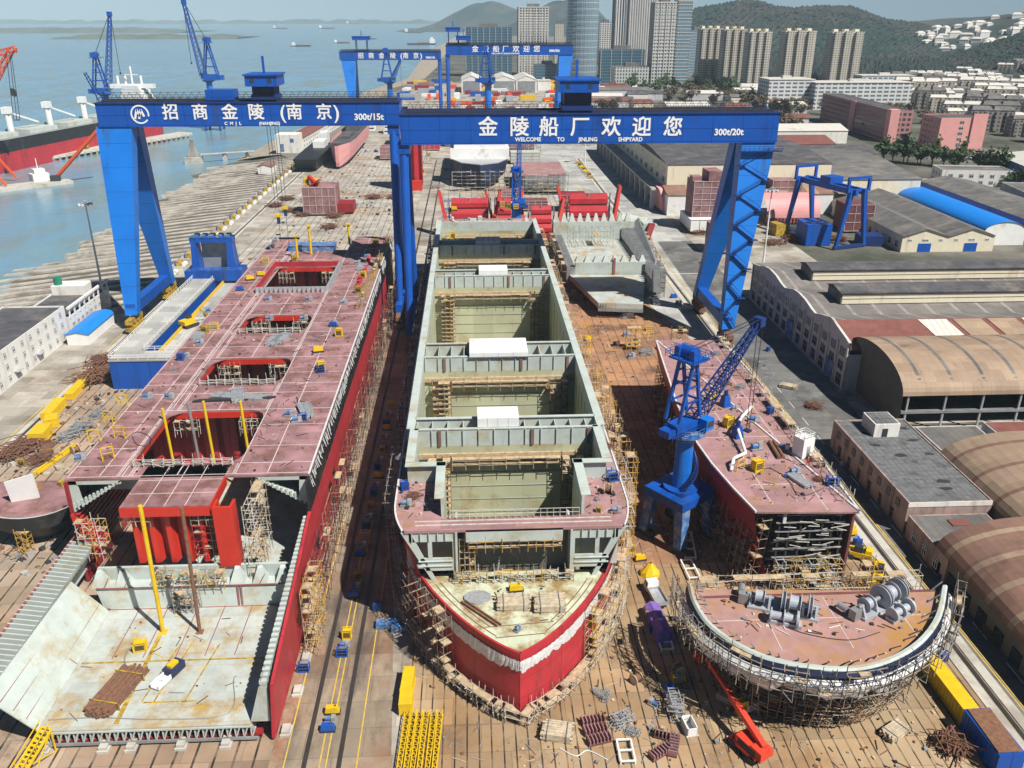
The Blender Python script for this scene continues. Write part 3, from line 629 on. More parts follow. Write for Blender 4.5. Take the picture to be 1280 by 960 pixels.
# ================================================================ level-luffing jib cranes
def lattice(b, p0, p1, w0, w1, n, t=.22, m=0):
    p0, p1 = Vector(p0), Vector(p1); d = (p1 - p0).normalized(); sd = d.cross(Vector((0, 0, 1))).normalized(); up = sd.cross(d)
    def c(u, i):
        w_ = w0 + (w1 - w0) * u; a, e = ((-1, -1), (1, -1), (1, 1), (-1, 1))[i]
        return p0.lerp(p1, u) + sd * a * w_ / 2 + up * e * w_ / 2
    for i in range(4): b.bar(c(0, i), c(1, i), t, m=m)
    for k in range(n):
        for i in range(4):
            j = (i + 1) % 4; b.bar(c(k / n, i), c((k + 1) / n, j), t * .6, m=m); b.bar(c(k / n, i), c(k / n, j), t * .6, m=m)
def jib_crane(label, x, y, zbase, zportal, zslew, rz, reach, ztip, sc=1.0, near=False, mats=('blue', 'blue_bright', 'blue_dark'), group=None, span=10.0, colr=2.3):
    t = thing('jib_crane', label, 'jib crane', (x, y, zbase), rz, group, world=False); zp, zs = zportal - zbase, zslew - zbase
    B, BB, BD = mats
    if span:
        h = span / 2
        for a in (-1, 1):
            for c in (-1, 1):
                b = MB(); b.hexa([(a * h - .8, c * h - .8, 1.2), (a * h + .8, c * h - .8, 1.2), (a * h + .8, c * h + .8, 1.2), (a * h - .8, c * h + .8, 1.2),
                                  (a * (h - .7) - 1.0, c * (h - .7) - .9, zp - 1.9), (a * (h - .7) + 1.0, c * (h - .7) - .9, zp - 1.9), (a * (h - .7) + 1.0, c * (h - .7) + .9, zp - 1.9), (a * (h - .7) - 1.0, c * (h - .7) + .9, zp - 1.9)])
                b.build('leg', 'blue_worn' if near else B, t)
                b = MB(); b.box(a * h - .6, c * h - 1.8, .2, a * h + .6, c * h + 1.8, 1.3); b.build('bogie', 'dark', t)
        b = MB(); b.box(-h - .6, -h - .3, zp - 2.0, h + .6, -h + 1.3, zp - .4); b.box(-h - .6, h - 1.3, zp - 2.0, h + .6, h + .3, zp - .4)
        b.box(-h - .6, -h + 1.3, zp - 2.0, -h + 1.0, h - 1.3, zp - .4); b.box(h - 1.0, -h + 1.3, zp - 2.0, h + .6, h - 1.3, zp - .4)
        b.tube((0, 0, zp - 1.5), (0, 0, zp + .05), h * .78, 24); b.build('portal_frame', B, t)
    b = MB(); b.tube((0, 0, zp - .4), (0, 0, zs - 1), colr, 24, colr * .92); b.build('column', BB, t, smooth=False)
    if near:
        b = MB(); pr = None
        for k in range(26):
            a = -2.4 + k * .14; z = zp + (zs - zp - 2) * k / 25; p = Vector(((colr + .6) * math.cos(a), (colr + .6) * math.sin(a), z))
            b.obox(p, (.9, .9, .08), a)
            if pr: b.bar(pr + Vector((0, 0, 1)), p + Vector((0, 0, 1)), .08); b.bar(p, p + Vector((0, 0, 1)), .07)
            pr = p
        b.build('stair', BD, t)
    b = MB(); b.tube((0, 0, zs - 1.4), (0, 0, zs), colr * .95, 24, colr * 1.9); b.tube((0, 0, zs), (0, 0, zs + .4), colr * 2.05, 24)
    if near: railing(b, [(colr * 2 * math.cos(k * .45), colr * 2 * math.sin(k * .45), zs + .4) for k in range(15)], 1.1, 1.4, .07)
    b.build('turntable', 'blue_worn' if near else BD, t)
    # upper works; +X is the jib side
    b = MB(); b.box(-4.6 * sc, -1.6 * sc, zs + .5, 1.6 * sc, 1.6 * sc, zs + 2.7 * sc); b.box(-6.6 * sc, -1.3 * sc, zs + .8, -4.6 * sc, 1.3 * sc, zs + 2.3 * sc); railing(b, [(-6.5 * sc, -2.1 * sc, zs + .6), (1.6 * sc, -2.1 * sc, zs + .6)], 1.1, 1.2, .08); b.build('machinery_house', B, t)
    b = MB(); b.box(1.4 * sc, -3.6 * sc, zs + .8, 3.7 * sc, -1.6 * sc, zs + 3.2 * sc); p = b.build('cab', BB, t)
    b = MB(); b.box(3.7 * sc, -3.4 * sc, zs + 1.5 * sc, 3.74 * sc, -1.8 * sc, zs + 2.9 * sc); b.box(1.7 * sc, -3.64 * sc, zs + 1.6 * sc, 3.5 * sc, -3.6 * sc, zs + 2.8 * sc); b.build('window', 'glass', p)
    ha = zs + 15.5 * sc
    b = MB()
    for a in (-1.6, 1.6):
        b.bar((-4.4 * sc, a * sc, zs + 3.2), (-1.5 * sc, a * sc, ha), .55 * sc); b.bar((1.6 * sc, a * sc, zs + 3.2), (-.8 * sc, a * sc, ha), .55 * sc)
        for k in (.3, .55, .78):
            za = zs + 3.2 + (ha - zs - 3.2) * k; b.bar((-4.4 * sc + 2.9 * sc * k, a * sc, za), (1.6 * sc - 2.4 * sc * k, a * sc, za), .3 * sc)
    for k in (.3, .62): 
        za = zs + 3.2 + (ha - zs - 3.2) * k; b.bar((-4.4 * sc + 2.9 * sc * k, -1.6 * sc, za), (-4.4 * sc + 2.9 * sc * k, 1.6 * sc, za), .35 * sc); b.bar((1.6 * sc - 2.4 * sc * k, -1.6 * sc, za), (1.6 * sc - 2.4 * sc * k, 1.6 * sc, za), .35 * sc)
    b.box(-3.4 * sc, -2.9 * sc, ha - .1, 1.4 * sc, 2.9 * sc, ha + .2)
    b.tube((-1 * sc, -1.7 * sc, ha + 1.3 * sc), (-1 * sc, 1.7 * sc, ha + 1.3 * sc), 1.1 * sc, 12); b.box(-2.6 * sc, -2.3 * sc, ha + .2, -1.6 * sc, -1.2 * sc, ha + 2.2 * sc); b.box(-2.6 * sc, 1.2 * sc, ha + .2, -1.6 * sc, 2.3 * sc, ha + 2.2 * sc)
    if near: railing(b, [(-3.4, -2.9, ha + .2), (1.4, -2.9, ha + .2), (1.4, 2.9, ha + .2), (-3.4, 2.9, ha + .2)], 1.1, 1.2, .07, closed=True)
    b.build('a_frame', B, t)
    tip = Vector((reach, 0, ztip - zbase)); ft = Vector((1.9 * sc, 0, zs + 2.2 * sc))
    b = MB(); lattice(b, ft, tip, 2.6 * sc, 1.0 * sc, 16, .26 * sc); b.box(reach - 1 * sc, -1.0 * sc, tip.z - 1 * sc, reach + .7 * sc, 1.0 * sc, tip.z + .8 * sc); b.build('jib', BD if near else B, t)
    b = MB()
    for a in (-.5, .5): b.bar((-1 * sc, a, ha + 1.6 * sc), tip + Vector((0, a, .6)), .1 * max(sc, 1)); b.bar(tip + Vector((.4, a, 0)), (reach + .4, a * .6, max(zp, tip.z - 24 * sc)), .09 * max(sc, 1))
    b.box(reach - .1, -.6, max(zp, tip.z - 24 * sc) - 1.6, reach + .9, .6, max(zp, tip.z - 24 * sc)); b.build('rope', 'navy', t)
    return t
jx, jy = 35.4, 126.5
dv = Vector((49.5 - jx, 137 - jy)); 
jib_crane('blue jib crane on a column beside the right hull section, boom raised right', jx, jy, 0, 10.4, 20.6, math.atan2(dv.y, dv.x), dv.length, 36.5, near=True, span=8.0, colr=1.6, sc=.88)
jib_crane('small blue jib crane between the red bulkhead blocks behind the middle ship', PY(646, 240, 345).x, 345, 0, 5, 14, rad(80), 12, 44, group=None, span=0, sc=.9)
def jibpx(label, px, py, Y, tx, ty, z0=0, zc=None, sc=1.6):
    p = PY(px, py, Y); q = PY(tx, ty, Y); d = q.x - p.x
    return jib_crane(label, p.x, Y, z0, z0 + 10, p.z, 0 if d > 0 else math.pi, abs(d), q.z, sc=sc, span=12, colr=2.6)
jibpx('blue jib crane with upright boom standing at the river left of the white bridge', 131, 118, 740, 137, 17, -4, sc=1.8)
jibpx('blue jib crane with boom leaning left above the left gantry beam', 261, 101, 760, 229, 2, -4, sc=1.9)
jibpx('blue jib crane parked under the distant left gantry crane', 487, 103, 800, 500, 76, 0, sc=1.6)
jibpx('pale blue jib crane before the far sheds under the right distant gantry', 610, 104, 690, 611, 70, 0, sc=1.5)
# small blue goliath crane by the sheds on the right, girders running away from the camera
A_, C_ = Vector((150, 325)), Vector((140, 354)); mid = (A_ + C_) / 2; dv = C_ - A_; hl = dv.length / 2; hg = 23.5
t = thing('goliath_crane', 'small blue portal gantry with two upright end frames beside the cream gabled shed', 'gantry crane', (mid.x, mid.y, 0), math.atan2(dv.y, dv.x), None, world=False)
for q in (-1, 1):
    b = MB(); b.box(-hl - 2, q * 2.2 - .7, hg - 2.2, hl + 2, q * 2.2 + .7, hg); b.build('girder', 'blue', t)
for x in (-hl, hl):
    for q in (-1, 1):
        b = MB(); b.hexa([(x - .6, q * 7 - .6, 1), (x + .6, q * 7 - .6, 1), (x + .6, q * 7 + .6, 1), (x - .6, q * 7 + .6, 1), (x - .9, q * 3.2 - .9, hg - 1), (x + .9, q * 3.2 - .9, hg - 1), (x + .9, q * 3.2 + .9, hg - 1), (x - .9, q * 3.2 + .9, hg - 1)]); b.build('leg', 'blue', t)
        b = MB(); b.box(x - .5, q * 5 - .5, hg - 1, x + .5, q * 5 + .5, hg + 3.8); b.build('post', 'blue', t)
    b = MB(); b.box(x - .6, -8, .3, x + .6, 8, 1.5); b.build('sill_beam', 'blue_dark', t)
    b = MB(); b.box(x - .5, -5.5, hg + 3.8, x + .5, 5.5, hg + 4.7); b.box(x - .6, -5.5, hg - 1, x + .6, 5.5, hg - .1); b.build('top_frame', 'blue', t)
b = MB(); b.box(-3, -3.2, hg, 3, 3.2, hg + 2.6); b.build('trolley', 'blue', t)
# ================================================================ scaffolding
def scaffold(name, label, pts, z0, z1, depth=1.4, sp=2.2, lift=1.9, mats=('scaf',), group=None, taper=0.0, t=.085, seed=1, closed=False, offn=None, plank=.28, jitter=.12):
    random.seed(seed); b = MB(); pts = [Vector((p[0], p[1], 0)) for p in pts]
    if closed: pts.append(pts[0])
    P0 = []; N = []
    for a, c in zip(pts, pts[1:]):
        L = (c - a).length; n = max(1, round(L / sp)); nn = Vector((c.y - a.y, a.x - c.x, 0)).normalized()
        for k in range(n): P0.append(a.lerp(c, k / n)); N.append(nn)
    P0.append(pts[-1]); N.append(N[-1]); nl = max(1, round((z1 - z0) / lift)); nm = len(mats)
    for i, (p, nn) in enumerate(zip(P0, N)):
        for d in (0, depth):
            o = nn * d; top = z1 + random.uniform(-.3, 1.3)
            q = p + o + nn * taper; j = Vector((random.uniform(-jitter, jitter), random.uniform(-jitter, jitter), 0))
            b.bar(p + o + Vector((0, 0, z0)), q + j + Vector((0, 0, top)), t, m=random.randrange(nm))
        for k in range(1, nl + 1):
            u = k / nl; z = z0 + (z1 - z0) * u; s = nn * taper * u
            b.bar(p + s + Vector((0, 0, z)), p + s + nn * (depth + .3) + Vector((0, 0, z)), t, m=random.randrange(nm))
    for i in range(len(P0) - 1):
        p, q, nn, n2 = P0[i], P0[i + 1], N[i], N[i + 1]
        for k in range(1, nl + 1):
            u = k / nl; z = z0 + (z1 - z0) * u
            for d in (0, depth):
                if random.random() < .93: b.bar(p + nn * (d + taper * u) + Vector((0, 0, z + random.uniform(-.1, .1))), q + n2 * (d + taper * u) + Vector((0, 0, z + random.uniform(-.1, .1))), t, m=random.randrange(nm))
            if random.random() < plank:
                a_ = p + nn * (.15 + taper * u); c_ = p + nn * (depth - .1 + taper * u); e_ = q + n2 * (depth - .1 + taper * u); f_ = q + n2 * (.15 + taper * u)
                b.hexa([x + Vector((0, 0, z + .06)) for x in (a_, c_, e_, f_)] + [x + Vector((0, 0, z + .12)) for x in (a_, c_, e_, f_)], nm)
            if random.random() < .14:
                b.bar(p + nn * (depth + taper * u) + Vector((0, 0, z)), q + n2 * (depth + taper * (u - 1 / nl)) + Vector((0, 0, z - (z1 - z0) / nl)), t, m=random.randrange(nm))
    return settle(b, name, list(mats) + ['plank'], label, 'scaffold', group)
SG = 'tube scaffolds standing against the hulls'
def corrugated(b, x0, x1, y, z0, z1, pitch=3.2, depth=1.3, m=0, ms=None):
    """corrugated plate facing -Y: flats alternate forward and back with sloping webs"""
    n = max(1, round((x1 - x0) / pitch)); p = (x1 - x0) / n; pts = []
    for k in range(n):
        a = x0 + k * p; pts += [(a, y), (a + p * .32, y), (a + p * .5, y + depth), (a + p * .82, y + depth)]
    pts.append((x1, y)); b.grid([[(q[0], q[1], z) for q in pts] for z in (z0, z1)], m)
    b.grid([[(q[0], q[1] + .3, z) for q in pts] for z in (z1, z0)], m)
def weld_lines(b, x0, y0, x1, y1, z, nx, ny, w=.1, skip=None):
    for k in range(1, nx):
        x = x0 + (x1 - x0) * k / nx; b.box(x - w / 2, y0, z, x + w / 2, y1, z + .02)
    for k in range(1, ny):
        y = y0 + (y1 - y0) * k / ny; b.box(x0, y - w / 2, z, x1, y + w / 2, z + .02)

# ================================================================ LEFT SHIP (red, open holds)
LX0, LX1, LD = -64.0, -26.2, 19.0
ls = thing('ship_hull', 'left ship under construction, pink-primed deck with four open hatches and red side', 'ship', ((LX0 + LX1) / 2, 180, 0), group='ships under construction on the berths')
holes = [(-55.5, 122, -38.0, 142.5), (-54.4, 154.5, -38.0, 168.5), (-54.0, 184, -38.4, 196.5), (-56.3, 215, -38.3, 239.5), (-56.0, 258, -38.4, 275)]
b = MB()
for a, c, d, e in cells([LX0, LX1], [118, 272], holes): b.box(a, c, LD - .35, d, e, LD)
for h in holes[:4]:   # rounded hatch corners
    for (cx, cy, sx, sy) in ((h[0], h[1], 1, 1), (h[2], h[1], -1, 1), (h[2], h[3], -1, -1), (h[0], h[3], 1, -1)):
        b.prism([(cx, cy), (cx + sx * 3.4, cy), (cx + sx * 1.7, cy + sy * .5), (cx + sx * .5, cy + sy * 1.7), (cx, cy + sy * 3.4)][::(1 if sx * sy > 0 else -1)], LD - .34, LD - .004)
b.build('deck', 'primer', ls)
b = MB()
for a, c, d, e in cells([LX0 + .2, -59, -47, -33, LX1 - .2], [118.5, 150, 175, 205, 247, 272], holes):
    b.box(a, c, LD + .004, a + .16, e, LD + .02); b.box(a, c, LD + .006, d, c + .16, LD + .024)
for y in (128, 136, 160, 190, 210, 225, 234, 252):
    b.box(LX0 + .3, y, LD + .008, -56.6, y + .12, LD + .026); b.box(-37.5, y, LD + .008, LX1 - .3, y + .12, LD + .026)
b.build('weld_line', 'weld', ls)
# shell
b = MB(); b.box(-26.6, 116, 13.4, -26.2, 272, LD - .35, 0)
for y in range(118, 272, 3): b.box(-26.2, y, 13.5, -26.12, y + .12, LD - .5, 0)
b.build('upper_side_shell', 'hull_black', ls)
b = MB()
b.hexa([(-26.7, 82.5, 0.6), (-26.2, 82.5, 0.6), (-26.2, 116, 0.2), (-26.7, 116, 0.2), (-25.9, 82.3, 9.6), (-25.5, 82.3, 9.6), (-26.2, 116, 13.3), (-26.7, 116, 13.3)])
b.box(-26.7, 116, .2, -26.22, 272, 13.4); b.build('lower_side_shell', 'red', ls)
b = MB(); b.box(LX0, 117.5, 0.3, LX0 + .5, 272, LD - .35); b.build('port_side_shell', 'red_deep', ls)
b = MB()
for k in range(14):
    z = 3.5 + 0.9 * k
    if z < 13: b.box(LX0 + .5, 118, z, LX0 + 1.1, 150, z + .2)
b.build('shell_stiffener', 'red', ls)
# double bottom
b = MB(); b.box(-55.5, 82.6, 2.7, -29.2, 272, 3.0); b.build('tank_top', 'tank_floor', ls)
b = MB(); b.box(-56, 83.2, 0.5, -28, 272, 0.8)
b.build('bottom_plate', 'red_deep', ls)
b = MB()
for k in range(0, 27):
    x = -55.3 + k * 1.0
    b.box(x, 82.7, .8, x + .16, 86, 2.7, 0)
    for q in (.9,): b.bar((x + .2, 82.62, 1.0), (x + .75, 82.62, 2.5), .18, .18, 0)
b.box(-55.5, 86, .8, -28.6, 86.2, 2.7, 1); b.box(-55.6, 82.5, 2.5, -29, 82.7, 2.75, 0); b.box(-56, 82.5, .5, -28.4, 82.7, .9, 1)
b.build('bottom_frame', ['tank', 'steel'], ls)
# red paint lines and rust lines on the tank top
b = MB()
for x in (-51.2, -47, -42.5, -38.5, -34.4): b.box(x, 95.5, 3.0, x + .14, 106.5, 3.02)
b.box(-56, 106.2, 3.0, -30, 106.4, 3.03); b.build('weld_line', 'brick_red', ls)
b = MB(); b.box(-55, 94.6, 3.0, -30, 94.9, 3.022); b.box(-46.4, 83.4, 3.0, -45.8, 100, 3.018)
b.box(-44, 86.8, 3.0, -37, 87.05, 3.03)
for x in (-43, -41.4, -37.4): b.bar((x - 1.2, 87, 3.012), (x + .4, 98, 3.012), .2, .02)
b.build('rust_line', 'yellow_rust', ls)
# port hopper plate and frames, starboard frames
b = MB(); b.poly([(-55.5, 83, 3.02), (-60.6, 83, 8.6), (-60.0, 106, 8.6), (-55.5, 106, 3.02)]); b.poly([(-60.0, 106, 8.5), (-60.6, 83, 8.5), (-55.5, 83, 2.8), (-55.5, 106, 2.8)])
b.hexa([(-55.5, 82.7, 2.8), (-55.3, 82.7, 2.8), (-60.6, 82.7, 8.8), (-60.9, 82.7, 8.8), (-55.5, 83, 2.8), (-55.3, 83, 2.8), (-60.6, 83, 8.8), (-60.9, 83, 8.8)])
b.build('hopper_plate', 'tank', ls)
b = MB()
for k in range(3):
    u = .25 + k * .25; b.bar((-55.5 - 5.1 * u, 83.3, 3.06 + 5.6 * u), (-55.5 - 4.6 * u, 105.7, 3.06 + 5.5 * u), .12, .04)
b.bar((-60.4, 94.6, 8.65), (-55.5, 94.6, 3.08), .12, .04); b.build('weld_line', 'brick_red', ls)
b = MB()
for k in range(34):
    y = 83 + k * .98
    b.hexa([(-60.6, y, 8.2), (-63.4, y, 3.0), (-63.4, y + .2, 3.0), (-60.6, y + .2, 8.2), (-60.4, y, 8.8), (-64, y, 9.4), (-64, y + .2, 9.4), (-60.4, y + .2, 8.8)], 0)
b.bar((-63.9, 83, 9.2), (-63.9, 117, 9.2), .25, .25, 1); b.bar((-63.4, 83, 3.0), (-63.4, 117, 3.0), .4, .3, 0)
pass
b.build('side_frame', ['tank', 'brick_red'], ls)
b = MB()
for k in range(35):
    y = 83 + k * .95; zt_ = 9.4 + (y - 82) / 34 * 3.4
    b.hexa([(-29.2, y, 3.0), (-26.7, y, 3.0), (-26.7, y + .18, 3.0), (-29.2, y + .18, 3.0), (-27.6, y, zt_ - 1), (-26.5, y, zt_), (-26.5, y + .18, zt_), (-27.6, y + .18, zt_ - 1)], 0)
    b.box(-27.4, y - .1, zt_ - .5, -26.5, y + .5, zt_, 0)
for k in range(6): b.bar((-28.6 + k * .28, 83, 4 + k * 1.1), (-28.8 + k * .28, 116, 4.2 + k * 1.5), .14, .1, 1)
pass
b.build('side_frame', ['tank', 'steel'], ls)
# stool with scalloped brackets, red corrugated bulkheads
b = MB(); b.hexa([(-56.5, 106.6, 3.0), (-27.5, 106.6, 3.0), (-27.5, 109.8, 3.0), (-56.5, 109.8, 3.0), (-57.4, 107.2, 6.4), (-27, 107.2, 6.4), (-27, 109.2, 6.4), (-57.4, 109.2, 6.4)])
for k in range(9):
    x = -56.8 + k * 3.4
    if -51.4 < x < -38: continue
    b.hexa([(x - 1.1, 107.0, 6.4), (x + 1.1, 107.0, 6.4), (x + 1.1, 109.2, 6.4), (x - 1.1, 109.2, 6.4), (x - .35, 107.9, 8.6), (x + .35, 107.9, 8.6), (x + .35, 108.5, 8.8), (x - .35, 108.5, 8.8)])
b.box(-57.4, 109, 6.2, -27, 109.5, 8.6); b.build('stool', 'tank', ls)
b = MB()
for x in (-56, -53, -44, -33, -30.2): b.bar((x, 106.9, 6.5), (x + 1, 106.9, 8.3), .16, .1)
b.bar((-57.2, 106.9, 6.45), (-27.2, 106.9, 6.45), .12, .14); b.bar((-36.3, 106.5, 3.1), (-36.3, 106.9, 6.3), .18); b.bar((-35.8, 106.5, 3.1), (-35.8, 106.9, 6.3), .18)
b.build('red_trim', 'brick_red', ls)
b = MB(); b.box(-52.4, 109.2, LD - .3, -39.4, 121.6, LD); b.build('cross_deck', 'primer', ls)
b = MB(); b.box(-52.4, 109.0, LD - 1.6, -39.4, 109.2, LD - .1); b.box(-39.4, 109.2, LD - 1.6, -39.2, 118, LD - .1); b.build('deck_fascia', 'red_bright', ls)
b = MB()
for y in (113, 117): b.box(-52.3, y, LD + .004, -39.5, y + .12, LD + .02)
for x in (-49, -46, -43): b.box(x, 109.3, LD + .006, x + .12, 121.5, LD + .024)
b.build('weld_line', 'weld', ls)
b = MB(); corrugated(b, -51.6, -39.4, 110.4, 8.4, LD - .4, 2.5, 1.5); b.build('corrugated_bulkhead', 'red_bright', ls)
b = MB(); b.box(-38.9, 108.6, 8.6, -36.0, 109.0, 19.0); b.box(-38.9, 109.0, 8.6, -38.5, 111, 19); b.box(-36.4, 109.0, 8.6, -36.0, 111, 19); b.build('side_bulkhead_plate', 'red_bright', ls)
for y0 in (147.5, 173, 201, 244):
    b = MB(); corrugated(b, -62, -28, y0, 3, LD - .4, 3.6, 1.2); b.build('corrugated_bulkhead', 'red', ls)
for h in holes[:4]:
    b = MB(); b.box(h[0] - .3, h[3] - .2, LD - 1.5, h[2] + .3, h[3] + .05, LD - .4); b.box(h[0] - .25, h[1], LD - 1.5, h[0], h[3], LD - .4); b.box(h[2], h[1], LD - 1.5, h[2] + .25, h[3], LD - .4); b.build('hatch_girder', 'red_bright', ls)
# topside (wing) tanks seen in section at the front
for side in (-1, 1):
    b = MB(); xo = LX0 + .5 if side < 0 else LX1 - .5; d = 1 if side < 0 else -1
    xi = xo + d * 8.0
    b.hexa([(xo, 118.0, 13.2), (xi, 118.0, 18.4), (xi, 272, 18.4), (xo, 272, 13.2), (xo, 118, 13.6), (xi, 118, 18.66), (xi, 272, 18.66), (xo, 272, 13.6)])
    for k in range(12):
        u = k / 12; b.box(xo + d * 8.0 * u, 117.9, 13.2 + 5.2 * u, xo + d * (8.0 * u + .25), 118.3, 14.7 + 4.0 * u)
    b.hexa([(xo, 118, 13.3), (xo + d * 1.6, 118, 14.2), (xo + d * 1.6, 118.3, 14.2), (xo, 118.3, 13.3), (xo, 118, 18.6), (xo + d * 1.2, 118, 18.6), (xo + d * 1.2, 118.3, 18.6), (xo, 118.3, 18.6)])
    b.box(xo, 118.0, 18.0, xi, 118.2, 18.6); b.box(xo, 124, 13.6, xi, 124.2, 18.5)
    b.build('topside_tank', 'tank', ls)
b = MB()
for z in range(6, 13, 1): b.box(-26.9, 118, z, -26.7, 150, z + .15)
b.bar((-27.4, 117.2, 3.0), (-26.6, 117.2, 13.2), .5, .4); b.bar((-62.6, 117.2, 5.0), (-63.6, 117.2, 13.2), .5, .4); b.build('end_frame', 'red_bright', ls)
# hatch coaming on the fourth hatch
b = MB(); h = holes[3]; zc = LD + 1.4
b.box(h[0] - .3, h[1] - .3, LD, h[2] + .3, h[1], zc, 1); b.box(h[0] - .3, h[3], LD, h[2] + .3, h[3] + .3, zc, 0); b.box(h[0] - .3, h[1], LD, h[0], h[3], zc, 0); b.box(h[2], h[1], LD, h[2] + .3, h[3], zc, 1)
k = h[0]
while k < h[2]: b.box(k, h[1] - 1.0, LD, k + .15, h[1] - .3, zc, 1); k += 1.2
k = h[1]
while k < h[3]: b.box(h[2] + .3, k, LD, h[2] + 1.0, k + .15, zc, 1); k += 1.4
b.build('hatch_coaming', ['red', 'galv'], ls)
b = MB(); 
for k in range(26): b.obox((-30.5 - .1 * (k % 3), 216 + k * 1.9, LD), (1.0, 1.0, .5 + .3 * (k % 2)), .3 * k)
b.build('deck_bracket', 'red', ls)
# edge bulwark fringe
b = MB(); random.seed(5)
for k in range(240):
    y = 118 + k * .64; b.bar((-26.3, y, LD - .2), (-26.0 + random.uniform(-.2, .3), y + random.uniform(-.3, .3), LD - 1.6 - random.random()), .1, m=0)
b.box(-26.5, 118, LD, -26.2, 272, LD + .12, 0); b.build('edge_trim', 'film', ls)
# keel blocks
blk = MB(); blk.box(-.7, -.9, 0, .7, .9, .35); blk.hexa([(-.5, -.7, .35), (.5, -.7, .35), (.5, .7, .35), (-.5, .7, .35), (-.5, -.7, .8), (.5, -.7, .8), (.5, .7, .8), (-.5, .7, .8)])
r_ = blk.build('keel_block', 'concrete_lt'); blk2 = Kind(tag(r_, cat='keel block'))
kb = [(-63, 83.2), (-55, 82.6), (-47.6, 82.4), (-44.2, 82.4), (-38, 82.4), (-32.4, 82.4), (-25.2, 84), (-25, 91), (-25, 97.5)]
for i, (x, y) in enumerate(kb):
    blk2.place((x, y, 0), 0, '%s pale keel block from the left under the red ship\'s front edge' % ['first', 'second', 'third', 'fourth', 'fifth', 'sixth', 'seventh', 'eighth', 'ninth'][i], 'keel blocks under the left ship')
# scaffolds
scaffold('scaffold', 'long dense scaffold along the right side of the red left ship', [(-24.9, 104), (-24.9, 274)], 0, 11, 1.2, 2.4, 2.2, ('scaf', 'rust', 'dark', 'dark'), SG, seed=2, t=.07, plank=.06)  # extra dark poles put the shade of the lane into their colour
scaffold('scaffold', 'yellowed scaffold tower where the left ship side meets its front opening', [(-25.0, 98), (-25.0, 106)], 0, 11, 1.6, 1.3, 1.5, ('scaf_y', 'scaf'), SG, seed=3)
scaffold('scaffold', 'yellow ladder scaffold hung along the aft right deck edge of the left ship', [(-28.6, 200), (-27.2, 268)], 17, 20.4, 1.0, 1.6, 1.2, ('scaf_y', 'scaf'), SG, seed=4)
scaffold('scaffold', 'scaffold behind the red front bulkhead plate inside the left ship', [(-34.6, 108.4), (-34.6, 117)], 6, 18.5, 1.5, 1.6, 1.5, ('scaf_w', 'scaf'), SG, seed=5)
scaffold('scaffold', 'red tinted scaffold hung on the corrugated front bulkhead', [(-38.8, 109.9), (-42.6, 109.9)], 8.6, 17.6, 1.1, 1.2, 1.25, ('red', 'scaf'), SG, seed=6)
scaffold('scaffold', 'scaffold cradle under the front left corner of the pink centre deck', [(-48.5, 109.6), (-52.8, 109.6)], 15.4, 17.2, 1.3, 1.0, .9, ('scaf', 'scaf_w'), SG, seed=7)
scaffold('scaffold', 'scaffold cradle under the front right corner of the pink centre deck', [(-39.2, 109.6), (-42.6, 109.6)], 15.4, 17.2, 1.3, 1.0, .9, ('scaf', 'scaf_w'), SG, seed=8)
scaffold('scaffold', 'pale low scaffold standing on the stool before the red bulkhead', [(-38, 106.2), (-48, 106.2)], 6.2, 9, 1.3, 1.2, .9, ('scaf_w', 'scaf', 'yellow_rust'), SG, seed=9)
scaffold('scaffold', 'tangled scaffold at the foot of the leaning poles on the tank floor', [(-41.8, 104.8), (-45.4, 104.8)], 3, 6.2, 1.4, 1.0, .9, ('steel', 'scaf'), SG, seed=10)
scaffold('scaffold', 'scaffold on the left wing frame of the left ship beside the open section', [(-62.4, 116), (-58, 116)], 6, 13, 1.2, 1.2, 1.3, ('scaf_y', 'scaf_w'), SG, seed=12)
for i, h in enumerate(holes[:4]):
    o = ['first', 'second', 'third', 'fourth'][i]
    scaffold('scaffold', 'scaffold in the left rear corner of the %s open hatch of the red ship' % o, [(h[0] + 5.0, h[3] - 1.8), (h[0] + .8, h[3] - 1.8)], LD - 4.5, LD - 1.6, 1.2, 1.1, 1.2, ('scaf', 'scaf_w'), SG, seed=20 + i)
    scaffold('scaffold', 'scaffold in the right rear corner of the %s open hatch of the red ship' % o, [(h[2] - .8, h[3] - 1.8), (h[2] - 5, h[3] - 1.8)], LD - 4.5, LD - 1.6, 1.2, 1.1, 1.2, ('scaf', 'scaf_w'), SG, seed=30 + i)
    if i < 3:
        scaffold('scaffold', 'thin railing scaffold across the near edge of the %s open hatch' % o, [(h[0] + 1, h[1] - .2), (h[2] - 1, h[1] - .2)], LD, LD + 1.1, .5, 1.6, .55, ('scaf_w',), SG, seed=40 + i, plank=0)

# ================================================================ MIDDLE SHIP
CX, HB = 5.1, 17.3
ZD = 10.5   # level of the unfinished fore deck
def hb(y, z):
    L = 33 - 9.7 * min(1, max(0, (z - ZD) / (19 - ZD))); d = max(0, min(1e9, y - 85.0)); k = min(1, d / L)
    return HB * math.sin(math.pi / 2 * k) ** .72 * (d / (d + .25))
ms_ = thing('ship_hull', 'middle ship under construction with five pale open holds and a rounded red bow', 'ship', (CX, 190, 0), group='ships under construction on the berths')
ys = [85.0 + (i / 40) ** 1.9 * 60 for i in range(41)] + [160, 200, 240, 270, 300]
def hull_band(b, z0, z1, nz, ylist, m=0):
    rows = []
    for k in range(nz + 1):
        z = z0 + (z1 - z0) * k / nz
        left = [(CX - hb(y, z), y, z) for y in reversed(ylist)]; right = [(CX + hb(y, z), y, z) for y in ylist[1:] if True]
        rows.append(left + right)
    b.grid(rows, m)
def yl(z): 
    return ys
b = MB(); rows = []
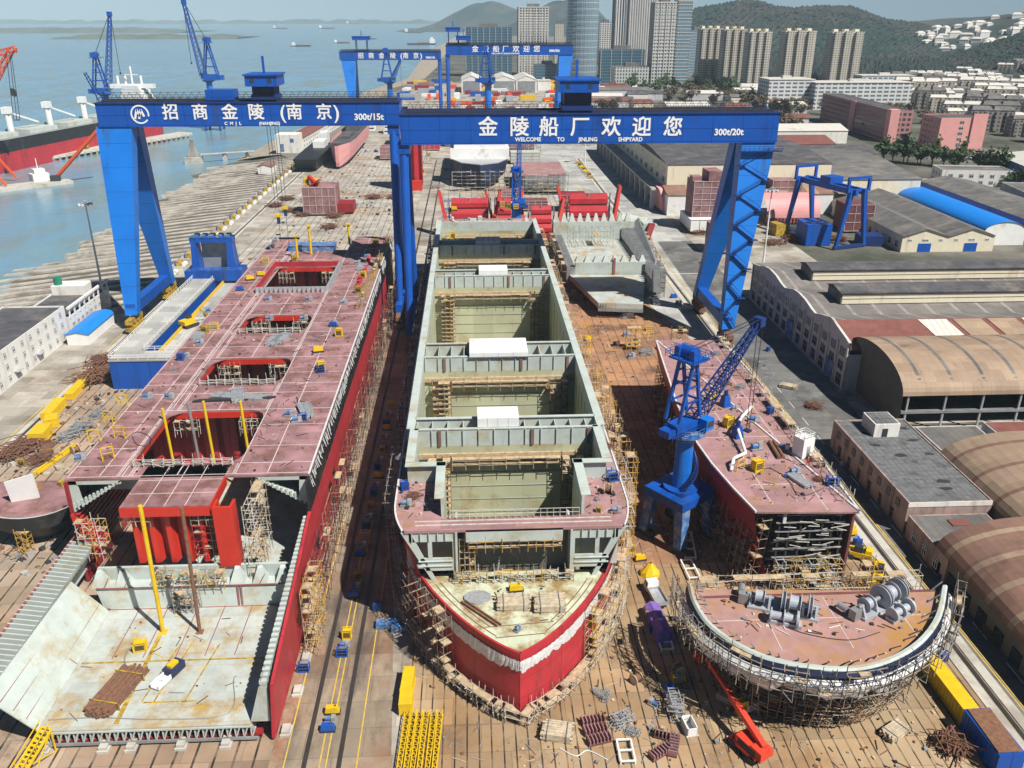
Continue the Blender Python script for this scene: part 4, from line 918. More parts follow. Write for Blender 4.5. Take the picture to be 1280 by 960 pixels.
for k in range(9):
    z = .6 + (ZD + .05 - .6) * k / 8; Y_ = yl(z)
    rows.append([(CX - hb(y, z), min(y, 300), z) for y in reversed(Y_)] + [(CX + hb(y, z), min(y, 300), z) for y in Y_[1:]])
b.grid(rows); b.poly(rows[0][::-1]); b.build('lower_hull', 'red', ms_)
b = MB(); yu = [101.2] + [y for y in ys if y > 102]
for s in (-1, 1):
    rows = [[(CX + s * hb(y, z), y, z) for y in yu] for z in [ZD + (19 - ZD) * k / 4 for k in range(5)]]
    b.grid(rows)
b.build('upper_hull', 'red', ms_, smooth=True)
# primer band / bulwark rim of the bow
b = MB()
Yr = [y for y in ys if y <= 103]
def rim(off0, off1, z0, z1, yl_):
    L = []; 
    pts = [(CX - hb(y, ZD), y) for y in reversed(yl_)] + [(CX + hb(y, ZD), y) for y in yl_[1:]]
    out = []
    for i, p in enumerate(pts):
        a = Vector(pts[max(0, i - 1)]); c = Vector(pts[min(len(pts) - 1, i + 1)]); t_ = (c - a).normalized(); nn = Vector((t_.y, -t_.x))
        out.append((Vector(p) + nn * off0, Vector(p) + nn * off1))
    return out
R1 = rim(0.02, -.3, 0, 0, Yr)
b.grid([[(q[0].x, q[0].y, ZD - .6) for q in R1], [(q[0].x, q[0].y, ZD + .22) for q in R1], [(q[1].x, q[1].y, ZD + .22) for q in R1], [(q[1].x, q[1].y, ZD - .2) for q in R1]])
b.build('bulwark', 'red', ms_)
# crumpled film taped round the bow below the deck edge
b = MB(); random.seed(9); Yf = [85 + (i / 90) ** 1.9 * 24 for i in range(91)]; Rf = rim(.10, .12, 0, 0, Yf); lo = []; v_ = 8.2
for q in Rf: v_ = max(7.4, min(8.8, v_ + random.uniform(-.28, .28))); lo.append(v_)
rn = lambda a: random.uniform(-a, a)
b.grid([[(q[0].x + rn(.05), q[0].y - .05 + rn(.04), l_) for q, l_ in zip(Rf, lo)], [(q[0].x + rn(.06), q[0].y - .1 + rn(.06), (l_ + 9.6) / 2) for q, l_ in zip(Rf, lo)], [(q[0].x, q[0].y - .05, 9.5 + rn(.08)) for q in Rf]])
b.build('tape_band', 'film', ms_)
# fore deck (bow floor)
b = MB(); pts = [(q[1].x, q[1].y) for q in R1]; b.prism([p for p in pts], ZD - .2, ZD); b.build('fore_deck', 'bow_floor', ms_)
b = MB(); R2 = rim(-1.9, -2.05, 0, 0, [y for y in ys if 88.2 < y <= 101]); b.grid([[(q[0].x, q[0].y, ZD + .02) for q in R2], [(q[1].x, q[1].y, ZD + .04) for q in R2]])
R2 = rim(-1.1, -1.25, 0, 0, [y for y in ys if 86.8 < y <= 101]); b.grid([[(q[0].x, q[0].y, ZD + .02) for q in R2], [(q[1].x, q[1].y, ZD + .04) for q in R2]])
b.build('rust_line', 'rust', ms_)
# section face at Y = 101
F0 = 101.2
b = MB()
for s in (-1, 1):
    X = lambda a: CX + s * a
    def plate(a0, a1, z0, z1, y=F0, th=.25):
        b.box(X(a0), y, z0, X(a1), y + th, z1)
    plate(8.0, 8.7, 10.2, 18.6); plate(11.6, 12.2, 14.2, 17.0)
    plate(8.7, 14.8, 17.0, 18.6); plate(8.7, 13.3, 13.4, 14.2); plate(8.7, 12.6, 12.1, 13.4)
    b.hexa([(X(11.2), F0, 10.4), (X(11.8), F0, 10.4), (X(11.8), F0 + .25, 10.4), (X(11.2), F0 + .25, 10.4), (X(14.6), F0, 18.6), (X(15.9), F0, 18.6), (X(15.9), F0 + .25, 18.6), (X(14.6), F0 + .25, 18.6)] if s > 0 else
           [(X(11.8), F0, 10.4), (X(11.2), F0, 10.4), (X(11.2), F0 + .25, 10.4), (X(11.8), F0 + .25, 10.4), (X(15.9), F0, 18.6), (X(14.6), F0, 18.6), (X(14.6), F0 + .25, 18.6), (X(15.9), F0 + .25, 18.6)])
    plate(8.0, 8.3, 10.2, 18.6, F0 - .3); 
    for a in (9.6, 10.7, 11.9, 13.1, 14.3): plate(a, a + .12, 17.2, 18.5, F0 - .25)
    for z in (12.9, 13.7): plate(8.7, 13.6, z, z + .12, F0 - .2)
    b.box(X(8.0), F0, 10.2, X(8.3), F0 + 5, 18.6)
    b.box(X(8.7), 104.5, 10.2, X(15.5), 104.8, 18.6)
b.box(CX - 6.8, F0 - .2, 16.9, CX + 6.9, F0 + .2, 18.9); b.build('section_frame', 'tank', ms_)
b = MB()
b.box(CX - 8, 103.85, 3.5, CX + 8, 104.15, 18.9); b.box(CX - 8, 101.4, 8.0, CX + 8, 103.8, 8.3); b.build('inner_bulkhead', 'wall_dark', ms_)  # dark colour stands in for the deep shade inside the front opening
# main deck
HB_ = [(-4.8, 104.2, 15.0, 115.2), (-9.6, 115.2, 19.6, 126.4), (-10.2, 131, 20.4, 159), (-10.2, 167, 20.4, 217), (-10.2, 223, 20.4, 249.5), (-10.2, 256, 20.4, 281)]
b = MB(); e = [y for y in yu if y < 150] + [160, 200, 240, 270, 300]
deckpts = e
ysall = sorted(set([y for y in e] + [h[1] for h in HB_] + [h[3] for h in HB_]))
for a, c in zip(ysall, ysall[1:]):
    m_ = (a + c) / 2; spans = [(None, None)]
    hs = [h for h in HB_ if h[1] < m_ < h[3]]
    la, lc, ra, rc = CX - hb(a, 19), CX - hb(c, 19), CX + hb(a, 19), CX + hb(c, 19)
    if hs:
        h = hs[0]; b.poly([(la, a, 19), (h[0], a, 19), (h[0], c, 19), (lc, c, 19)]); b.poly([(h[2], a, 19), (ra, a, 19), (rc, c, 19), (h[2], c, 19)])
    else: b.poly([(la, a, 19), (ra, a, 19), (rc, c, 19), (lc, c, 19)])
b.box(CX - 15.4, 101.0, 18.6, CX + 15.4, 101.2, 19.02)
b.build('deck', 'deck_pink', ms_)
b = MB(); 
for y in (102.2, 103.2): b.box(CX - 14, y, 19.0, CX + 14, y + .15, 19.12)
railing(b, [(CX - 9, 103.7, 19), (CX + 9.5, 103.7, 19)], 1.5, .9, .07); b.build('handrail', 'scaf_w', ms_)
# holds
b = MB(); f = MB()
for i, h in enumerate(HB_):
    x0, y0, x1, y1 = h; zf = 3.5
    f.box(x0, y0, zf - .2, x1, y1, zf)
    b.poly([(x0, y0, zf), (x0, y1, zf), (x0, y1, 19), (x0, y0, 19)]); b.poly([(x1, y1, zf), (x1, y0, zf), (x1, y0, 19), (x1, y1, 19)])
    if i != 0: b.poly([(x0, y1, zf), (x1, y1, zf), (x1, y1, 19), (x0, y1, 19)])
    if i != 1: b.poly([(x1, y0, zf), (x0, y0, zf), (x0, y0, 19), (x1, y0, 19)])
x0, y0, x1, y1 = HB_[1]
b.poly([(x0, y0, zf), (-4.8, y0, zf), (-4.8, y0, 19), (x0, y0, 19)][::-1]); b.poly([(15, y0, zf), (x1, y0, zf), (x1, y0, 19), (15, y0, 19)][::-1])
b.build('hold_wall', 'hold', ms_); f.build('hold_floor', 'hold', ms_)
b = MB()
for h in HB_[1:]:
    for k in range(1, 6): z = 3.5 + 15.5 * k / 6; b.box(h[0] + .02, h[3] - .12, z, h[2] - .02, h[3] - .02, z + .06)
    for k in range(0, 7): b.box(h[0] + .03, h[1] + (h[3] - h[1]) * k / 7, 3.6, h[0] + .1, h[1] + (h[3] - h[1]) * k / 7 + .1, 19); b.box(h[2] - .1, h[1] + (h[3] - h[1]) * k / 7, 3.6, h[2] - .03, h[1] + (h[3] - h[1]) * k / 7 + .1, 19)
    b.box(h[0] + .1, h[3] - .4, 16.6, h[2] - .1, h[3] - .02, 17.4)
b.build('hold_stringer', 'hold_wall', ms_)
# longitudinal and transverse coamings
b = MB(); cz = 22.0
def wallx(x, y0, y1, s, w_=.4, z1=cz): b.box(x, y0, 19.0, x + s * w_, y1, z1); b.box(x - s * .1, y0, z1, x + s * 1.3, y1, z1 + .14)
for (a, c) in ((127, 284),): wallx(-10.2, a, c, -1); wallx(20.4, a, c, 1)
wallx(-9.6, 115.2, 127, -1); wallx(19.6, 115.2, 127, 1); wallx(-4.8, 104.5, 115.2, -1); wallx(15.0, 104.5, 115.2, 1)
b.box(-10.6, 114.6, 19, -4.8, 115.2, cz); b.box(15.0, 114.6, 19, 20.0, 115.2, cz)
b.box(-10.9, 114.0, cz, -4.6, 115.3, cz + .14); b.box(14.8, 114.0, cz, 20.9, 115.3, cz + .14)
k = 128.0
while k < 283:
    b.hexa([(-11.9, k, 19), (-10.6, k, 19), (-10.6, k + .12, 19), (-11.9, k + .12, 19), (-11.3, k, cz), (-10.6, k, cz), (-10.6, k + .12, cz), (-11.3, k + .12, cz)])
    b.hexa([(20.8, k, 19), (22.1, k, 19), (22.1, k + .12, 19), (20.8, k + .12, 19), (20.8, k, cz), (21.5, k, cz), (21.5, k + .12, cz), (20.8, k + .12, cz)]); k += 3
b.build('side_coaming', 'tank', ms_)
cross = [(126.4, 131), (159, 167), (217, 223), (249.5, 256)]
for a, c in cross:
    b = MB(); b.box(-10.2, a, 19.0, 20.4, a + .35, cz); b.box(-10.2, c - .35, 19, 20.4, c, cz)
    b.box(-10.2, c - .6, cz, 20.4, c + .1, cz + .14); b.box(-10.2, a - .1, cz, 20.4, a + .5, cz + .14)
    k = -10.0
    while k < 20:
        b.box(k, a - .25, 19.2, k + .12, a, cz); b.box(k, a + .35, 19.0, k + .14, c - .35, cz - .5); k += 2.6
    b.build('cross_coaming', 'tank', ms_); b = MB(); b.box(-10.2, a - .5, 16.8, 20.4, a - .05, 17.7); b.build('under_deck_girder', 'plank', ms_)
b = MB(); b.box(-10.2, 281, 19, 20.4, 281.4, cz); b.build('cross_coaming', 'tank', ms_)
b = MB(); b.box(-10.2, 280.5, 16.8, 20.4, 280.95, 17.7); b.build('under_deck_girder', 'plank', ms_)
for x in (-6.3, 9.2, 18.6):
    for a in (126.4, 159, 217, 249.5): b = MB(); b.box(x, a - .28, 19.1, x + .5, a - .02, cz - .05); b.build('primer_patch', 'roof_brown', ms_)
# aft deck beyond the last hold
b = MB(); random.seed(4)
for k in range(26):
    x, y = random.uniform(-8, 19), random.uniform(284, 299); b.obox((x, y, 19.0), (random.uniform(.5, 3), random.uniform(.4, 1.6), random.uniform(.4, 1.6)), random.uniform(0, 3), random.randrange(3))
for y in (285, 290): b.box(-6, y, 19, 17, y + .25, 20.4, 0)
for k in range(18): b.box(-6 + k * 1.35, 285, 19, -5.8 + k * 1.35, 290, 20.2, 0)
b.build('aft_fitting', ['scaf_w', 'steel', 'tank'], ms_)
for s in (-1, 1):
    b = MB(); prev = None
    for y in [y for y in e if y > 100]:
        p = Vector((CX + s * (hb(y, 19) + .05), y, 19)); 
        if prev is not None: b.bar(prev, p, .25, .25)
        prev = p
    b.build('deck_edge', 'film', ms_)
# boxes on cross decks
def canopy(label, x0, x1, y0, y1, z, h, mat='white'):
    t = thing('equipment_cover', label, 'cover', ((x0 + x1) / 2, (y0 + y1) / 2, z), group='covers on the cross decks')
    b = MB(); b.box(x0, y0, z + .2, x1, y1, z + h); 
    for k in range(1, 4): x = x0 + (x1 - x0) * k / 4; b.box(x - .04, y0 - .05, z + .2, x + .04, y0, z + h); b.box(x - .04, y0, z + h, x + .04, y1, z + h + .05)
    b.build('sheeting', mat, t)
    b = MB(); b.box(x0 - .1, y0 - .1, z, x1 + .1, y1 + .1, z + .2); b.build('skid', 'steel', t)
canopy('largest white sheeted cover, bridging the cross deck between the second and third holds', -1.0, 10.8, 158.6, 167, 22.0, 1.0)
canopy('white sheeted cover on the cross deck just behind the front hold', 0.3, 7.2, 126.8, 131.3, 22.0, 1.8)
canopy('small white sheeted cover on the cross deck between third and fourth holds', 1.6, 9.2, 217.5, 223, 22.0, 1.3)
canopy('pale blue sheeted cover on the cross deck before the last hold', 1.0, 8.4, 250, 255.5, 22.0, 1.2, 'roof_lt')
# scaffolds around the middle ship
def along(ylist, z, off, s): return [(CX + s * (hb(y, z) + off), y) for y in ylist]
yb_ = [y for y in ys if y < 112]
pl = along(list(reversed(yb_)), 4, 1.0, -1); pr = along(yb_[1:], 4, 1.0, 1)
scaffold('scaffold', 'low scaffold and plank walk ringing the foot of the red bow', pl[-27:] + [(CX, 83.6)] + pr[:27], 0, 2.2, 1.2, 1.3, 1.0, ('scaf', 'scaf_w', 'wood'), SG, seed=50, jitter=.3, t=.08, plank=.75)
pl2 = along(list(reversed([y for y in ys if 92.5 < y < 116])), 4, .5, -1); pr2 = along([y for y in ys if 93.5 < y < 116], 4, .5, 1)
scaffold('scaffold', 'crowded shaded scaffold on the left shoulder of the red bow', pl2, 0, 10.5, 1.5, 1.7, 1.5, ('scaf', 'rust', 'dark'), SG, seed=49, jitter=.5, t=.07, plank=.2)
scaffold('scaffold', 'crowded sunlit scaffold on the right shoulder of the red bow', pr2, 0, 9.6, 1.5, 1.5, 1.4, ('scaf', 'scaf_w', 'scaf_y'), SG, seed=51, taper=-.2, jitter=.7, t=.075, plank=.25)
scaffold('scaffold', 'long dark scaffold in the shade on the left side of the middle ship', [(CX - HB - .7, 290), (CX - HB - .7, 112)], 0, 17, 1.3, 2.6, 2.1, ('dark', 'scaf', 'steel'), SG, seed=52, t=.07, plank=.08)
scaffold('scaffold', 'long yellowish scaffold on the right side of the middle ship', [(CX + HB + .7, 112), (CX + HB + .7, 290)], 0, 17.5, 1.4, 2.4, 2.0, ('scaf', 'scaf_y', 'scaf_w'), SG, seed=53, t=.07, plank=.12)
for i, h in enumerate([HB_[1]] + HB_[2:]):
    o = ['first', 'second', 'third', 'fourth', 'fifth'][i]
    scaffold('scaffold', 'rusty scaffold tower down the left wall of the %s pale hold' % o, [(h[0] + 5.2, h[3] - 2.2), (h[0] + 1.6, h[3] - 2.2)], 3.6, 17, 1.6, 1.1, 1.1, ('scaf', 'rust', 'scaf_y'), SG, seed=60 + i, plank=.7)
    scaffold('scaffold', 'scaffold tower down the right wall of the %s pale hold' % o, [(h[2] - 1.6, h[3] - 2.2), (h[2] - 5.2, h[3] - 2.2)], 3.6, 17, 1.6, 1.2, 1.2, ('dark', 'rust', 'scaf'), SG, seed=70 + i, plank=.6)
    scaffold('scaffold', 'plank walkway scaffold under the rear coaming of the %s pale hold' % o, [(h[2] - 5.5, h[3] - 1.6), (h[0] + 5.5, h[3] - 1.6)], 15.2, 17.0, 1.1, 2.4, 1.0, ('scaf', 'plank'), SG, seed=80 + i, plank=1)
scaffold('scaffold', 'yellow brown walkway scaffold in the dark front opening above the fore deck', [(CX + 6.8, 101.0), (CX - 6.5, 101.0)], 15.0, 16.8, .8, 1.2, .9, ('scaf_y', 'plank', 'rust'), SG, seed=90, plank=1)
scaffold('scaffold', 'low railing scaffold across the back edge of the pale fore deck', [(CX + 8.5, 99.9), (CX - 8.5, 99.9)], 10.52, 12.0, .9, 1.1, .75, ('scaf_y', 'scaf', 'scaf_w'), SG, seed=91)
scaffold('scaffold', 'scaffold in the left of the dark front opening beside the pale frame', [(CX - 5.6, 101.8), (CX - 7.8, 101.8)], 8.3, 16.8, 1.4, .8, 1.0, ('scaf', 'scaf_y'), SG, seed=92)

# ================================================================ GREY TANK BLOCK (behind, right of the middle ship)
g = thing('hull_block', 'pale grey double-bottom block with bracketed bulkheads, pointed front, right of the middle ship', 'ship block', (45, 290, 0), group='loose ship blocks')
A = [P(712, 343, 5), P(806, 343, 5), P(804, 380, 5), P(748, 378, 5)]
b = MB(); b.prism([(A[3].x, A[3].y), (A[2].x, A[2].y), (A[1].x, A[1].y), (A[0].x, A[0].y)], 3.2, 4.9); b.build('front_floor', 'tank_floor', g)
b = MB()
for k in range(18):
    u = k / 18; x = A[3].x + (A[2].x - A[3].x) * u; b.box(x, A[3].y - .5, 3.2, x + .2, A[3].y + 2, 4.6, 0)
b.prism([(A[3].x - .1, A[3].y - .6), (A[2].x, A[2].y - .6), (A[2].x, A[2].y - .3), (A[3].x - .1, A[3].y - .3)], 2.4, 3.2); b.build('front_frame', ['steel'], g)
b = MB(); yw = A[0].y; x0_, x1_ = 34.5, 57
b.box(x0_, yw, 3.2, x1_ + 2, yw + 2.2, 9.0)
for k in range(8): x = x0_ + 1 + k * 3.1; b.hexa([(x - 1.2, yw, 9.0), (x + 1.2, yw, 9.0), (x + 1.2, yw + 2.2, 9.0), (x - 1.2, yw + 2.2, 9.0), (x - .4, yw + .8, 11), (x + .4, yw + .8, 11), (x + .4, yw + 1.6, 11), (x - .4, yw + 1.6, 11)])
b.build('front_stool', 'tank', g)
b = MB(); b.box(x0_, yw + 2.2, 3.2, x1_, 324, 5.0); b.build('floor', 'tank_floor', g)
b = MB(); b.box(x0_ - 3, 324, 3.2, x1_ + 6, 326.2, 12.0)
for k in range(10): x = x0_ - 2 + k * 3.1; b.hexa([(x - 1.2, 324, 12), (x + 1.2, 324, 12), (x + 1.2, 326, 12), (x - 1.2, 326, 12), (x - .4, 324.8, 15), (x + .4, 324.8, 15), (x + .4, 325.6, 15), (x - .4, 325.6, 15)])
b.build('rear_stool', 'tank', g)
b = MB(); b.hexa([(x1_, yw - 14, 3.2), (x1_ + .4, yw - 14, 3), (x1_ + .4, 330, 3), (x1_, 330, 3.2), (x1_ + 4.0, yw - 2, 10), (x1_ + 4.6, yw - 2, 10), (x1_ + 9, 330, 12), (x1_ + 8.4, 330, 12)])
k = yw - 12
while k < 330: b.box(x1_ + 1, k, 2, x1_ + 5.5, k + .3, 9.5); k += 2.2
b.build('side_frame', 'steel', g)
b = MB(); b.box(x0_ - 3, yw, 2.5, x0_ - 2.6, 326, 8); k = yw
while k < 326: b.box(x0_ - 2.6, k, 3, x0_, k + .3, 7.5); k += 2.2
b.build('side_frame', 'steel', g)
b = MB(); b.box(47.2, yw - .3, 5, 48.0, yw - .05, 10.5); b.build('primer_patch', 'brick_red', g)
scaffold('scaffold', 'dense wire-like scaffold standing on the pale grey tank block', [(x1_ - 4, 312), (x0_ + 2, 312)], 5, 11, 8, 2.2, 2.0, ('steel', 'scaf'), SG, seed=101, plank=.1)
scaffold('scaffold', 'scaffold at the right flank of the grey tank block', [(x1_ + 4, yw - 12), (x1_ + 9, 325)], 0, 9, 1.6, 2, 1.8, ('scaf', 'dark'), SG, seed=102)
scaffold('scaffold', 'scaffold at the left flank of the grey tank block', [(x0_ - 3, 326), (x0_ - 3, yw)], 0, 8, 1.6, 2, 1.8, ('scaf', 'dark'), SG, seed=103)

# ================================================================ RIGHT SHIP SECTION (pink deck)
h = thing('hull_block', 'long pink-decked hull section on the right berth, open dark frames facing the camera', 'ship block', (50, 147, 0), group='loose ship blocks')
HD = 15.0
HL = [P(*p, HD) for p in [(945, 640), (918, 612), (890, 580), (872, 555), (858, 530), (846, 505), (838, 480), (828, 450), (820, 425)]]
HR = [Vector((58.0, 184.7, HD)), Vector((59.2, 160, HD)), Vector((59.4, 135, HD)), P(1075, 640, HD)]
pts = [(p.x, p.y) for p in [P(945, 640, HD), P(1075, 640, HD)]]
outline = [(p.x, p.y) for p in reversed(HR)] + [(p.x, p.y) for p in reversed(HL)]
b = MB(); b.prism(outline, HD - .3, HD); b.build('deck', 'deck_pink', h)
b = MB(); rows = []
for k in range(6):
    u = k / 5; z = 1 + (HD - 1.3) * u; rows.append([(p.x + (1 - u) ** 1.4 * 4.0, p.y + .4, z) for p in HL])
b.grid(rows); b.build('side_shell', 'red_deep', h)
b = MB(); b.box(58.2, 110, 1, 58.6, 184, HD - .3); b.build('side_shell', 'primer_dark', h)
b = MB()
for x0, x1, y0, y1 in ((44.5, 58.5, 118, 118.15), (41.5, 58.5, 135, 135.15), (41.5, 58.5, 152, 152.15), (43, 58, 168, 168.15), (46, 46.15, 112, 184), (54, 54.15, 110, 184)): b.box(x0, y0, HD + .005, x1, y1, HD + .025)
b.build('weld_line', 'weld', h)
b = MB(); yF = 110.4; random.seed(15)
for z in (2.6, 4.4, 6.0, 7.6, 9.2, 10.8, 12.4, 13.8): 
    b.box(46.5 + max(0, (6 - z)) * .3, yF, z, 57.4, yF + .3, z + .16, 0); b.box(46.8, yF + 2.2, z - .4, 57, yF + 2.4, z - .2, 1)
for x in (47, 48.6, 50.4, 52, 53.8, 55.4, 57): b.box(x, yF + .2, 2.2, x + .3, yF + .5, HD - .3, 1)
for k in range(46): 
    x, z = random.uniform(46.5, 57), random.uniform(2, 14); b.bar((x, yF - .3, z), (x + random.uniform(.5, 3), yF - .3, z + random.uniform(-.6, .6)), .1, m=2)
b.build('open_frame', ['steel', 'dark', 'scaf_w'], h)
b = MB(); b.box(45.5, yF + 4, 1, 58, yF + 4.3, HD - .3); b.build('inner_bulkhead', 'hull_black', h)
b = MB(); b.box(47.4, yF - .2, HD - 2.4, 47.9, yF + 1, HD - .4)
prev = None
for p in HR + HL[::-1]:
    q = Vector((p.x, p.y, HD + .02))
    if prev is not None: b.bar(prev, q, .3, .35)
    prev = q
b.build('edge_trim', 'film', h)
scaffold('scaffold', 'pale scaffold railing crowding the right deck edge of the right hull section', [(58.6, 184), (58.9, 112)], 9, 16.2, 1.6, 1.8, 1.5, ('scaf_w', 'scaf', 'steel'), SG, seed=110)
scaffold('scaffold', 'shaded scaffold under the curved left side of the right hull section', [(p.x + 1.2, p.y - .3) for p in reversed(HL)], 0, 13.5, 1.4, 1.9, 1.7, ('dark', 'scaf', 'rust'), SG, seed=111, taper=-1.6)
scaffold('scaffold', 'scaffold standing before the open frames of the right hull section', [(57.5, 108.4), (47, 108.4)], 0, 6, 1.6, 1.4, 1.4, ('scaf_w', 'scaf_y', 'steel'), SG, seed=112, jitter=.6)

# ================================================================ BOW BLOCK (bottom right, windlasses)
g = thing('hull_block', 'rounded bow block lower right, rust-pink deck with two windlasses and a white wrapped rim', 'ship block', (46, 88, 0), group='loose ship blocks')
ID = 12.0
IL = [P(*p, ID) for p in [(862, 730), (868, 752), (884, 778), (915, 802), (958, 822), (1010, 833), (1065, 836), (1110, 826), (1150, 803), (1174, 770), (1182, 732)]]
from mathutils.geometry import interpolate_bezier
def smooth_line(P_, n=4):
    out = []
    for i in range(len(P_) - 1):
        p0 = P_[max(0, i - 1)]; p1 = P_[i]; p2 = P_[i + 1]; p3 = P_[min(len(P_) - 1, i + 2)]
        for k in range(n):
            t_ = k / n; out.append(.5 * ((2 * p1) + (-p0 + p2) * t_ + (2 * p0 - 5 * p1 + 4 * p2 - p3) * t_ ** 2 + (-p0 + 3 * p1 - 3 * p2 + p3) * t_ ** 3))
    out.append(P_[-1]); return out
IS = smooth_line(IL)
b = MB(); inner = []
cI = Vector((46.5, 95.2, ID))
for p in IS: inner.append(p + (cI - p) * .05)
M('deck_rusty', (0.38, 0.22, 0.20), 0.8, var=0.2, scale=0.35, stain=(0.40, 0.21, 0.07), amt=0.62, sscale=0.12)
b.prism([(p.x, p.y) for p in inner], ID - 1.1, ID - .9); b.build('deck', 'deck_rusty', g)
b = MB(); b.box(30.5, 94.4, ID - 1.6, 64, 94.9, ID - .85); b.build('deck_edge', 'primer_dark', g)
b = MB()
for k in (.22, .5, .78): 
    x = 31 + 33 * k; b.box(x, 83.5, ID - .89, x + .12, 94, ID - .87)
b.box(31, 89.5, ID - .888, 64, 89.62, ID - .868); b.build('weld_line', 'weld', g)
b = MB()
def off(p, d): v = (p - cI); v.z = 0; v.normalize(); return p + v * d
b.grid([[off(p, -.55) + Vector((0, 0, -.95)) for p in IS], [off(p, -.4) + Vector((0, 0, .1)) for p in IS], [off(p, .05) + Vector((0, 0, .15)) for p in IS], [off(p, .3) + Vector((0, 0, -.1)) for p in IS]])
b.build('rim', 'tank', g)
b = MB(); b.grid([[off(p, .32) + Vector((0, 0, -.1)) for p in IS], [off(p, .5) + Vector((0, 0, -.8)) for p in IS], [off(p, .45) + Vector((0, 0, -1.9)) for p in IS]]); b.build('dark_band', 'navy', g)
random.seed(21); lo = [random.uniform(-4.2, -2.9) for _ in IS]
b = MB(); b.grid([[off(p, .7) + Vector((0, 0, -1.2)) for p in IS], [off(p, 1.35) + Vector((0, 0, -2.0)) for p in IS], [off(p, .9) + Vector((0, 0, l_)) for p, l_ in zip(IS, lo)]]); b.build('tape_band', 'film', g)
b = MB(); rows = []
for k in range(7):
    u = k / 6; z = .8 + (ID - 3.4) * u; rows.append([(46.8 + (p.x - 46.8) * (.42 + .56 * u ** .8), 95.2 + (p.y - 95.2) * (.55 + .43 * u ** .8), z) for p in IS])
b.grid(rows); b.build('shell', 'hull_black', g, smooth=True)
b = MB()
for k in range(26):
    p = IS[int(k * (len(IS) - 1) / 25)]; q = off(p, -2.0); b.bar((q.x, q.y, ID - .9), off(p, -.6) + Vector((0, 0, .7)), .14, .14)
b.build('bulwark_stay', 'steel', g)
# windlasses on the bow deck
def windlass(label, cx, cy, rz):
    z = ID - .88; t = thing('windlass', label, 'windlass', (cx, cy, z), rz, 'windlasses on the bow block', world=False)
    b = MB(); b.box(-4.2, -1.1, 0, 4.2, 1.1, .35); 
    for x in (-3.9, -1.6, .6, 2.4, 4.0): b.hexa([(x - .15, -1, .3), (x + .15, -1, .3), (x + .15, 1, .3), (x - .15, 1, .3), (x - .15, -.3, 1.7), (x + .15, -.3, 1.7), (x + .15, .3, 1.7), (x - .15, .3, 1.7)])
    b.build('bed', 'fitting', t)
    b = MB(); b.tube((-4.4, 0, 1.5), (4.4, 0, 1.5), .28, 10); b.build('shaft', 'steel', t)
    for x, r, w_ in ((-2.8, 1.0, 1.0), (0, 1.55, .35), (1.4, 1.25, 1.2), (3.2, 1.45, .3)):
        b = MB(); b.tube((x - w_ / 2, 0, 1.5), (x + w_ / 2, 0, 1.5), r * .72, 18); b.tube((x - w_ / 2 - .1, 0, 1.5), (x - w_ / 2, 0, 1.5), r, 20); b.tube((x + w_ / 2, 0, 1.5), (x + w_ / 2 + .1, 0, 1.5), r, 20); b.build('drum', 'fitting', t)
    b = MB(); b.box(-5.4, -.5, .1, -4.2, .5, 1.5); b.tube((-5.2, .9, .9), (-5.2, 2.2, .9), .45, 10); b.build('gearbox', 'steel', t)
    b = MB(); b.tube((-1.2, -2.6, 1.0), (1.6, -2.6, 1.0), .5, 14); b.tube((-1.4, -2.6, 1.0), (-1.2, -2.6, 1.0), .9, 16); b.tube((.2, -2.6, 1.0), (.35, -2.6, 1.0), .9, 16); b.tube((1.7, -2.6, 1.1), (2.0, -2.6, 1.1), 1.0, 16); b.box(-1.6, -3.2, 0, 2.4, -2.0, .5); b.build('warping_drum', 'fitting', t); t.scale = (1.08, 1.08, 1.08)
windlass('left grey windlass with paired drums on the rusty bow deck', 41.0, 91.4, rad(-22))
windlass('right grey windlass with a large brake wheel on the rusty bow deck', 54.6, 91.6, rad(28))
# scaffold shells under the bow block
ring = [off(p, 1.6) for p in IS]
scaffold('scaffold', 'white pole scaffold ringing the rim of the rounded bow block', [(p.x, p.y) for p in ring], 8.2, 12.9, .9, 1.7, 1.4, ('scaf', 'steel', 'dark'), SG, seed=120, jitter=.2, plank=.06)
def shrink(p, k, o): return (46.8 + (p.x - 46.8) * k, 95.2 + (p.y - 95.2) * k - o)
scaffold('scaffold', 'great brown scaffold fanning out under the rounded bow block', [shrink(p, .72, 0) for p in IS], 0, 9.2, 2.2, 1.7, .8, ('scaf', 'rust', 'dark', 'scaf'), SG, seed=121, taper=3.0, jitter=.6, plank=.05, t=.08)
scaffold('scaffold', 'inner rust-brown scaffold tight against the dark shell of the bow block', [shrink(p, .60, 0) for p in IS[6:-4]], 0, 8.8, 1.2, 1.4, 1.2, ('rust', 'scaf'), SG, seed=122, taper=3.4, jitter=.3)
scaffold('scaffold', 'scaffold along the straight back edge of the bow block', [(63, 96.6), (31, 96.6)], 0, 12.2, 1.3, 2.4, 1.8, ('scaf', 'scaf_w'), SG, seed=123)
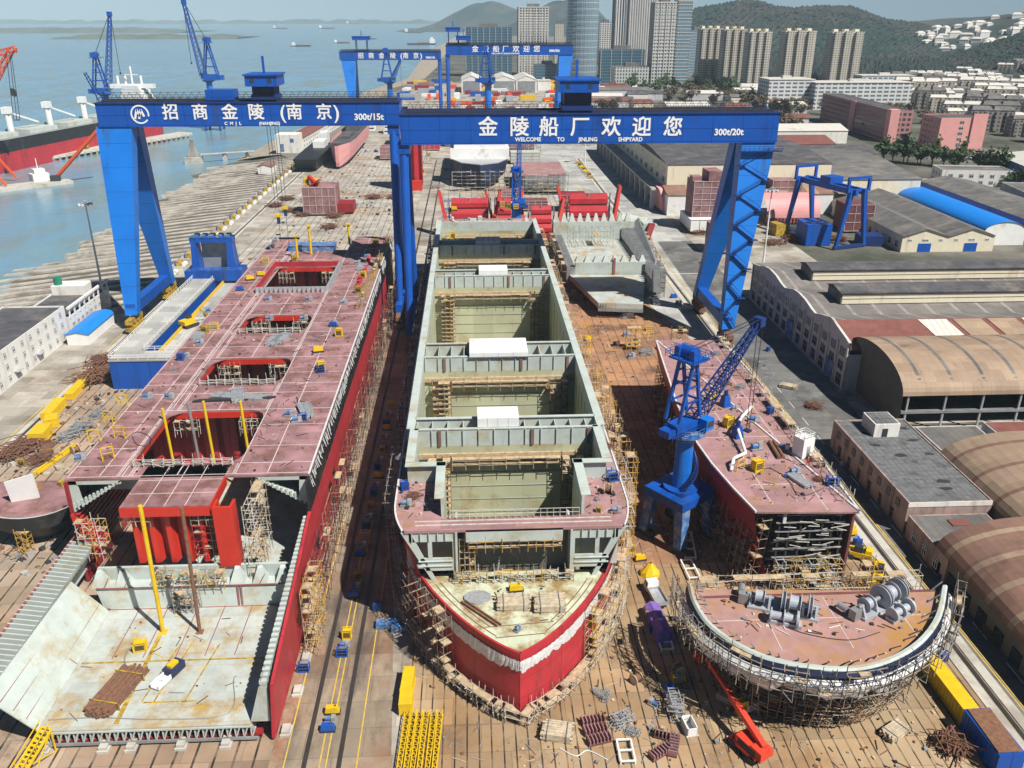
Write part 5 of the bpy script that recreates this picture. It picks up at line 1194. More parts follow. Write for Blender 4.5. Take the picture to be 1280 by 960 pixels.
# ================================================================ small ship bow at the left edge
g = thing('hull_block', 'small pink-decked ship bow with a white plate, at the left edge of the yard', 'ship block', (-76, 134, 0), group='loose ship blocks')
KD = 6.0; KL = smooth_line([Vector((p[0], p[1], KD)) for p in [(-68.8, 141), (-69.4, 134), (-72.5, 128.6), (-77.5, 126.8), (-83, 128.3), (-88, 133), (-91, 141)]])
b = MB(); b.prism([(p.x, p.y) for p in KL], KD - .3, KD); b.build('deck', 'primer', g)
cK = Vector((-79, 140, KD)); offk = lambda p, d, z: p + (p - cK).normalized() * d + Vector((0, 0, z))
b = MB(); b.grid([[offk(p, 0, 0) for p in KL], [offk(p, .1, .9) for p in KL], [offk(p, .4, .9) for p in KL]]); b.build('bulwark', 'tank', g)
b = MB(); b.grid([[offk(p, .4, .9) for p in KL], [offk(p, .3, -1.6) for p in KL], [offk(p, -.8, -3) for p in KL], [offk(p, -3, -5.2) for p in KL]]); b.build('shell', 'hull_black', g)
b = MB(); b.hexa([(-82.4, 133.5, KD), (-78.2, 134.8, KD), (-78.2, 135.2, KD), (-82.4, 133.9, KD), (-82.4, 132.8, KD + 4.4), (-78.0, 134.2, KD + 5.2), (-78.0, 134.5, KD + 5.2), (-82.4, 133.1, KD + 4.4)]); b.build('plate', 'white', g)
b = MB()
for x in (-88, -84, -80, -76, -72): b.obox((x, 137 + (x % 3), KD), (1.2, .8, .9), x); 
b.build('deck_fitting', 'yellow_rust', g)
scaffold('scaffold', 'yellow trestle scaffold under the small ship bow at the left edge', [(-78.5, 127.5), (-76.5, 127.0)], 0, 4.2, 1.2, .9, 1.2, ('scaf_y',), SG, seed=130)
# ================================================================ buildings
_wm = {}
def win_mesh(w_, h_, kind='glass', frame='white'):
    k = (round(w_, 2), round(h_, 2), kind, frame)
    if k not in _wm:
        b = MB(); f = min(.12, w_ * .08)
        b.box(-w_ / 2, -.06, 0, w_ / 2, .0, h_, 0)
        for x in (-w_ / 2, w_ / 2 - f, -f / 2): b.box(x, -.12, 0, x + f, -.06, h_, 1)
        for z in (0, h_ - f, h_ * .62): b.box(-w_ / 2, -.13, z, w_ / 2, -.062, z + f, 1)
        me = bpy.data.meshes.new('window'); me.from_pydata(b.v, [], b.f); me.materials.append(MATS[kind]); me.materials.append(MATS[frame]); me.polygons.foreach_set('material_index', b.m); me.update(); _wm[k] = me
    return _wm[k]
def put_window(parent, p, ang, w_, h_, name='window', kind='glass', frame='white'):
    """p in the parent's local frame; ang 0 = faces -Y, -90 = faces -X, 90 = faces +X"""
    o = bpy.data.objects.new(name, win_mesh(w_, h_, kind, frame)); COL.objects.link(o); o.parent = parent; o.location = p; o.rotation_euler = (0, 0, rad(ang)); ORIG[o] = Vector(); return o
def house(name, label, cat, cx, cy, sx, sy, h, rz=0, wall='white_wall', roof='roof_dark', kind='flat', rise=3.0, axis='x', win=None, group=None, z0=0, parapet=.5, over=.4, far=False, frame='white'):
    t = thing(name, label, cat, (cx, cy, z0), rad(rz), group, world=False); hx, hy = sx / 2, sy / 2
    b = MB(); b.box(-hx, -hy, -.3, hx, hy, h)
    if kind == 'gable':
        if axis == 'x': pts = [(-hy, h), (hy, h), (0, h + rise)]; b.poly([(-hx, p[0], p[1]) for p in reversed(pts)]); b.poly([(hx, p[0], p[1]) for p in pts])
        else: pts = [(-hx, h), (hx, h), (0, h + rise)]; b.poly([(p[0], -hy, p[1]) for p in pts]); b.poly([(p[0], hy, p[1]) for p in reversed(pts)])
    if kind == 'flat' and parapet:
        for q in ((-hx, -hy, hx, -hy + .25), (-hx, hy - .25, hx, hy), (-hx, -hy + .25, -hx + .25, hy - .25), (hx - .25, -hy + .25, hx, hy - .25)): b.box(q[0], q[1], h, q[2], q[3], h + parapet)
    b.build('wall', wall, t)
    b = MB(); o = over
    if kind == 'flat': b.box(-hx + .25, -hy + .25, h, hx - .25, hy - .25, h + .12)
    elif kind == 'gable':
        if axis == 'x':
            for s in (-1, 1): b.hexa([(-hx - o, s * (hy + o), h - .2), (hx + o, s * (hy + o), h - .2), (hx + o, 0, h + rise), (-hx - o, 0, h + rise), (-hx - o, s * (hy + o), h + .05), (hx + o, s * (hy + o), h + .05), (hx + o, 0, h + rise + .25), (-hx - o, 0, h + rise + .25)])
        else:
            for s in (-1, 1): b.hexa([(s * (hx + o), -hy - o, h - .2), (s * (hx + o), hy + o, h - .2), (0, hy + o, h + rise), (0, -hy - o, h + rise), (s * (hx + o), -hy - o, h + .05), (s * (hx + o), hy + o, h + .05), (0, hy + o, h + rise + .25), (0, -hy - o, h + rise + .25)])
    elif kind == 'arch':
        n = 18; rows = []
        for k in range(n + 1):
            a = math.pi * k / n; c_, s_ = -math.cos(a), math.sin(a)
            if axis == 'x': rows.append([(-hx - o, c_ * (hy + o), h + s_ * rise), (hx + o, c_ * (hy + o), h + s_ * rise)])
            else: rows.append([(c_ * (hx + o), -hy - o, h + s_ * rise), (c_ * (hx + o), hy + o, h + s_ * rise)])
        b.grid(rows)
    rf = b.build('roof', roof, t, smooth=False)
    if kind == 'arch':
        b = MB()
        for e in (-1, 1):
            pts = []
            for k in range(n + 1):
                a = math.pi * k / n; c_, s_ = -math.cos(a), math.sin(a)
                pts.append((e * hx, c_ * hy, h + s_ * rise) if axis == 'x' else (c_ * hx, e * hy, h + s_ * rise))
            b.poly(pts)
        b.build('gable_wall', wall, t)
    if win:
        for (face, cols, rows_, w_, h_, z_, dz, m0) in win:
            L = sx if face in 'SN' else sy
            for r in range(rows_):
                for c in range(cols):
                    u = -L / 2 + m0 + (L - 2 * m0) * ((c + .5) / cols); z = z_ + r * dz
                    p, a = {'S': ((u, -hy, z), 0), 'W': ((-hx, u, z), -90), 'E': ((hx, u, z), 90), 'N': ((u, hy, z), 180)}[face]
                    put_window(t, p, a, w_, h_, frame=frame)
    return t
def on(t, name, mb, mat): return mb.build(name, mat, t)
# --- left: office building, annexe, blue-roofed hut
t = house('office_building', 'white three-storey office with dark flat roof at the left edge beside the slipway', 'building', -124.5, 203, 17, 64, 9.2, wall='white_wall', roof='roof_dark', win=[('E', 14, 3, 1.3, 1.6, 1.2, 3.0, 1), ('N', 4, 3, 1.2, 1.5, 1.2, 3.0, 1)])
b = MB()
for y in (-24, -12, 0, 12): b.box(8.5, y, 2.6, 9.8, y + 2.4, 2.75)
b.build('door_canopy', 'galv', t)
t = house('office_building', 'long white two-storey annexe with dark roof and columned top behind the blue-roofed hut', 'building', -123, 250, 15, 29, 5.6, wall='white_wall', roof='roof_dark', win=[('E', 9, 1, 1.7, 1.2, 3.0, 3.0, .6)])
b = MB()
for k in range(9): b.box(7.4, -14 + k * 3.4, 5.6, 7.8, -13.6 + k * 3.4, 8.3)
b.box(7.2, -14.5, 8.3, 8.0, 14.5, 8.9); b.box(-7, 8, 5.7, 3, 14, 8.6); b.build('colonnade', 'white_wall', t)
b = MB(); b.tube((-5.5, 10, 8.6), (-5.5, 10, 11), 1.2, 14); b.build('water_tank', 'green', t)
t = house('hut', 'low white site hut with a bright blue roof beside the left crane rail', 'hut', -111.2, 239, 6, 20, 3.2, wall='white', roof='roof_blue', kind='gable', rise=.5, axis='y', over=.25)
# --- right: pink-walled workshop with tiled flat roof, penthouse, annexe
MATS['roof_tile']; stripes(MATS['roof_tile'], 'X', 1.1, .12, (.07, .07, .075)); stripes(MATS['roof_tile'], 'Y', 1.5, .12, (.07, .07, .075))
t = house('workshop', 'two-storey dull pink workshop with patched grey tile roof, beside the road on the right', 'building', 83.6, 142, 15.2, 33.4, 6.0, wall='wall_pink', roof='roof_tile', parapet=.3, frame='wall_dark', win=[('W', 8, 1, 1.3, 1.5, 3.7, 2, 1.5), ('W', 6, 1, 1.2, 2.3, .2, 2, 2.5)])
b = MB(); b.box(-7.6, -16.8, 5.4, 7.6, -16.7, 6.3); b.build('front_cornice', 'white_wall', t)
b = MB(); random.seed(2)
for _ in range(9):
    x, y = random.uniform(-6, 6), random.uniform(-14, 14); b.prism([(x + random.uniform(.5, 1.8) * math.cos(a), y + random.uniform(.4, 1.0) * math.sin(a)) for a in [k * .9 for k in range(7)]], 6.13, 6.15)
b.build('roof_patch', 'dark', t)
b = MB(); b.box(-2.6, 8.8, 6.12, 2.6, 14.6, 9.0); p = b.build('penthouse', 'white_wall', t)
b = MB(); b.box(-2.3, 9.1, 9.0, 2.3, 14.3, 9.1); b.build('penthouse_roof', 'roof_tile', p)
b = MB(); b.box(-.9, 8.72, 6.2, .2, 8.79, 8.0); b.build('door', 'glass', p)
t = house('workshop_annexe', 'single-storey pink annexe with worn sheet roof in front of the tiled workshop', 'building', 82.8, 117.5, 14, 13.5, 4.2, wall='wall_pink', roof='roof_grey', parapet=.2, win=[('W', 3, 1, 1.3, 1.9, .8, 2, 1.2), ('N', 1, 1, 1.2, 1.2, 2, 2, 1)])
b = MB(); b.box(-1, 3, 4.35, 2.5, 5, 4.5); b.build('roof_patch', 'roof_red', t)
# barrel sheds at the right
def barrel_bands(t, hx, hy, h, rise, axis, n, wd, mat, lift=.06):
    b = MB(); L = hx if axis == 'x' else hy; S_ = hy if axis == 'x' else hx
    for k in range(n):
        u = -L + 2 * L * (k + .5) / n; rows = []
        for q in range(19):
            a = math.pi * q / 18; c_, s_ = -math.cos(a) * (S_ + .4), math.sin(a) * rise + h + lift
            rows.append([(u - wd, c_, s_), (u + wd, c_, s_)] if axis == 'x' else [(c_, u - wd, s_), (c_, u + wd, s_)])
        b.grid(rows)
    b.build('roof_band', mat, t)
t = house('barrel_shed', 'brown barrel-roofed shed with cream bands, nearest shed at the lower right', 'shed', 90.5, 88, 29, 52, 4.6, wall='wall_dark', roof='roof_brown', kind='arch', rise=5.4, axis='y'); barrel_bands(t, 14.5, 26, 4.6, 5.4, 'y', 9, .6, 'roof_beige')
for k in range(12): b = MB(); b.box(-14.7, -24 + k * 4.4, .2, -14.5, -21.8 + k * 4.4, 2.6); b.build('shutter', 'glass', t)
t = house('barrel_shed', 'beige barrel-roofed shed with darker bands behind the tiled workshop', 'shed', 107, 129, 30, 30, 5, wall='wall_dark', roof='roof_beige', kind='arch', rise=5.2, axis='y'); barrel_bands(t, 15, 15, 5, 5.2, 'y', 4, .45, 'roof_brown')
t = house('lean_to', 'low grey sheet-roofed lean-to between the workshop and the largest barrel shed', 'shed', 99, 150, 13, 12, 5.5, wall='wall_grey', roof='roof_grey', parapet=.15)
t = house('lean_to', 'flat terracotta-roofed lean-to at the right edge below the big barrel shed', 'shed', 116, 150, 19, 11, 6.6, wall='wall_grey', roof='roof_red', parapet=.1)
# big open-sided barrel shed
t = thing('barrel_shed', 'largest pale barrel-roofed shed, open towards the camera, dark end wall', 'shed', (134, 180, 0), 0, None, world=False)
n = 22; hx, hy, hh, rr = 40, 14.5, 8.6, 6.2
b = MB(); b.grid([[(-hx - .5, -math.cos(math.pi * k / n) * (hy + .5), hh + rr * math.sin(math.pi * k / n)), (hx, -math.cos(math.pi * k / n) * (hy + .5), hh + rr * math.sin(math.pi * k / n))] for k in range(n + 1)]); b.build('roof', 'roof_beige', t)
b = MB(); b.poly([(-hx, -hy, 0)] + [(-hx, -math.cos(math.pi * k / n) * hy, hh + rr * math.sin(math.pi * k / n)) for k in range(n + 1)] + [(-hx, hy, 0)]); b.box(-hx, hy - .3, 0, hx, hy, hh); b.build('end_wall', 'wall_dark', t)
barrel_bands(t, hx, hy, hh, rr, 'x', 11, .4, 'roof_grey')
for k in range(8):
    b = MB(); x = -hx + 1.2 + k * 8.5; b.box(x - .2, -hy - .1, 0, x + .2, -hy + .3, hh); b.build('column', 'galv', t)
b = MB(); b.box(-hx, -hy - .3, 4.2, hx, -hy + 0, 4.8); b.box(-hx, -hy + .3, 4.6, hx, -hy + .6, 4.8); b.build('crane_girder', 'steel', t)
# wavy-fronted factory: three bays
t = thing('factory', 'grey factory with wavy gabled front, tall windows and long roof monitors beside the road', 'building', (90.5, 226, 0), 0, None, world=False)
prof = [(187.5, 12.6), (189, 13.0), (199.3, 15.0), (206, 13.6), (209.2, 12.7), (212, 13.0), (217, 14.0), (222, 14.4), (226, 14.2), (230, 13.2), (232.6, 12.6), (236, 12.9), (241, 13.9), (246.5, 14.3), (251, 13.9), (256, 12.6), (263, 11.6)]
b = MB(); lo_ = [(0, y - 226, -.3) for y, z in prof]; hi_ = [(0, y - 226, z) for y, z in prof]; b.grid([lo_, hi_]); b.grid([[(.5, y - 226, z) for y, z in prof], [(.5, y - 226, -.3) for y, z in prof]]); b.grid([hi_, [(.5, y - 226, z) for y, z in prof]])
b.poly([(0, 187.5 - 226, -.3), (120, 187.5 - 226, -.3), (120, 187.5 - 226, 9.6), (0, 187.5 - 226, 9.6)]); b.build('front_wall', 'wall_grey', t)
b = MB(); 
for (a, c) in zip(prof, prof[1:]): b.bar((-.12, a[0] - 226, a[1]), (-.12, c[0] - 226, c[1]), .4, .35)
b.build('coping', 'roof_lt', t)
def fsheet(name, y0, z0, y1, z1, mat, x0=.5, x1=120):
    b = MB(); b.hexa([(x0, y0 - 226, z0 - .15), (x1, y0 - 226, z0 - .15), (x1, y1 - 226, z1 - .15), (x0, y1 - 226, z1 - .15), (x0, y0 - 226, z0), (x1, y0 - 226, z0), (x1, y1 - 226, z1), (x0, y1 - 226, z1)]); return b.build(name, mat, t)
M('roof_bay', (0.17, 0.155, 0.145), 0.85, var=0.2, scale=0.2, stain=(0.25, 0.23, 0.21), amt=0.35, sscale=0.08); stripes(MATS['roof_bay'], 'X', 7.2, .9, (.30, .28, .26))
fsheet('roof', 188, 10.6, 199.3, 14.4, 'roof_red'); fsheet('roof', 199.3, 14.4, 209.2, 12.2, 'roof_bay'); fsheet('roof', 209.2, 12.2, 222, 13.9, 'roof_bay'); fsheet('roof', 222, 13.9, 232.6, 12.2, 'roof_bay'); fsheet('roof', 232.6, 12.2, 246.5, 13.9, 'roof_bay'); fsheet('roof', 246.5, 13.9, 266, 11.0, 'roof_bay')
for k in range(13):
    x = 6 + k * 9; b = MB(); b.hexa([(x, 192.0 - 226, 12.00), (x + 7.4, 192.0 - 226, 12.00), (x + 5.4, 198.8 - 226, 14.28), (x - 2, 198.8 - 226, 14.28), (x, 192.0 - 226, 12.12), (x + 7.4, 192.0 - 226, 12.12), (x + 5.4, 198.8 - 226, 14.40), (x - 2, 198.8 - 226, 14.40)]); b.build('roof_panel', 'roof_lt' if k % 3 == 2 else 'roof_beige', t) if k > 1 else None
for (y0, x0) in ((215.5, 9), (238, 9.5)):
    b = MB(); b.box(x0, y0 - 226, 12.0, 120, y0 + 9 - 226, 16.2); p = b.build('roof_monitor', 'roof_bay', t)
    b = MB()
    for z in (13.3, 14.7): b.box(x0 + .3, y0 - .15 - 226, z, 119, y0 - 226, z + 1.1)
    b.build('clerestory', 'wall_cream', p)
    b = MB(); b.hexa([(x0 - .5, y0 - .6 - 226, 16.2), (120, y0 - .6 - 226, 16.2), (120, y0 + 9.6 - 226, 16.2), (x0 - .5, y0 + 9.6 - 226, 16.2), (x0 - .5, y0 - .6 - 226, 16.5), (120, y0 - .6 - 226, 16.5), (120, y0 + 5 - 226, 17.4), (x0 - .5, y0 + 5 - 226, 17.4)]); b.build('monitor_roof', 'roof_dark', p)
for y in [190.5 + 5.7 * k for k in range(13)]:
    for (z, h_) in ((.6, 3.0), (4.6, 2.4), (8.2, 2.2)):
        put_window(t, (0, y - 226, z), -90, 2.9, h_, frame='steel')
b = MB()
for y in [187.8 + 5.7 * k for k in range(14)]: b.box(-.25, y - .35 - 226, 0, 0, y + .35 - 226, 11.2)
b.build('pilaster', 'wall_grey', t)
for y in (196.2, 225.0):
    b = MB(); b.box(-.4, y - 2.4 - 226, 0, -.25, y + 2.4 - 226, 5.2); b.build('door', 'blue_worn', t)
# --- cream twin-gable shed, blue barrel shed
t = thing('shed', 'cream twin-gabled shed with two blue doors behind the small gantries', 'shed', (186, 340, 0), 0, None, world=False)
ya = 318 - 340
b = MB(); b.box(-18.5, ya, 0, 18.5, ya + 100, 6.2)
for c in (-9.25, 9.25): b.poly([(c - 9.25, ya, 6.2), (c + 9.25, ya, 6.2), (c, ya, 9.0)])
b.build('wall', 'wall_cream', t)
for c in (-9.25, 9.25):
    b = MB()
    for s in (-1, 1): b.hexa([(c + s * 9.2, ya - .5, 6.1), (c + s * 9.2, ya + 100, 6.1), (c, ya + 100, 9.0), (c, ya - .5, 9.0), (c + s * 9.2, ya - .5, 6.35), (c + s * 9.2, ya + 100, 6.35), (c, ya + 100, 9.3), (c, ya - .5, 9.3)])
    b.build('roof', 'roof_grey', t)
    b = MB(); b.box(c - 2.6, ya - .1, 0, c + 2.6, ya, 3.4); b.build('door', 'blue', t)
    for dx in (-6.2, 0, 6.2): put_window(t, (c + dx, ya, 4.3), 0, 2.6 if dx == 0 else 1.6, .9)
for k in range(16): put_window(t, (-18.5, ya + 4 + k * 6, 1.2), -90, 2.4, 2.6); 
t = house('barrel_shed', 'white shed under a bright blue barrel roof', 'shed', 214, 375, 17, 96, 5.4, rz=0, wall='white', roof='roof_blue', kind='arch', rise=4.2, axis='y')
t = house('shed', 'long dark-roofed shed with a blue eave right of the blue barrel roof', 'shed', 243, 375, 26, 110, 7.5, wall='blue', roof='roof_grey', kind='gable', rise=2.2, axis='y')
t = house('shed', 'dark grey-roofed shed at the right edge behind the factory', 'shed', 280, 345, 36, 70, 6, wall='wall_grey', roof='roof_dark', kind='gable', rise=2.2, axis='y')
# --- long white assembly hall
t = thing('assembly_hall', 'long white assembly hall with ribbon window and dark roof behind the right gantry leg', 'building', (84, 400, 0), 0, None, world=False)
b = MB(); b.box(8, 0, 0, 86, 190, 21); b.build('wall', 'wall_cream', t)
b = MB(); b.box(8, -.2, 21, 86.4, 190, 21.4); b.hexa([(7.5, 0, 21.4), (86.4, 0, 21.4), (86.4, 190, 21.4), (7.5, 190, 21.4), (7.5, 40, 24), (86.4, 40, 24), (86.4, 150, 24), (7.5, 150, 24)]); b.build('roof', 'roof_dark', t)
b = MB(); b.box(20, -.15, 13.2, 80, 0, 15.0); b.build('window', 'glass', t)
b = MB(); b.hexa([(6, -12, 9.0), (84, -12, 9.0), (84, 0, 9.2), (6, 0, 9.2), (6, -12, 9.4), (84, -12, 9.4), (84, 0, 12.0), (6, 0, 12.0)]); b.build('lean_to_roof', 'roof_brown', t)
b = MB(); b.box(6.3, -11.8, 0, 83.8, 0, 9.0); b.build('lean_to_wall', 'white', t)
for k in range(6):
    b = MB(); x = 16 + k * 14; b.hexa([(x, -12.05, 9.42), (x + 5, -12.05, 9.42), (x + 5, -.5, 11.98), (x, -.5, 11.98), (x, -12.05, 9.5), (x + 5, -12.05, 9.5), (x + 5, -.5, 12.06), (x, -.5, 12.06)]); b.build('roof_panel', 'roof_beige', t)
b = MB(); b.box(1, 0, 9.5, 8, 190, 10.3); b.build('crane_beam', 'concrete_lt', t)
for k in range(14):
    b = MB(); y = 2 + k * 14; b.box(1.2, y, 0, 3.0, y + 1.6, 9.5); b.build('column', 'wall_grey', t)
for k in range(13):
    for z in (12.2, 16.4): put_window(t, (8, 8 + k * 14, z), -90, 5, 2.4)
t = house('assembly_hall', 'grey-blue roofed white hall right of the ribbon-windowed assembly hall', 'building', 193, 452, 45, 100, 13.5, wall='wall_cream', roof='roof_grey', kind='gable', rise=3.4, axis='x', win=[('S', 3, 1, 5.0, 5.5, .4, 3, 6)])
t = house('assembly_hall', 'low shed with red and grey roof panels behind the white halls', 'building', 200, 560, 60, 40, 11, wall='wall_cream', roof='roof_red', kind='gable', rise=3, axis='x')
t = house('assembly_hall', 'dark-roofed low shed behind the ribbon-windowed hall', 'building', 205, 520, 70, 30, 10, wall='wall_grey', roof='roof_dark', kind='gable', rise=3, axis='x')
t = house('assembly_hall', 'pale blue-roofed low shed furthest of the halls before the white flats', 'building', 240, 640, 66, 34, 9, wall='white_wall', roof='roof_lt', kind='gable', rise=3, axis='x')
# --- pink flats
WP = 'pink flats with rows of windows'
M('pinkwin', (0.5, 0.3, 0.32), .8)
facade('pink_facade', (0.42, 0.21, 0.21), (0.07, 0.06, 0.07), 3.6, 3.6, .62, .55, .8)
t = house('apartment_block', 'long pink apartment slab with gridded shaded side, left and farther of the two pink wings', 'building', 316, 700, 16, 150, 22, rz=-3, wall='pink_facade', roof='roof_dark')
b = MB(); b.box(-8.6, -75.5, 0, -2, -68, 23); b.box(-8.8, -6, 0, -8, 4, 23); b.build('stair_tower', 'pink', t)
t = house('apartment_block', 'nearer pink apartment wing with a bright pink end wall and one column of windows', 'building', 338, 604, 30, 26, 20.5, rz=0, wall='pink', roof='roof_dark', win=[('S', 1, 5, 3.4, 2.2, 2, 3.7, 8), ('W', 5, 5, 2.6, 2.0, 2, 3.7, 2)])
b = MB(); b.box(7, -14, 0, 17, -12.9, 23.5); b.build('gable_screen', 'pink', t)
t = house('house', 'small white two-storey building with a grey roof below the pink end wall', 'building', 275, 462, 36, 17, 8, rz=-10, wall='white_wall', roof='roof_grey', win=[('S', 6, 2, 2.2, 1.8, 1.2, 3.4, 2), ('W', 3, 2, 2, 1.8, 1.2, 3.4, 1.5)])
t = house('house', 'small yellow building between the white hall and the trees', 'building', 240, 425, 16, 20, 7, rz=-10, wall='wall_cream', roof='roof_grey', win=[('S', 4, 1, 1.6, 1.6, 4, 3, 1)])
t = house('shed', 'blue-walled grey-roofed shed at the right edge by the white two-storey building', 'shed', 330, 478, 42, 50, 9, rz=-12, wall='blue_worn', roof='roof_lt', kind='gable', rise=3, axis='y', win=[('S', 4, 1, 4, 3, 1.5, 3, 2)])
t = house('shed', 'flat-roofed grey shed on the right, between the blue-eaved shed and the road', 'shed', 292, 418, 36, 30, 5, rz=-10, wall='wall_grey', roof='roof_grey')
# --- towers
facade('t_white', (0.62, 0.60, 0.56), (0.05, 0.06, 0.08), 4.4, 3.6, .62, .62, .8)
facade('t_glass', (0.10, 0.17, 0.22), (0.04, 0.09, 0.14), 3.0, 3.8, .86, .74, .5, rough=.3)
facade('t_glass2', (0.34, 0.40, 0.43), (0.12, 0.20, 0.26), 2.2, 3.9, .8, .7, .5, rough=.25)
facade('t_stripe', (0.62, 0.60, 0.58), (0.05, 0.07, 0.10), 3.4, 400, .5, .999, 0, rough=.4)
facade('t_grid', (0.50, 0.50, 0.48), (0.05, 0.08, 0.10), 3.6, 4.0, .5, .6, .8)
facade('t_apart', (0.50, 0.46, 0.39), (0.12, 0.12, 0.12), 3.4, 3.0, .5, .5, .8)
facade('t_inst', (0.66, 0.66, 0.63), (0.14, 0.18, 0.24), 6.5, 3.7, .74, .5, .9)
facade('t_low', (0.42, 0.39, 0.34), (0.10, 0.10, 0.10), 3.6, 3.0, .45, .48, .9)
TG = 'high-rise towers behind the yard'
def tower(label, x0, x1, yt, yb, dep, wall, extra=None, rz=0, floors=True, roof='roof_grey', mull=0):
    p = P((x0 + x1) / 2, yb); Y = p.y; a, c = PY(x0, yb, Y).x, PY(x1, yb, Y).x; z = PY(x0, yt, Y).z; wd = c - a
    t = thing('tower_block', label, 'tower', (p.x, Y + dep / 2, 0), rad(rz), TG, world=False)
    b = MB(); b.box(-wd / 2, -dep / 2, 0, wd / 2, dep / 2, z); b.build('wall', wall, t)
    b = MB(); b.box(-wd / 2 + 1, -dep / 2 + 1, z, wd / 2 - 1, dep / 2 - 1, z + .5); b.box(-wd * .2, -dep * .2, z + .5, wd * .2, dep * .2, z + 5); b.build('roof', roof, t)
    if floors:
        b = MB(); zz = 4.0
        while zz < z: b.box(-wd / 2 - .35, -dep / 2 - .35, zz - .3, wd / 2 + .35, dep / 2 + .35, zz + .25); zz += 3.9
        b.box(-wd / 2 - .4, -dep / 2 - .4, z - .6, wd / 2 + .4, dep / 2 + .4, z + .8); b.build('floor_band', 'roof_lt' if wall not in ('t_glass',) else 'steel', t)
    if mull:
        b = MB(); k = -wd / 2
        while k <= wd / 2: b.box(k - .25, -dep / 2 - .8, 0, k + .25, -dep / 2, z); k += mull
        k = -dep / 2
        while k <= dep / 2: b.box(-wd / 2 - .8, k - .25, 0, -wd / 2, k + .25, z); k += mull
        b.build('fin', 'roof_lt', t)
    return t, wd, z
tower('broad dark blue glass office block, leftmost of the city towers', 583, 640, 34, 96, 40, 't_glass', floors=False, mull=9)
tower('white gridded residential tower left of the round glass tower', 648, 685, 9, 94, 26, 't_white', mull=8)
t = thing('tower_block', 'round-cornered pale glass tower, tallest left of centre in the skyline', 'tower', (155, 1232, 0), 0, TG, world=False)
b = MB(); pts = [(20 * math.cos(a) * (1 if math.cos(a) > 0 else 1.15), 20 * math.sin(a)) for a in [k * math.pi / 12 for k in range(24)]]; b.prism(pts, 0, 122); b.build('wall', 't_glass2', t)
b = MB(); z = 4
while z < 122: b.prism([(x * 1.015, y * 1.015) for x, y in pts], z, z + .5); z += 7.8
b.build('floor_band', 'steel', t)
tower('thin white-striped slab tower standing behind the gridded tower', 766, 786, -6, 98, 30, 't_stripe', floors=False, mull=4)
tower('broad white-striped tower cut by the top of the picture', 783, 820, -12, 98, 34, 't_stripe', floors=False, mull=3.4)
tower('grey gridded tower in front with small square windows', 813, 841, 3, 112, 30, 't_grid', mull=7)
tower('blue glass side tower with white floor bands right of the gridded tower', 841, 858, 0, 112, 24, 't_glass2')
tower('mid-rise teal glass building before the striped towers', 750, 804, 62, 104, 24, 't_glass', floors=False, mull=14)
tower('low pale office with small windows before the gridded tower', 768, 814, 84, 112, 26, 't_grid', floors=False)
tower('small dark glass office between the white sheds and the round tower', 668, 700, 81, 103, 22, 't_glass', floors=False)
tower('far narrow grey tower left of the round glass tower', 693, 704, 30, 80, 20, 't_apart', floors=False)
tower('far white apartment slab right of the round glass tower', 748, 765, 28, 82, 20, 't_white', floors=False)
tower('glass block half hidden behind the gridded tower on its right', 858, 878, 38, 96, 20, 't_glass2', floors=False)
def slab_tower(label, x0, x1, yt, yb):
    p = P((x0 + x1) / 2, yb); Y = p.y; a, c = PY(x0, yb, Y).x, PY(x1, yb, Y).x; z = PY(x0, yt, Y).z; wd = c - a
    t = thing('tower_block', label, 'tower', (p.x, Y + 12, 0), 0, TG, world=False)
    b = MB(); b.box(-wd / 2, -8, 0, wd / 2, 12, z); b.build('wall', 't_apart', t)
    for k in range(3):
        b = MB(); x = -wd / 2 + wd * (k + .18) / 3; b.box(x, -12, 0, x + wd * .2, -8, z + 1.5 + (k % 2)); b.build('bay', 't_apart', t)
    b = MB(); b.box(-wd / 2 - .4, -8.4, z, wd / 2 + .4, 12.4, z + 1.2)
    for k in range(3): b.box(-wd / 2 + wd * (k + .2) / 3, -4, z + 1.2, -wd / 2 + wd * (k + .6) / 3, 6, z + 4.5)
    b.build('roof', 'wall_cream', t); return t
for i, q in enumerate([(872, 899, 37, 104), (901, 929, 38, 107), (931, 959, 41, 111), (976, 1014, 40, 104), (1034, 1073, 41, 102)]):
    slab_tower(['beige apartment tower nearest the gridded office tower', 'second beige apartment tower from the gridded office tower', 'third beige apartment tower, just left of the gap in the row', 'beige apartment tower standing alone between two gaps in the row', 'rightmost beige apartment tower, against the wooded hill'][i], *q)
def lowpx(name, label, x0, x1, yt, yb, dep, wall, roof='roof_grey', rz=0, group=None):
    p = P((x0 + x1) / 2, yb); Y = p.y; a, c = PY(x0, yb, Y).x, PY(x1, yb, Y).x; z = max(4, PY(x0, yt, Y).z)
    t = thing(name, label, 'building', (p.x, Y + dep / 2, 0), rad(rz), group, world=False); wd = c - a
    b = MB(); b.box(-wd / 2, -dep / 2, -.5, wd / 2, dep / 2, z); b.build('wall', wall, t)
    b = MB(); b.box(-wd / 2 - .5, -dep / 2 - .5, z, wd / 2 + .5, dep / 2 + .5, z + .6); b.box(-wd * .1, -2, z + .6, wd * .1, 3, z + 3); b.build('roof', roof, t); return t
lowpx('institute_block', 'white and blue banded five-storey block left of the long white one', 958, 1014, 100, 136, 34, 't_inst', 'roof_lt')
lowpx('institute_block', 'long white five-storey block with window bands before the flats', 1016, 1136, 104, 137, 30, 't_inst', 'roof_lt')
lowpx('institute_block', 'white block with dark bands right behind the long white one', 1075, 1140, 95, 116, 26, 't_inst', 'roof_lt')
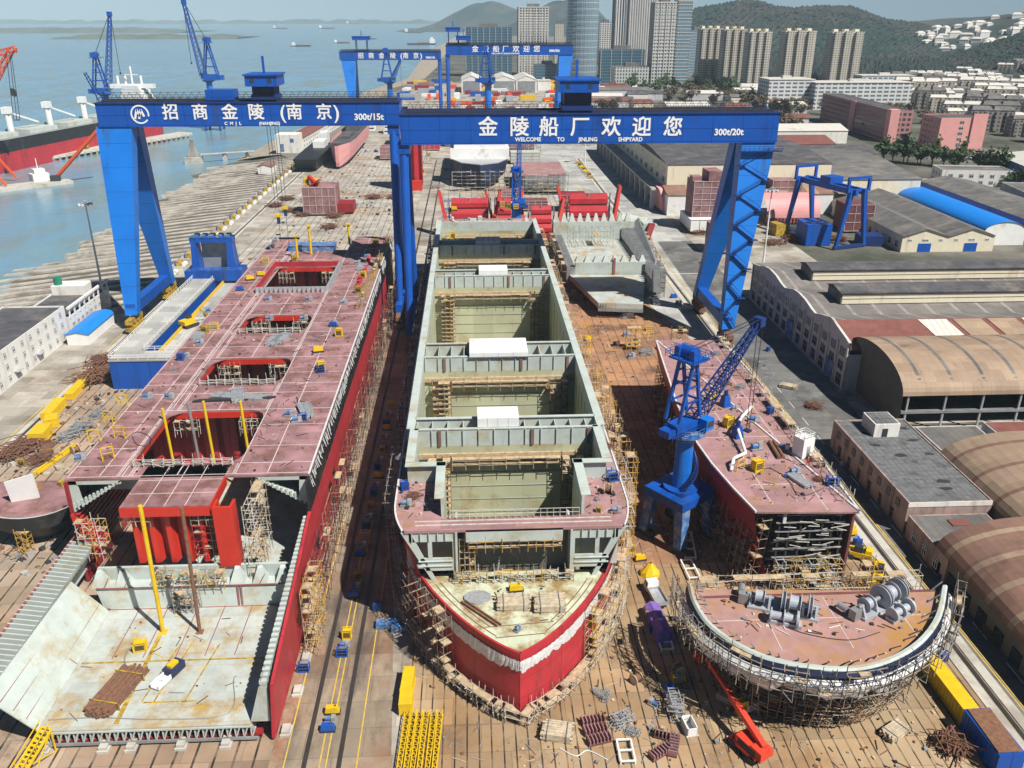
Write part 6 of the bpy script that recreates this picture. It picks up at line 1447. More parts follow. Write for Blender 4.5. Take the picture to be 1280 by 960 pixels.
# gable sheds under the distant gantry
for i, (x0, x1) in enumerate(((577, 602), (615, 645), (645, 671))):
    p = P((x0 + x1) / 2, 116); wd = PY(x1, 116, p.y).x - PY(x0, 116, p.y).x; z = PY(x0, 97, p.y).z
    t = house('yard_shed', ['white gabled shed with grey door, left of three under the distant gantry', 'white gabled shed with grey door, middle of three under the distant gantry', 'white gabled shed with grey door, right of three under the distant gantry'][i], 'shed', p.x, p.y + 40, wd, 80, z - 3, wall='white_wall', roof='roof_lt', kind='gable', rise=5, axis='y', group='white sheds at the far end of the yard')
    b = MB(); b.box(-wd * .42, -40.2, 0, wd * .42, -40, z - 4); b.build('door', 'steel', t)
lowpx('yard_office', 'small white block right of the three gabled sheds', 672, 688, 101, 113, 20, 'white_wall', 'roof_lt')
lowpx('yard_office', 'pale yard building before the mid-rise glass office', 752, 783, 106, 117, 20, 'white_wall', 'roof_red')
lowpx('yard_office', 'small white building by the trees right of the gridded tower', 928, 951, 114, 124, 16, 'white_wall', 'roof_lt')
t = house('long_building', 'long white two-storey building with terracotta roof on the river side of the yard', 'building', -118, 690, 12, 170, 7.5, rz=-3, wall='white_wall', roof='roof_red', kind='gable', rise=2, axis='y', win=[('E', 24, 2, 3.4, 1.6, 1.2, 3.2, 2)])
b = MB(); b.box(-8, -96, 0, 7, -82, 12); p = b.build('end_tower', 'white_wall', t)
b = MB(); b.box(-5, -96.1, 1, -2.5, -96, 6); b.box(2, -96.1, 7, 4.5, -96, 9.5); b.build('window', 'blue_worn', p)
t = house('hut', 'small white hut with brown roof below the long river-side building', 'hut', -121, 520, 8, 14, 4, wall='white_wall', roof='roof_brown', kind='gable', rise=1.2, axis='y')
# dense flats on the right, villas on the ridge
facade('t_low2', (0.30, 0.27, 0.25), (0.08, 0.08, 0.09), 3.4, 3.0, .5, .5, .9); facade('t_low3', (0.52, 0.47, 0.38), (0.12, 0.12, 0.12), 3.8, 3.0, .42, .45, .9)
FKS = []; random.seed(31)
for wl, rl, tone in (('t_low', 'roof_lt', 'grey-brown'), ('t_low2', 'roof_grey', 'dark brown'), ('t_low3', 'roof_lt', 'beige')):
    root = thing('block_of_flats', '', 'building', world=False); fk = MB(); fk.box(-15, -6, -.5, 15, 6, 16)
    for k in range(4): fk.box(-13 + k * 7.4, -7.2, 1, -10 + k * 7.4, -6, 15)
    fk.build('wall', wl, root); b = MB()
    for q in (-7.5, 7.5): b.hexa([(q - 7.4, -6.4, 16), (q + 7.4, -6.4, 16), (q + 7.4, 6.4, 16), (q - 7.4, 6.4, 16), (q - 6, -3, 18.4), (q + 6, -3, 18.4), (q + 6, 3, 18.4), (q - 6, 3, 18.4)])
    b.build('roof', rl, root); FKS.append((Kind(root), tone))
FK = FKS[0][0]
for r in range(16):
    y = 590 + r * 34
    for c in range(11):
        x = 372 + c * 33 + (r % 2) * 9 + (y - 590) * .32; px_ = (x / y)
        if px_ > .80 or (x < 400 and y < 640) or (y > 900 and x > 640) or random.random() < .06: continue
        K1, tone = random.choice(FKS)
        K1.place((x + random.uniform(-4, 4), y + random.uniform(-5, 5), 0), rad(-14 + random.uniform(-8, 8)), tone + ' block of flats in the dense rows right of the pink buildings', tone + ' blocks of flats right of the pink buildings', (random.uniform(.8, 1.1), 1, random.uniform(.75, 1.2)))
root = thing('villa', '', 'house', world=False); b = MB(); b.box(-9, -7, -6, 9, 7, 9); b.build('wall', 'white_wall', root)
b = MB(); b.hexa([(-9.6, -7.6, 9), (9.6, -7.6, 9), (9.6, 7.6, 9), (-9.6, 7.6, 9), (-5, -1, 13), (5, -1, 13), (5, 1, 13), (-5, 1, 13)]); b.build('roof', 'roof_lt', root); VK = Kind(root)
hill_c = hill('hill', 1360, 2050, 700, 420, 92, 14)
def hill_z(rows, x, y, cx, cy, rx, ry):
    n = len(rows) - 1; a = int((x - cx + rx) / (2 * rx) * n); b_ = int((y - cy + ry) / (2 * ry) * n); return rows[max(0, min(n, a))][max(0, min(n, b_))][2]
for k in range(150):
    x = random.uniform(1000, 1700); y = random.uniform(1850, 2050); VK.place((x, y, hill_z(hill_c, x, y, 1360, 2050, 700, 420)), random.uniform(-.6, .6), 'small white villa among many on the far right-hand ridge', 'white villas on the ridge', (random.uniform(.7, 1.5), random.uniform(.7, 1.2), random.uniform(.6, 1.3)))
for k in range(60):
    x = random.uniform(640, 880); y = random.uniform(1120, 1290); K1, tone = random.choice(FKS); K1.place((x, y, max(0, hill_z(hill_b, x, y, 1010, 1360, 400, 300)) - 1), rad(random.uniform(-35, 5)), tone + ' block of flats stepping up the foot of the nearer wooded hill', tone + ' flats on the hill foot', (.7, .9, .75))
for k in range(40):
    x = random.uniform(560, 860); y = random.uniform(1050, 1160); FK.place((x - 60, y - 60 + 0, 0), rad(random.uniform(-30, 10)), 'pale block of flats at the foot of the wooded hill behind the long white block', 'pale flats at the foot of the hill', (.8, .8, .7))
# --- trees: trunk and a crown of leaf clumps
def tree_kind(mat, seed, lean=0.0):
    random.seed(seed); root = thing('tree', '', 'tree', world=False)
    b = MB(); b.tube((0, 0, 0), (.1, .1, 3), .25, 7, .18); 
    for k in range(6): a = k * 1.05; b.tube((.1, .1, 2.2 + k * .25), (1.8 * math.cos(a), 1.8 * math.sin(a), 4.3 + k * .3), .11, 5, .04)
    b.build('trunk', 'rust', root)
    b = MB()
    cl = [Vector((random.gauss(0, 1.5), random.gauss(0, 1.5), 4.9 + random.gauss(0, 1.1))) for _ in range(16)]
    for c in cl:
        for _ in range(26):
            p = c + Vector((random.gauss(0, .6), random.gauss(0, .6), random.gauss(0, .5))); d = Vector((random.uniform(-1, 1), random.uniform(-1, 1), random.uniform(-.6, 1))).normalized() * .42; e = d.orthogonal() * .9
            b.poly([p - d - e * .6, p + d - e * .5, p + d * .8 + e * .7, p - d * .9 + e * .5])
    b.build('crown', mat, root); return Kind(root)
M('leaf_a', (0.05, 0.085, 0.03), .8, var=.5, scale=.8); M('leaf_b', (0.11, 0.085, 0.05), .85, var=.45, scale=.8)
TA, TB = tree_kind('leaf_a', 1), tree_kind('leaf_b', 2)
def trees(K, pts, label, group, s0=1.0, s1=1.6):
    for (x, y) in pts: s = random.uniform(s0, s1); K.place((x, y, 0), random.uniform(0, 6), label, group, (s, s, s * random.uniform(.85, 1.1)))
random.seed(77)
trees(TA, [(262 + k * 3.4 + random.uniform(-3, 3), 545 - k * 4.0 + random.uniform(-6, 6)) for k in range(22)], 'dark green tree in the strip in front of the pink flats', 'trees in front of the pink flats', 1.3, 2.0)
trees(TA, [(290 + k * 5, 452 - k * 3 + random.uniform(-4, 4)) for k in range(12)], 'dark green tree right of the small white two-storey building', 'trees right of the small white building', 1, 1.5)
trees(TA, [P(px, py).xy for px, py in [(830, 116), (842, 118), (856, 117), (870, 118), (885, 121), (902, 116), (914, 122), (940, 128), (790, 116), (805, 119), (820, 120)]], 'green tree at the foot of the gridded tower', 'trees at the foot of the towers', 1.8, 2.8)
trees(TB, [P(px, py).xy for px, py in [(865, 114), (876, 117), (890, 115), (905, 119), (920, 128), (935, 132), (900, 125), (880, 124), (860, 123), (950, 138), (980, 145), (1000, 142), (840, 124), (1045, 144), (1075, 148)]], 'bare brown winter tree between the towers and the yard', 'winter trees behind the yard', 1.8, 2.6)
trees(TB, [(-150, 214), (-146, 226), (-158, 205), (-141, 236)], 'bare brown bush-like tree behind the white office at the left edge', 'brown trees behind the office', .7, 1.1)
trees(TB, [(random.uniform(120, 420), random.uniform(660, 980)) for _ in range(40)] , 'bare brown winter tree among the low roofs before the towers', 'winter trees among the low roofs', 1.4, 2.2)
# low roofs between the halls and the towers
random.seed(41)
for k in range(46):
    x = random.uniform(130, 420); y = random.uniform(670, 1080)
    if x > 280 and y < 800: continue
    wd, dp, hh_ = random.uniform(16, 50), random.uniform(12, 30), random.uniform(5, 11)
    rf = random.choice(['roof_grey', 'roof_dark', 'roof_lt', 'roof_red', 'roof_lt'])
    house('low_building', {'roof_grey': 'low building with grey gable roof', 'roof_dark': 'low building with dark gable roof', 'roof_lt': 'low building with pale gable roof', 'roof_red': 'low building with red-brown gable roof'}[rf] + ' in the cluster between the halls and the towers', 'building', x, y, wd, dp, hh_, rz=random.uniform(-15, 5), wall=random.choice(['white_wall', 'wall_cream', 'wall_grey']), roof=rf, kind='gable', rise=2.5, axis='x', group='low buildings with ' + {'roof_grey': 'grey', 'roof_dark': 'dark', 'roof_lt': 'pale', 'roof_red': 'red-brown'}[rf] + ' roofs')
# ================================================================ loose equipment kinds (built once, then copied)
def K_(name, cat, parts, sc=1.0):
    root = thing(name, '', cat, world=False)
    for _, b, _m in parts: b.v = [(v[0] * sc, v[1] * sc, v[2] * sc) for v in b.v]
    for pn, b, mt in parts: b.build(pn, mt, root)
    return Kind(root)
def mk(f):
    b = MB(); f(b); return b
def kind_cabinet(color, name='welding_cabinet'):
    body = mk(lambda b: (b.box(-.75, -.55, .25, .75, .55, 1.75), b.box(-.7, -.5, 1.75, .7, .5, 1.9)))
    door = mk(lambda b: [b.box(-.6, -.6, .5 + k * .28, .6, -.55, .66 + k * .28) for k in range(4)])
    fr = mk(lambda b: ([b.box(x - .06, y - .06, 0, x + .06, y + .06, 2.1) for x in (-.8, .8) for y in (-.6, .6)], b.box(-.8, -.66, 2.04, .8, -.54, 2.16), b.box(-.8, .54, 2.04, .8, .66, 2.16), b.box(-.86, -.6, 0, .86, .6, .15)))
    return K_(name, 'cabinet', [('body', body, color), ('louvre', door, 'dark'), ('frame', fr, color)], .68)
class Multi:
    def __init__(s, ks): s.ks = ks; s.i = 0
    def place(s, *a, **k): s.i += 1; return s.ks[(s.i * 7 // 3) % len(s.ks)].place(*a, **k)
def cage(col, inner):
    fr = mk(lambda b: ([b.box(x - .06, y - .06, 0, x + .06, y + .06, 1.5) for x in (-.9, .9) for y in (-.6, .6)], [b.box(-.95, y - .05, z, .95, y + .05, z + .1) for y in (-.6, .6) for z in (.1, .8, 1.45)], [b.box(x - .05, -.6, z, x + .05, .6, z + .1) for x in (-.9, .9) for z in (.1, .8, 1.45)], b.box(-.9, -.6, .05, .9, .6, .15)))
    dr = mk(lambda b: [b.tube((x, y, .15), (x, y, 1.25), .17, 8) for x in (-.6, -.2, .2, .6) for y in (-.3, .1)])
    return K_('bottle_rack', 'rack', [('cage', fr, col), ('bottles', dr, inner)], .75)
def genset(col):
    return K_('generator', 'generator', [('hood', mk(lambda b: b.hexa([(-1.1, -.5, .4), (1.1, -.5, .4), (1.1, .5, .4), (-1.1, .5, .4), (-.95, -.42, 1.3), (.8, -.42, 1.3), (.8, .42, 1.3), (-.95, .42, 1.3)])), col), ('skid', mk(lambda b: (b.box(-1.2, -.55, 0, 1.2, .55, .12), b.box(-1.2, -.5, .12, 1.2, .5, .4))), 'dark'), ('exhaust', mk(lambda b: b.tube((.5, 0, 1.2), (.5, 0, 1.7), .09, 7)), 'rust')], .75)
YC = Multi([kind_cabinet('yellow'), cage('yellow', 'galv'), genset('yellow'), kind_cabinet('yellow_rust')]); BC = Multi([kind_cabinet('blue'), cage('blue', 'dark'), genset('blue')])
def kind_bundle(name, mat, r, n, L, strap, rows=3):
    b = MB(); random.seed(n)
    for k in range(n):
        x = (k % (n // rows)) * r * 2.05 - (n // rows) * r; z = r + (k // (n // rows)) * r * 1.9; j = random.uniform(-.3, .3); b.bar((x, -L / 2 + j, z), (x + random.uniform(-.1, .1), L / 2 + j, z), r * 1.8, r * 1.7)
    w_ = (n // rows) * r * 1.1
    return K_(name, 'bundle', [('lumber' if 'plank' in name else 'pipes', b, mat), ('strap', mk(lambda q: [(q.box(-w_ - .1, y - .06, 0, w_ + .1, y + .06, .05), q.box(-w_ - .1, y - .06, 0, -w_, y + .06, rows * r * 2 + .05), q.box(w_, y - .06, 0, w_ + .1, y + .06, rows * r * 2 + .05), q.box(-w_ - .1, y - .06, rows * r * 2, w_ + .1, y + .06, rows * r * 2 + .05)) for y in (-L * .33, L * .33)]), strap)])
PB = kind_bundle('plank_bundle', 'wood', .13, 36, 4.2, 'steel', 4)
PI = kind_bundle('pipe_bundle', 'rust', .11, 30, 5.5, 'yellow_rust', 3)
GP = kind_bundle('steel_pipe_bundle', 'galv', .1, 27, 5.0, 'steel', 3)
def heap(seed, mat, n=60, L=3.2, spread=1.6, h=1.2, t=.09):
    b = MB(); random.seed(seed)
    for k in range(n):
        x, y, z = random.gauss(0, spread * .5), random.gauss(0, spread * .5), random.uniform(.1, h); a = random.gauss(0, .35) + (math.pi / 2 if random.random() < .35 else 0); l_ = L * random.uniform(.3, .6)
        d = Vector((math.cos(a), math.sin(a), random.uniform(-.12, .12))) * l_; p = Vector((x, y, z + .15)); b.bar(p - d, p + d, t)
    return b
def frames(seed):
    b = MB(); random.seed(seed)
    for k in range(9):
        a = random.gauss(0, .16); ox, oy, z = random.uniform(-.8, .8), random.uniform(-.5, .5), .12 + k * .13; ca, sa = math.cos(a), math.sin(a); f = lambda x, y: (ox + x * ca - y * sa, oy + x * sa + y * ca, z + x * .02 * (k % 3 - 1))
        for y in (-.6, .6): b.bar(f(-1.3, y), f(1.3, y), .085)
        for x in (-1.25, -.42, .42, 1.25): b.bar(f(x, -.6), f(x, .6), .07)
    return b
SH = K_('scaffold_heap', 'heap', [('frames', frames(3), 'galv'), ('clamps', heap(9, 'steel', 14, .8), 'steel')])
RH = K_('scrap_heap', 'heap', [('bars', heap(2, 'rust', 60), 'rust'), ('offcuts', heap(12, 'dark', 25, 1.2, 1.5, .8, .3), 'primer_dark')])
def gate(b):
    for x in (-.9, .9): b.bar((x, 0, 0), (x, 0, 2.4), .14)
    b.bar((-.9, 0, 2.4), (.9, 0, 2.4), .14); b.bar((-.9, 0, 1.3), (.9, 0, 1.3), .1); b.bar((.9, 0, 0), (.9, 1.6, 0), .1); b.bar((-.9, 0, 0), (-.9, 1.6, 0), .1); b.bar((-.9, 1.6, 0), (-.9, 0, 2.4), .09); b.bar((.9, 1.6, 0), (.9, 0, 2.4), .09)
GF = K_('guard_gate', 'gate', [('gate_rails', mk(gate), 'yellow')], .72)
DR = K_('cable_drum', 'drum', [('core', mk(lambda b: b.tube((-.5, 0, .8), (.5, 0, .8), .5, 14)), 'rust'), ('flange', mk(lambda b: b.tube((-.6, 0, .8), (-.5, 0, .8), .8, 16)), 'wood'), ('flange', mk(lambda b: b.tube((.5, 0, .8), (.6, 0, .8), .8, 16)), 'wood')])
SM = K_('machine', 'machine', [('base', mk(lambda b: b.box(-1.1, -.6, 0, 1.1, .6, .35)), 'steel'), ('motor', mk(lambda b: b.tube((-.9, 0, .8), (.1, 0, .8), .42, 12)), 'blue_worn'), ('housing', mk(lambda b: b.box(.2, -.5, .35, 1.0, .5, 1.3)), 'galv')], .8)
def spread(K, phrase, loc, pxs, z, group, s=1.0, rz=None, seed=0):
    random.seed(seed); pts = sorted([P(x, y, z) for x, y in pxs], key=lambda p: p.y)
    for i, p in enumerate(pts):
        lab = '%s %s %s' % (ORD[i] if i == 0 else ORD[i] + ' nearest', phrase, loc)
        K.place((p.x, p.y, z), random.uniform(-.5, .5) if rz is None else rz, lab, group if len(pts) > 1 else None, (s, s, s))
# --- corridor between the ships
G = 'cabinets in the corridor between the ships'
cy = [(434, 797), (416, 891), (448, 724), (456, 672), (464, 637), (473, 597), (478, 565), (484, 537), (489, 508)]
spread(YC, 'yellow equipment box', 'in the corridor left of the middle ship', cy, 0.02, G, 1.15, 0)
spread(SM, 'dark machine', 'behind a yellow equipment box in the corridor', [(x - 3, y + 11) for x, y in cy], 0.02, 'machines in the corridor between the ships', .9, 0)
spread(BC, 'blue equipment box', 'in the corridor left of the middle ship', [(x - 6, y + 22) for x, y in cy] + [(380, 838), (472, 762)], 0.02, 'blue equipment boxes in the corridor between the ships', 1.1, 0)
def container(name, label, px, py, L, wd, h, rz, mat, z=0.02, open_top=False, cat='container', group=None, ribs=True):
    p = P(px, py, z); t = thing(name, label, cat, (p.x, p.y, z), rad(rz), group, world=False); b = MB()
    if open_top:
        b.box(-wd / 2, -L / 2, 0, wd / 2, L / 2, .15); b.box(-wd / 2, -L / 2, .15, -wd / 2 + .12, L / 2, h); b.box(wd / 2 - .12, -L / 2, .15, wd / 2, L / 2, h); b.box(-wd / 2, -L / 2, .15, wd / 2, -L / 2 + .12, h); b.box(-wd / 2, L / 2 - .12, .15, wd / 2, L / 2, h)
    else: b.box(-wd / 2, -L / 2, .15, wd / 2, L / 2, h)
    b.build('body', mat, t)
    b = MB(); n_ = int(L / .7)
    for k in range(n_): y = -L / 2 + (k + .5) * L / n_; b.box(-wd / 2 - .06, y - .12, .2, -wd / 2, y + .12, h - .1); b.box(wd / 2, y - .12, .2, wd / 2 + .06, y + .12, h - .1)
    for x in (-wd / 2, wd / 2): b.box(x - .1, -L / 2 - .05, 0, x + .1, L / 2 + .05, .18)
    if not open_top: b.box(-wd / 2 - .04, -L / 2 - .04, h, wd / 2 + .04, -L / 2 + .15, h + .06); b.box(-wd / 2 - .04, L / 2 - .15, h, wd / 2 + .04, L / 2 + .04, h + .06)
    b.build('ribs', mat, t); return t
container('steel_box', 'left of two pale blue-grey flat boxes in the shade by the bow scaffold', 484, 783, 1.4, 3.2, .9, 0, 'blue_worn', group=None)
container('steel_box', 'right of two pale blue-grey flat boxes in the shade by the bow scaffold', 501, 787, 1.4, 2.8, .9, 0, 'blue_worn')
container('skip', 'taller rear yellow bin left of the red bow tip', 510, 862, 4.5, 1.5, 2.0, -3, 'yellow')
container('skip', 'front yellow bin just behind the yellow lattice racks', 508, 885, 2.9, 1.7, 2.0, 0, 'yellow')
def rack(px, label):
    p = P(px, 928, 0.02); t = thing('lattice_rack', label, 'rack', (p.x, p.y, 0.02), rad(-3), 'yellow lattice racks at the bottom edge', world=False)
    for s in (-.42, .42):
        b = MB(); lattice(b, (s, 0 - 6, .6), (s, 4.6, .6), .5, .7, 11, .1); b.build('truss', 'yellow', t)
    b = MB()
    for y in (-5.5, -2, 1.5, 4.4): b.box(-.75, y - .1, 0, .75, y + .1, .25)
    b.build('skid', 'rust', t)
rack(509, 'left yellow lattice rack at the bottom edge'); rack(525, 'middle yellow lattice rack at the bottom edge'); rack(543, 'right yellow lattice rack at the bottom edge, nearest the bow')
# --- floor clutter below and right of the red bow
FG = 'loose gear on the yard floor right of the red bow'
PB.place((*P(697, 918, 0.02).xy, .02), rad(78), 'pale plank bundle lying near the bottom edge below the red bow', FG, (1.1, .9, 1.2))
PB.place((*P(1118, 918, 0.02).xy, .02), rad(-60), 'plank bundle lying under the right side of the bow block scaffold', FG, (.8, .8, 1))
SH.place((*P(775, 903, 0.02).xy, .02), .5, 'heap of bright scaffold frames right of the maroon ribbed pieces', FG)
SH.place((*P(756, 872, 0.02).xy, .02), 1.1, 'small heap of grey frames right of the bow scaffold', FG, (.6, .6, .6))
SH.place((*P(790, 915, 0.02).xy, .02), -.5, 'flat heap of scaffold frames beside the white frame at the bottom', FG, (.6, .7, .5))
def ribbed(px, py, rz, label):
    p = P(px, py, .02); t = thing('ribbed_panel', label, 'steel part', (p.x, p.y, .02), rad(rz), 'maroon ribbed steel parts', world=False)
    b = MB(); b.box(-1.6, -.6, .1, 1.6, .6, .3); b.build('plate', 'primer_dark', t)
    b = MB()
    for k in range(7): b.box(-1.5 + k * .48, -.6, .3, -1.36 + k * .48, .6, 1.0)
    b.build('ribs', 'primer', t)
ribbed(741, 903, 10, 'rear of three maroon ribbed parts in a row near the plank bundle'); ribbed(744, 915, 12, 'middle of three maroon ribbed parts in a row near the plank bundle'); ribbed(749, 927, 14, 'front of three maroon ribbed parts in a row near the plank bundle')
for i, (px, py, rz, l_) in enumerate(((833, 922, -20, 'maroon ribbed part lying askew left of the white box'), (825, 943, 30, 'maroon ribbed part at the bottom edge right of the white frame'), (842, 935, 70, 'maroon ribbed part turned upright near the bottom edge'))): ribbed(px, py, rz, l_)
def wframe(px, py, rz, L, label, z=0.02, up=0.0):
    p = P(px, py, z); t = thing('pipe_ladder', label, 'ladder', (p.x, p.y, z), rad(rz), None, world=False); b = MB()
    for x in (-.9, .9): b.bar((x, 0, .5), (x, L, .5 + up), .22)
    n_ = max(2, int(L / 1.8))
    for k in range(n_ + 1): b.bar((-.9, L * k / n_, .5 + up * k / n_), (.9, L * k / n_, .5 + up * k / n_), .2)
    b.build('rails', 'white', t); b = MB()
    for x in (-.9, .9):
        for y in (0, L): b.bar((x, y, 0), (x, y, .5 + (up if y else 0)), .18)
    b.build('feet', 'white', t)
wframe(785, 955, 0, 3.4, 'white pipe frame with holes at the bottom edge')
wframe(868, 725, 3, 5.0, 'lower white pipe frame in front of the blue jib crane')
wframe(863, 700, -4, 5.5, 'upper white pipe frame between the legs of the blue jib crane', up=1.5)
SR = SH.place((*P(843, 893, 0.02).xy, .02), 1.57, 'tall stack of scaffold frames beside the yellow pump cart', FG, (1.1, 1.1, 2.2))
wframe(834, 815, 0, 3.2, 'grey-white rack in front of the purple tarpaulin')
p = P(831, 812, 0.02); t = thing('covered_load', 'purple tarpaulin over a long load in the shade right of the bow', 'covered load', (p.x, p.y + 5, .02), rad(5), world=False)
b = MB(); random.seed(1); rows = []
for k in range(9):
    y = -4.4 + k * 1.1; e = .0 if k in (0, 8) else 1
    rows.append([(-1.3 + random.uniform(-.1, .1), y, 0), (-1.2, y, 1.5 * e + random.uniform(-.1, .2)), (-.3, y + .2, 2.2 * e + random.uniform(-.1, .1)), (.6, y, 2.1 * e + random.uniform(-.2, .1)), (1.25, y, 1.3 * e), (1.35 + random.uniform(-.1, .1), y, 0)])
b.grid(rows); b.build('tarpaulin', 'purple', t); b = MB(); b.box(-1.2, -4.2, 0, 1.2, 4.2, .3); b.build('pallet', 'wood', t)
YC.place((*P(811, 772, 0.02).xy, .02), 0, 'yellow equipment box left of the purple tarpaulin', FG, (1.2, 1.2, 1.1)); BC.place((*P(818, 789, 0.02).xy, .02), 0, 'blue equipment box at the foot of the purple tarpaulin', FG)
DR.place((*P(795, 853, 0.02).xy, .02), .6, 'cable drum wrapped pale purple, standing alone on the lit floor', FG); DR.place((*P(848, 842, 0.02).xy, .02), 1.9, 'cable drum beside the tall stack of scaffold frames', FG)
YC.place((*P(847, 850, 0.02).xy, .02), .1, 'yellow pump cart behind the tall stack of scaffold frames', FG, (1.2, 1.3, .9)); BC.place((*P(838, 862, 0.02).xy, .02), .8, 'blue equipment box between pump cart and scaffold frames', FG, (1.2, .9, .6))
SM.place((*P(817, 882, 0.02).xy, .02), 2.4, 'small machine on a cart left of the tall scaffold stack', FG); container('crate', 'white open crate right of the maroon scraps', 861, 912, 2.4, 1.4, 1.3, 8, 'white', open_top=True, cat='crate')
SH.place((*P(748, 868, 0.02).xy, .02), 2.2, 'grid-like frames leaning by the bow scaffold foot', FG, (.5, .5, .5))
for i, (x, y) in enumerate(((781, 660), (788, 690), (776, 740), (800, 700))): 
    (YC if i % 2 else BC).place((*P(x, y, 0.02).xy, .02), .2, ['blue equipment box beside the right flank of the middle ship near the bow section', 'yellow equipment box left of the jib crane foot', 'blue equipment box by the yellow bow scaffold', 'yellow equipment box between two scaffold ladders right of the bow'][i], FG)
# small white truck and the yellow tarpaulin heap
def truck(px, py, rz, label, cabm, bedm, s=1.0):
    p = P(px, py, .02); t = thing('truck', label, 'truck', (p.x, p.y, .02), rad(rz), None, world=False); t.scale = (s, s, s)
    b = MB(); b.hexa([(-1, -2.9, .6), (1, -2.9, .6), (1, -1.2, .6), (-1, -1.2, .6), (-.9, -2.5, 2.2), (.9, -2.5, 2.2), (.9, -1.2, 2.25), (-.9, -1.2, 2.25)]); b.box(-1, -2.95, .5, 1, -1.2, 1.35); c = b.build('cab', cabm, t)
    b = MB(); b.box(-.85, -2.86, 1.4, .85, -2.62, 2.0); b.box(-1.01, -2.3, 1.45, 1.01, -1.5, 2.0); b.build('window', 'glass', c)
    b = MB(); b.box(-1.05, -1.1, .9, 1.05, 3.0, 1.05); b.box(-1.05, -1.1, 1.05, -.98, 3, 1.5); b.box(.98, -1.1, 1.05, 1.05, 3, 1.5); b.box(-1.05, 2.93, 1.05, 1.05, 3, 1.5); b.build('cargo_bed', bedm, t)
    b = MB(); b.box(-.8, -2.6, .45, .8, 2.9, .7); b.build('chassis', 'dark', t)
    for x in (-.95, .75):
        for y in (-2.1, 1.9): b = MB(); b.tube((x, y, .42), (x + .2, y, .42), .42, 14); b.build('wheel', 'dark', t)
truck(819, 748, -172, 'small white flatbed truck in the lane right of the red bow', 'white', 'galv')
p = P(812, 718, .02); b = MB(); random.seed(8); b.grid([[(p.x + r * 1.9 * math.cos(a) * random.uniform(.85, 1.1), p.y + r * 1.6 * math.sin(a) * random.uniform(.85, 1.1), .02 + (1 - r) * 2.6 + .25 * (r < 1) * random.random()) for a in [k * .698 for k in range(9)]] for r in (1, .8, .5, .15)], close=True)
settle(b, 'tarpaulin_heap', 'yellow', 'yellow tarpaulin heap in the lane beyond the white truck', 'heap')
# --- boom lift
bx, by = P(935, 938, 0).xy; t = thing('boom_lift', 'bright red boom lift at the bottom, boom stretched up to the left', 'boom lift', (bx, by, 0.02), rad(28), None, world=False)
b = MB(); b.box(-1.25, -2.1, .55, 1.25, 2.1, 1.15); b.build('chassis', 'lift_red', t)
for x in (-1.45, 1.05):
    for y in (-1.6, 1.6): b = MB(); b.tube((x, y, .5), (x + .4, y, .5), .5, 16); b.build('wheel', 'dark', t)
b = MB(); b.box(-1.15, -2.9, 1.2, 1.15, 1.3, 2.2); b.box(-1.15, -3.0, 1.2, -.2, -1.2, 2.5); b.build('turntable', 'lift_red', t)
b = MB(); b.box(.5, -1.1, 2.2, 1.1, .9, 2.45); b.box(-1.2, -2.0, 1.3, -1.16, .8, 2.0); b.build('engine_cover', 'dark', t)
tipw = P(884, 822, 5.5); lx, ly = tipw.x - bx, tipw.y - by; ca, sa = math.cos(-rad(28)), math.sin(-rad(28)); tl = Vector((lx * ca - ly * sa, lx * sa + ly * ca, 5.4)); st = Vector((.1, -2.3, 2.5))
b = MB(); md = st.lerp(tl, .55); b.bar(st, md, .75, .8); b.build('main_boom', 'lift_red', t); b = MB(); b.bar(st.lerp(tl, .5), tl, .55, .6); b.build('fly_boom', 'lift_red', t)
b = MB(); c = tl + Vector((0, .9, -.5)); b.box(c.x - 1.1, c.y - .5, c.z - .1, c.x + 1.1, c.y + .5, c.z)
for z in (.5, 1.1): 
    for (q, r_) in (((-1.1, -.5), (1.1, -.5)), ((1.1, -.5), (1.1, .5)), ((1.1, .5), (-1.1, .5)), ((-1.1, .5), (-1.1, -.5))): b.bar(c + Vector((q[0], q[1], z)), c + Vector((r_[0], r_[1], z)), .1)
for q in ((-1.1, -.5), (1.1, -.5), (1.1, .5), (-1.1, .5)): b.bar(c + Vector((*q, 0)), c + Vector((*q, 1.1)), .1)
b.build('basket', 'lift_red', t)
YC.place((*P(926, 893, .02).xy, .02), .3, 'tall yellow equipment box behind the red boom lift', FG, (1.1, 1.1, 1.7)); PB.place((*P(907, 875, .02).xy, .02), .9, 'pale crate-like bundle left of the boom of the red lift', FG, (.5, .5, 1)); container('crate', 'white crate in the shade right of the red boom', 935, 885, 1.6, 1.8, 1.3, 20, 'white', cat='crate')
YC.place((*P(878, 782, .02).xy, .02), .3, 'yellow equipment box in the deep shade left of the bow block', FG); BC.place((*P(872, 762, .02).xy, .02), .3, 'blue equipment box tucked by the left end of the bow block rim', FG)
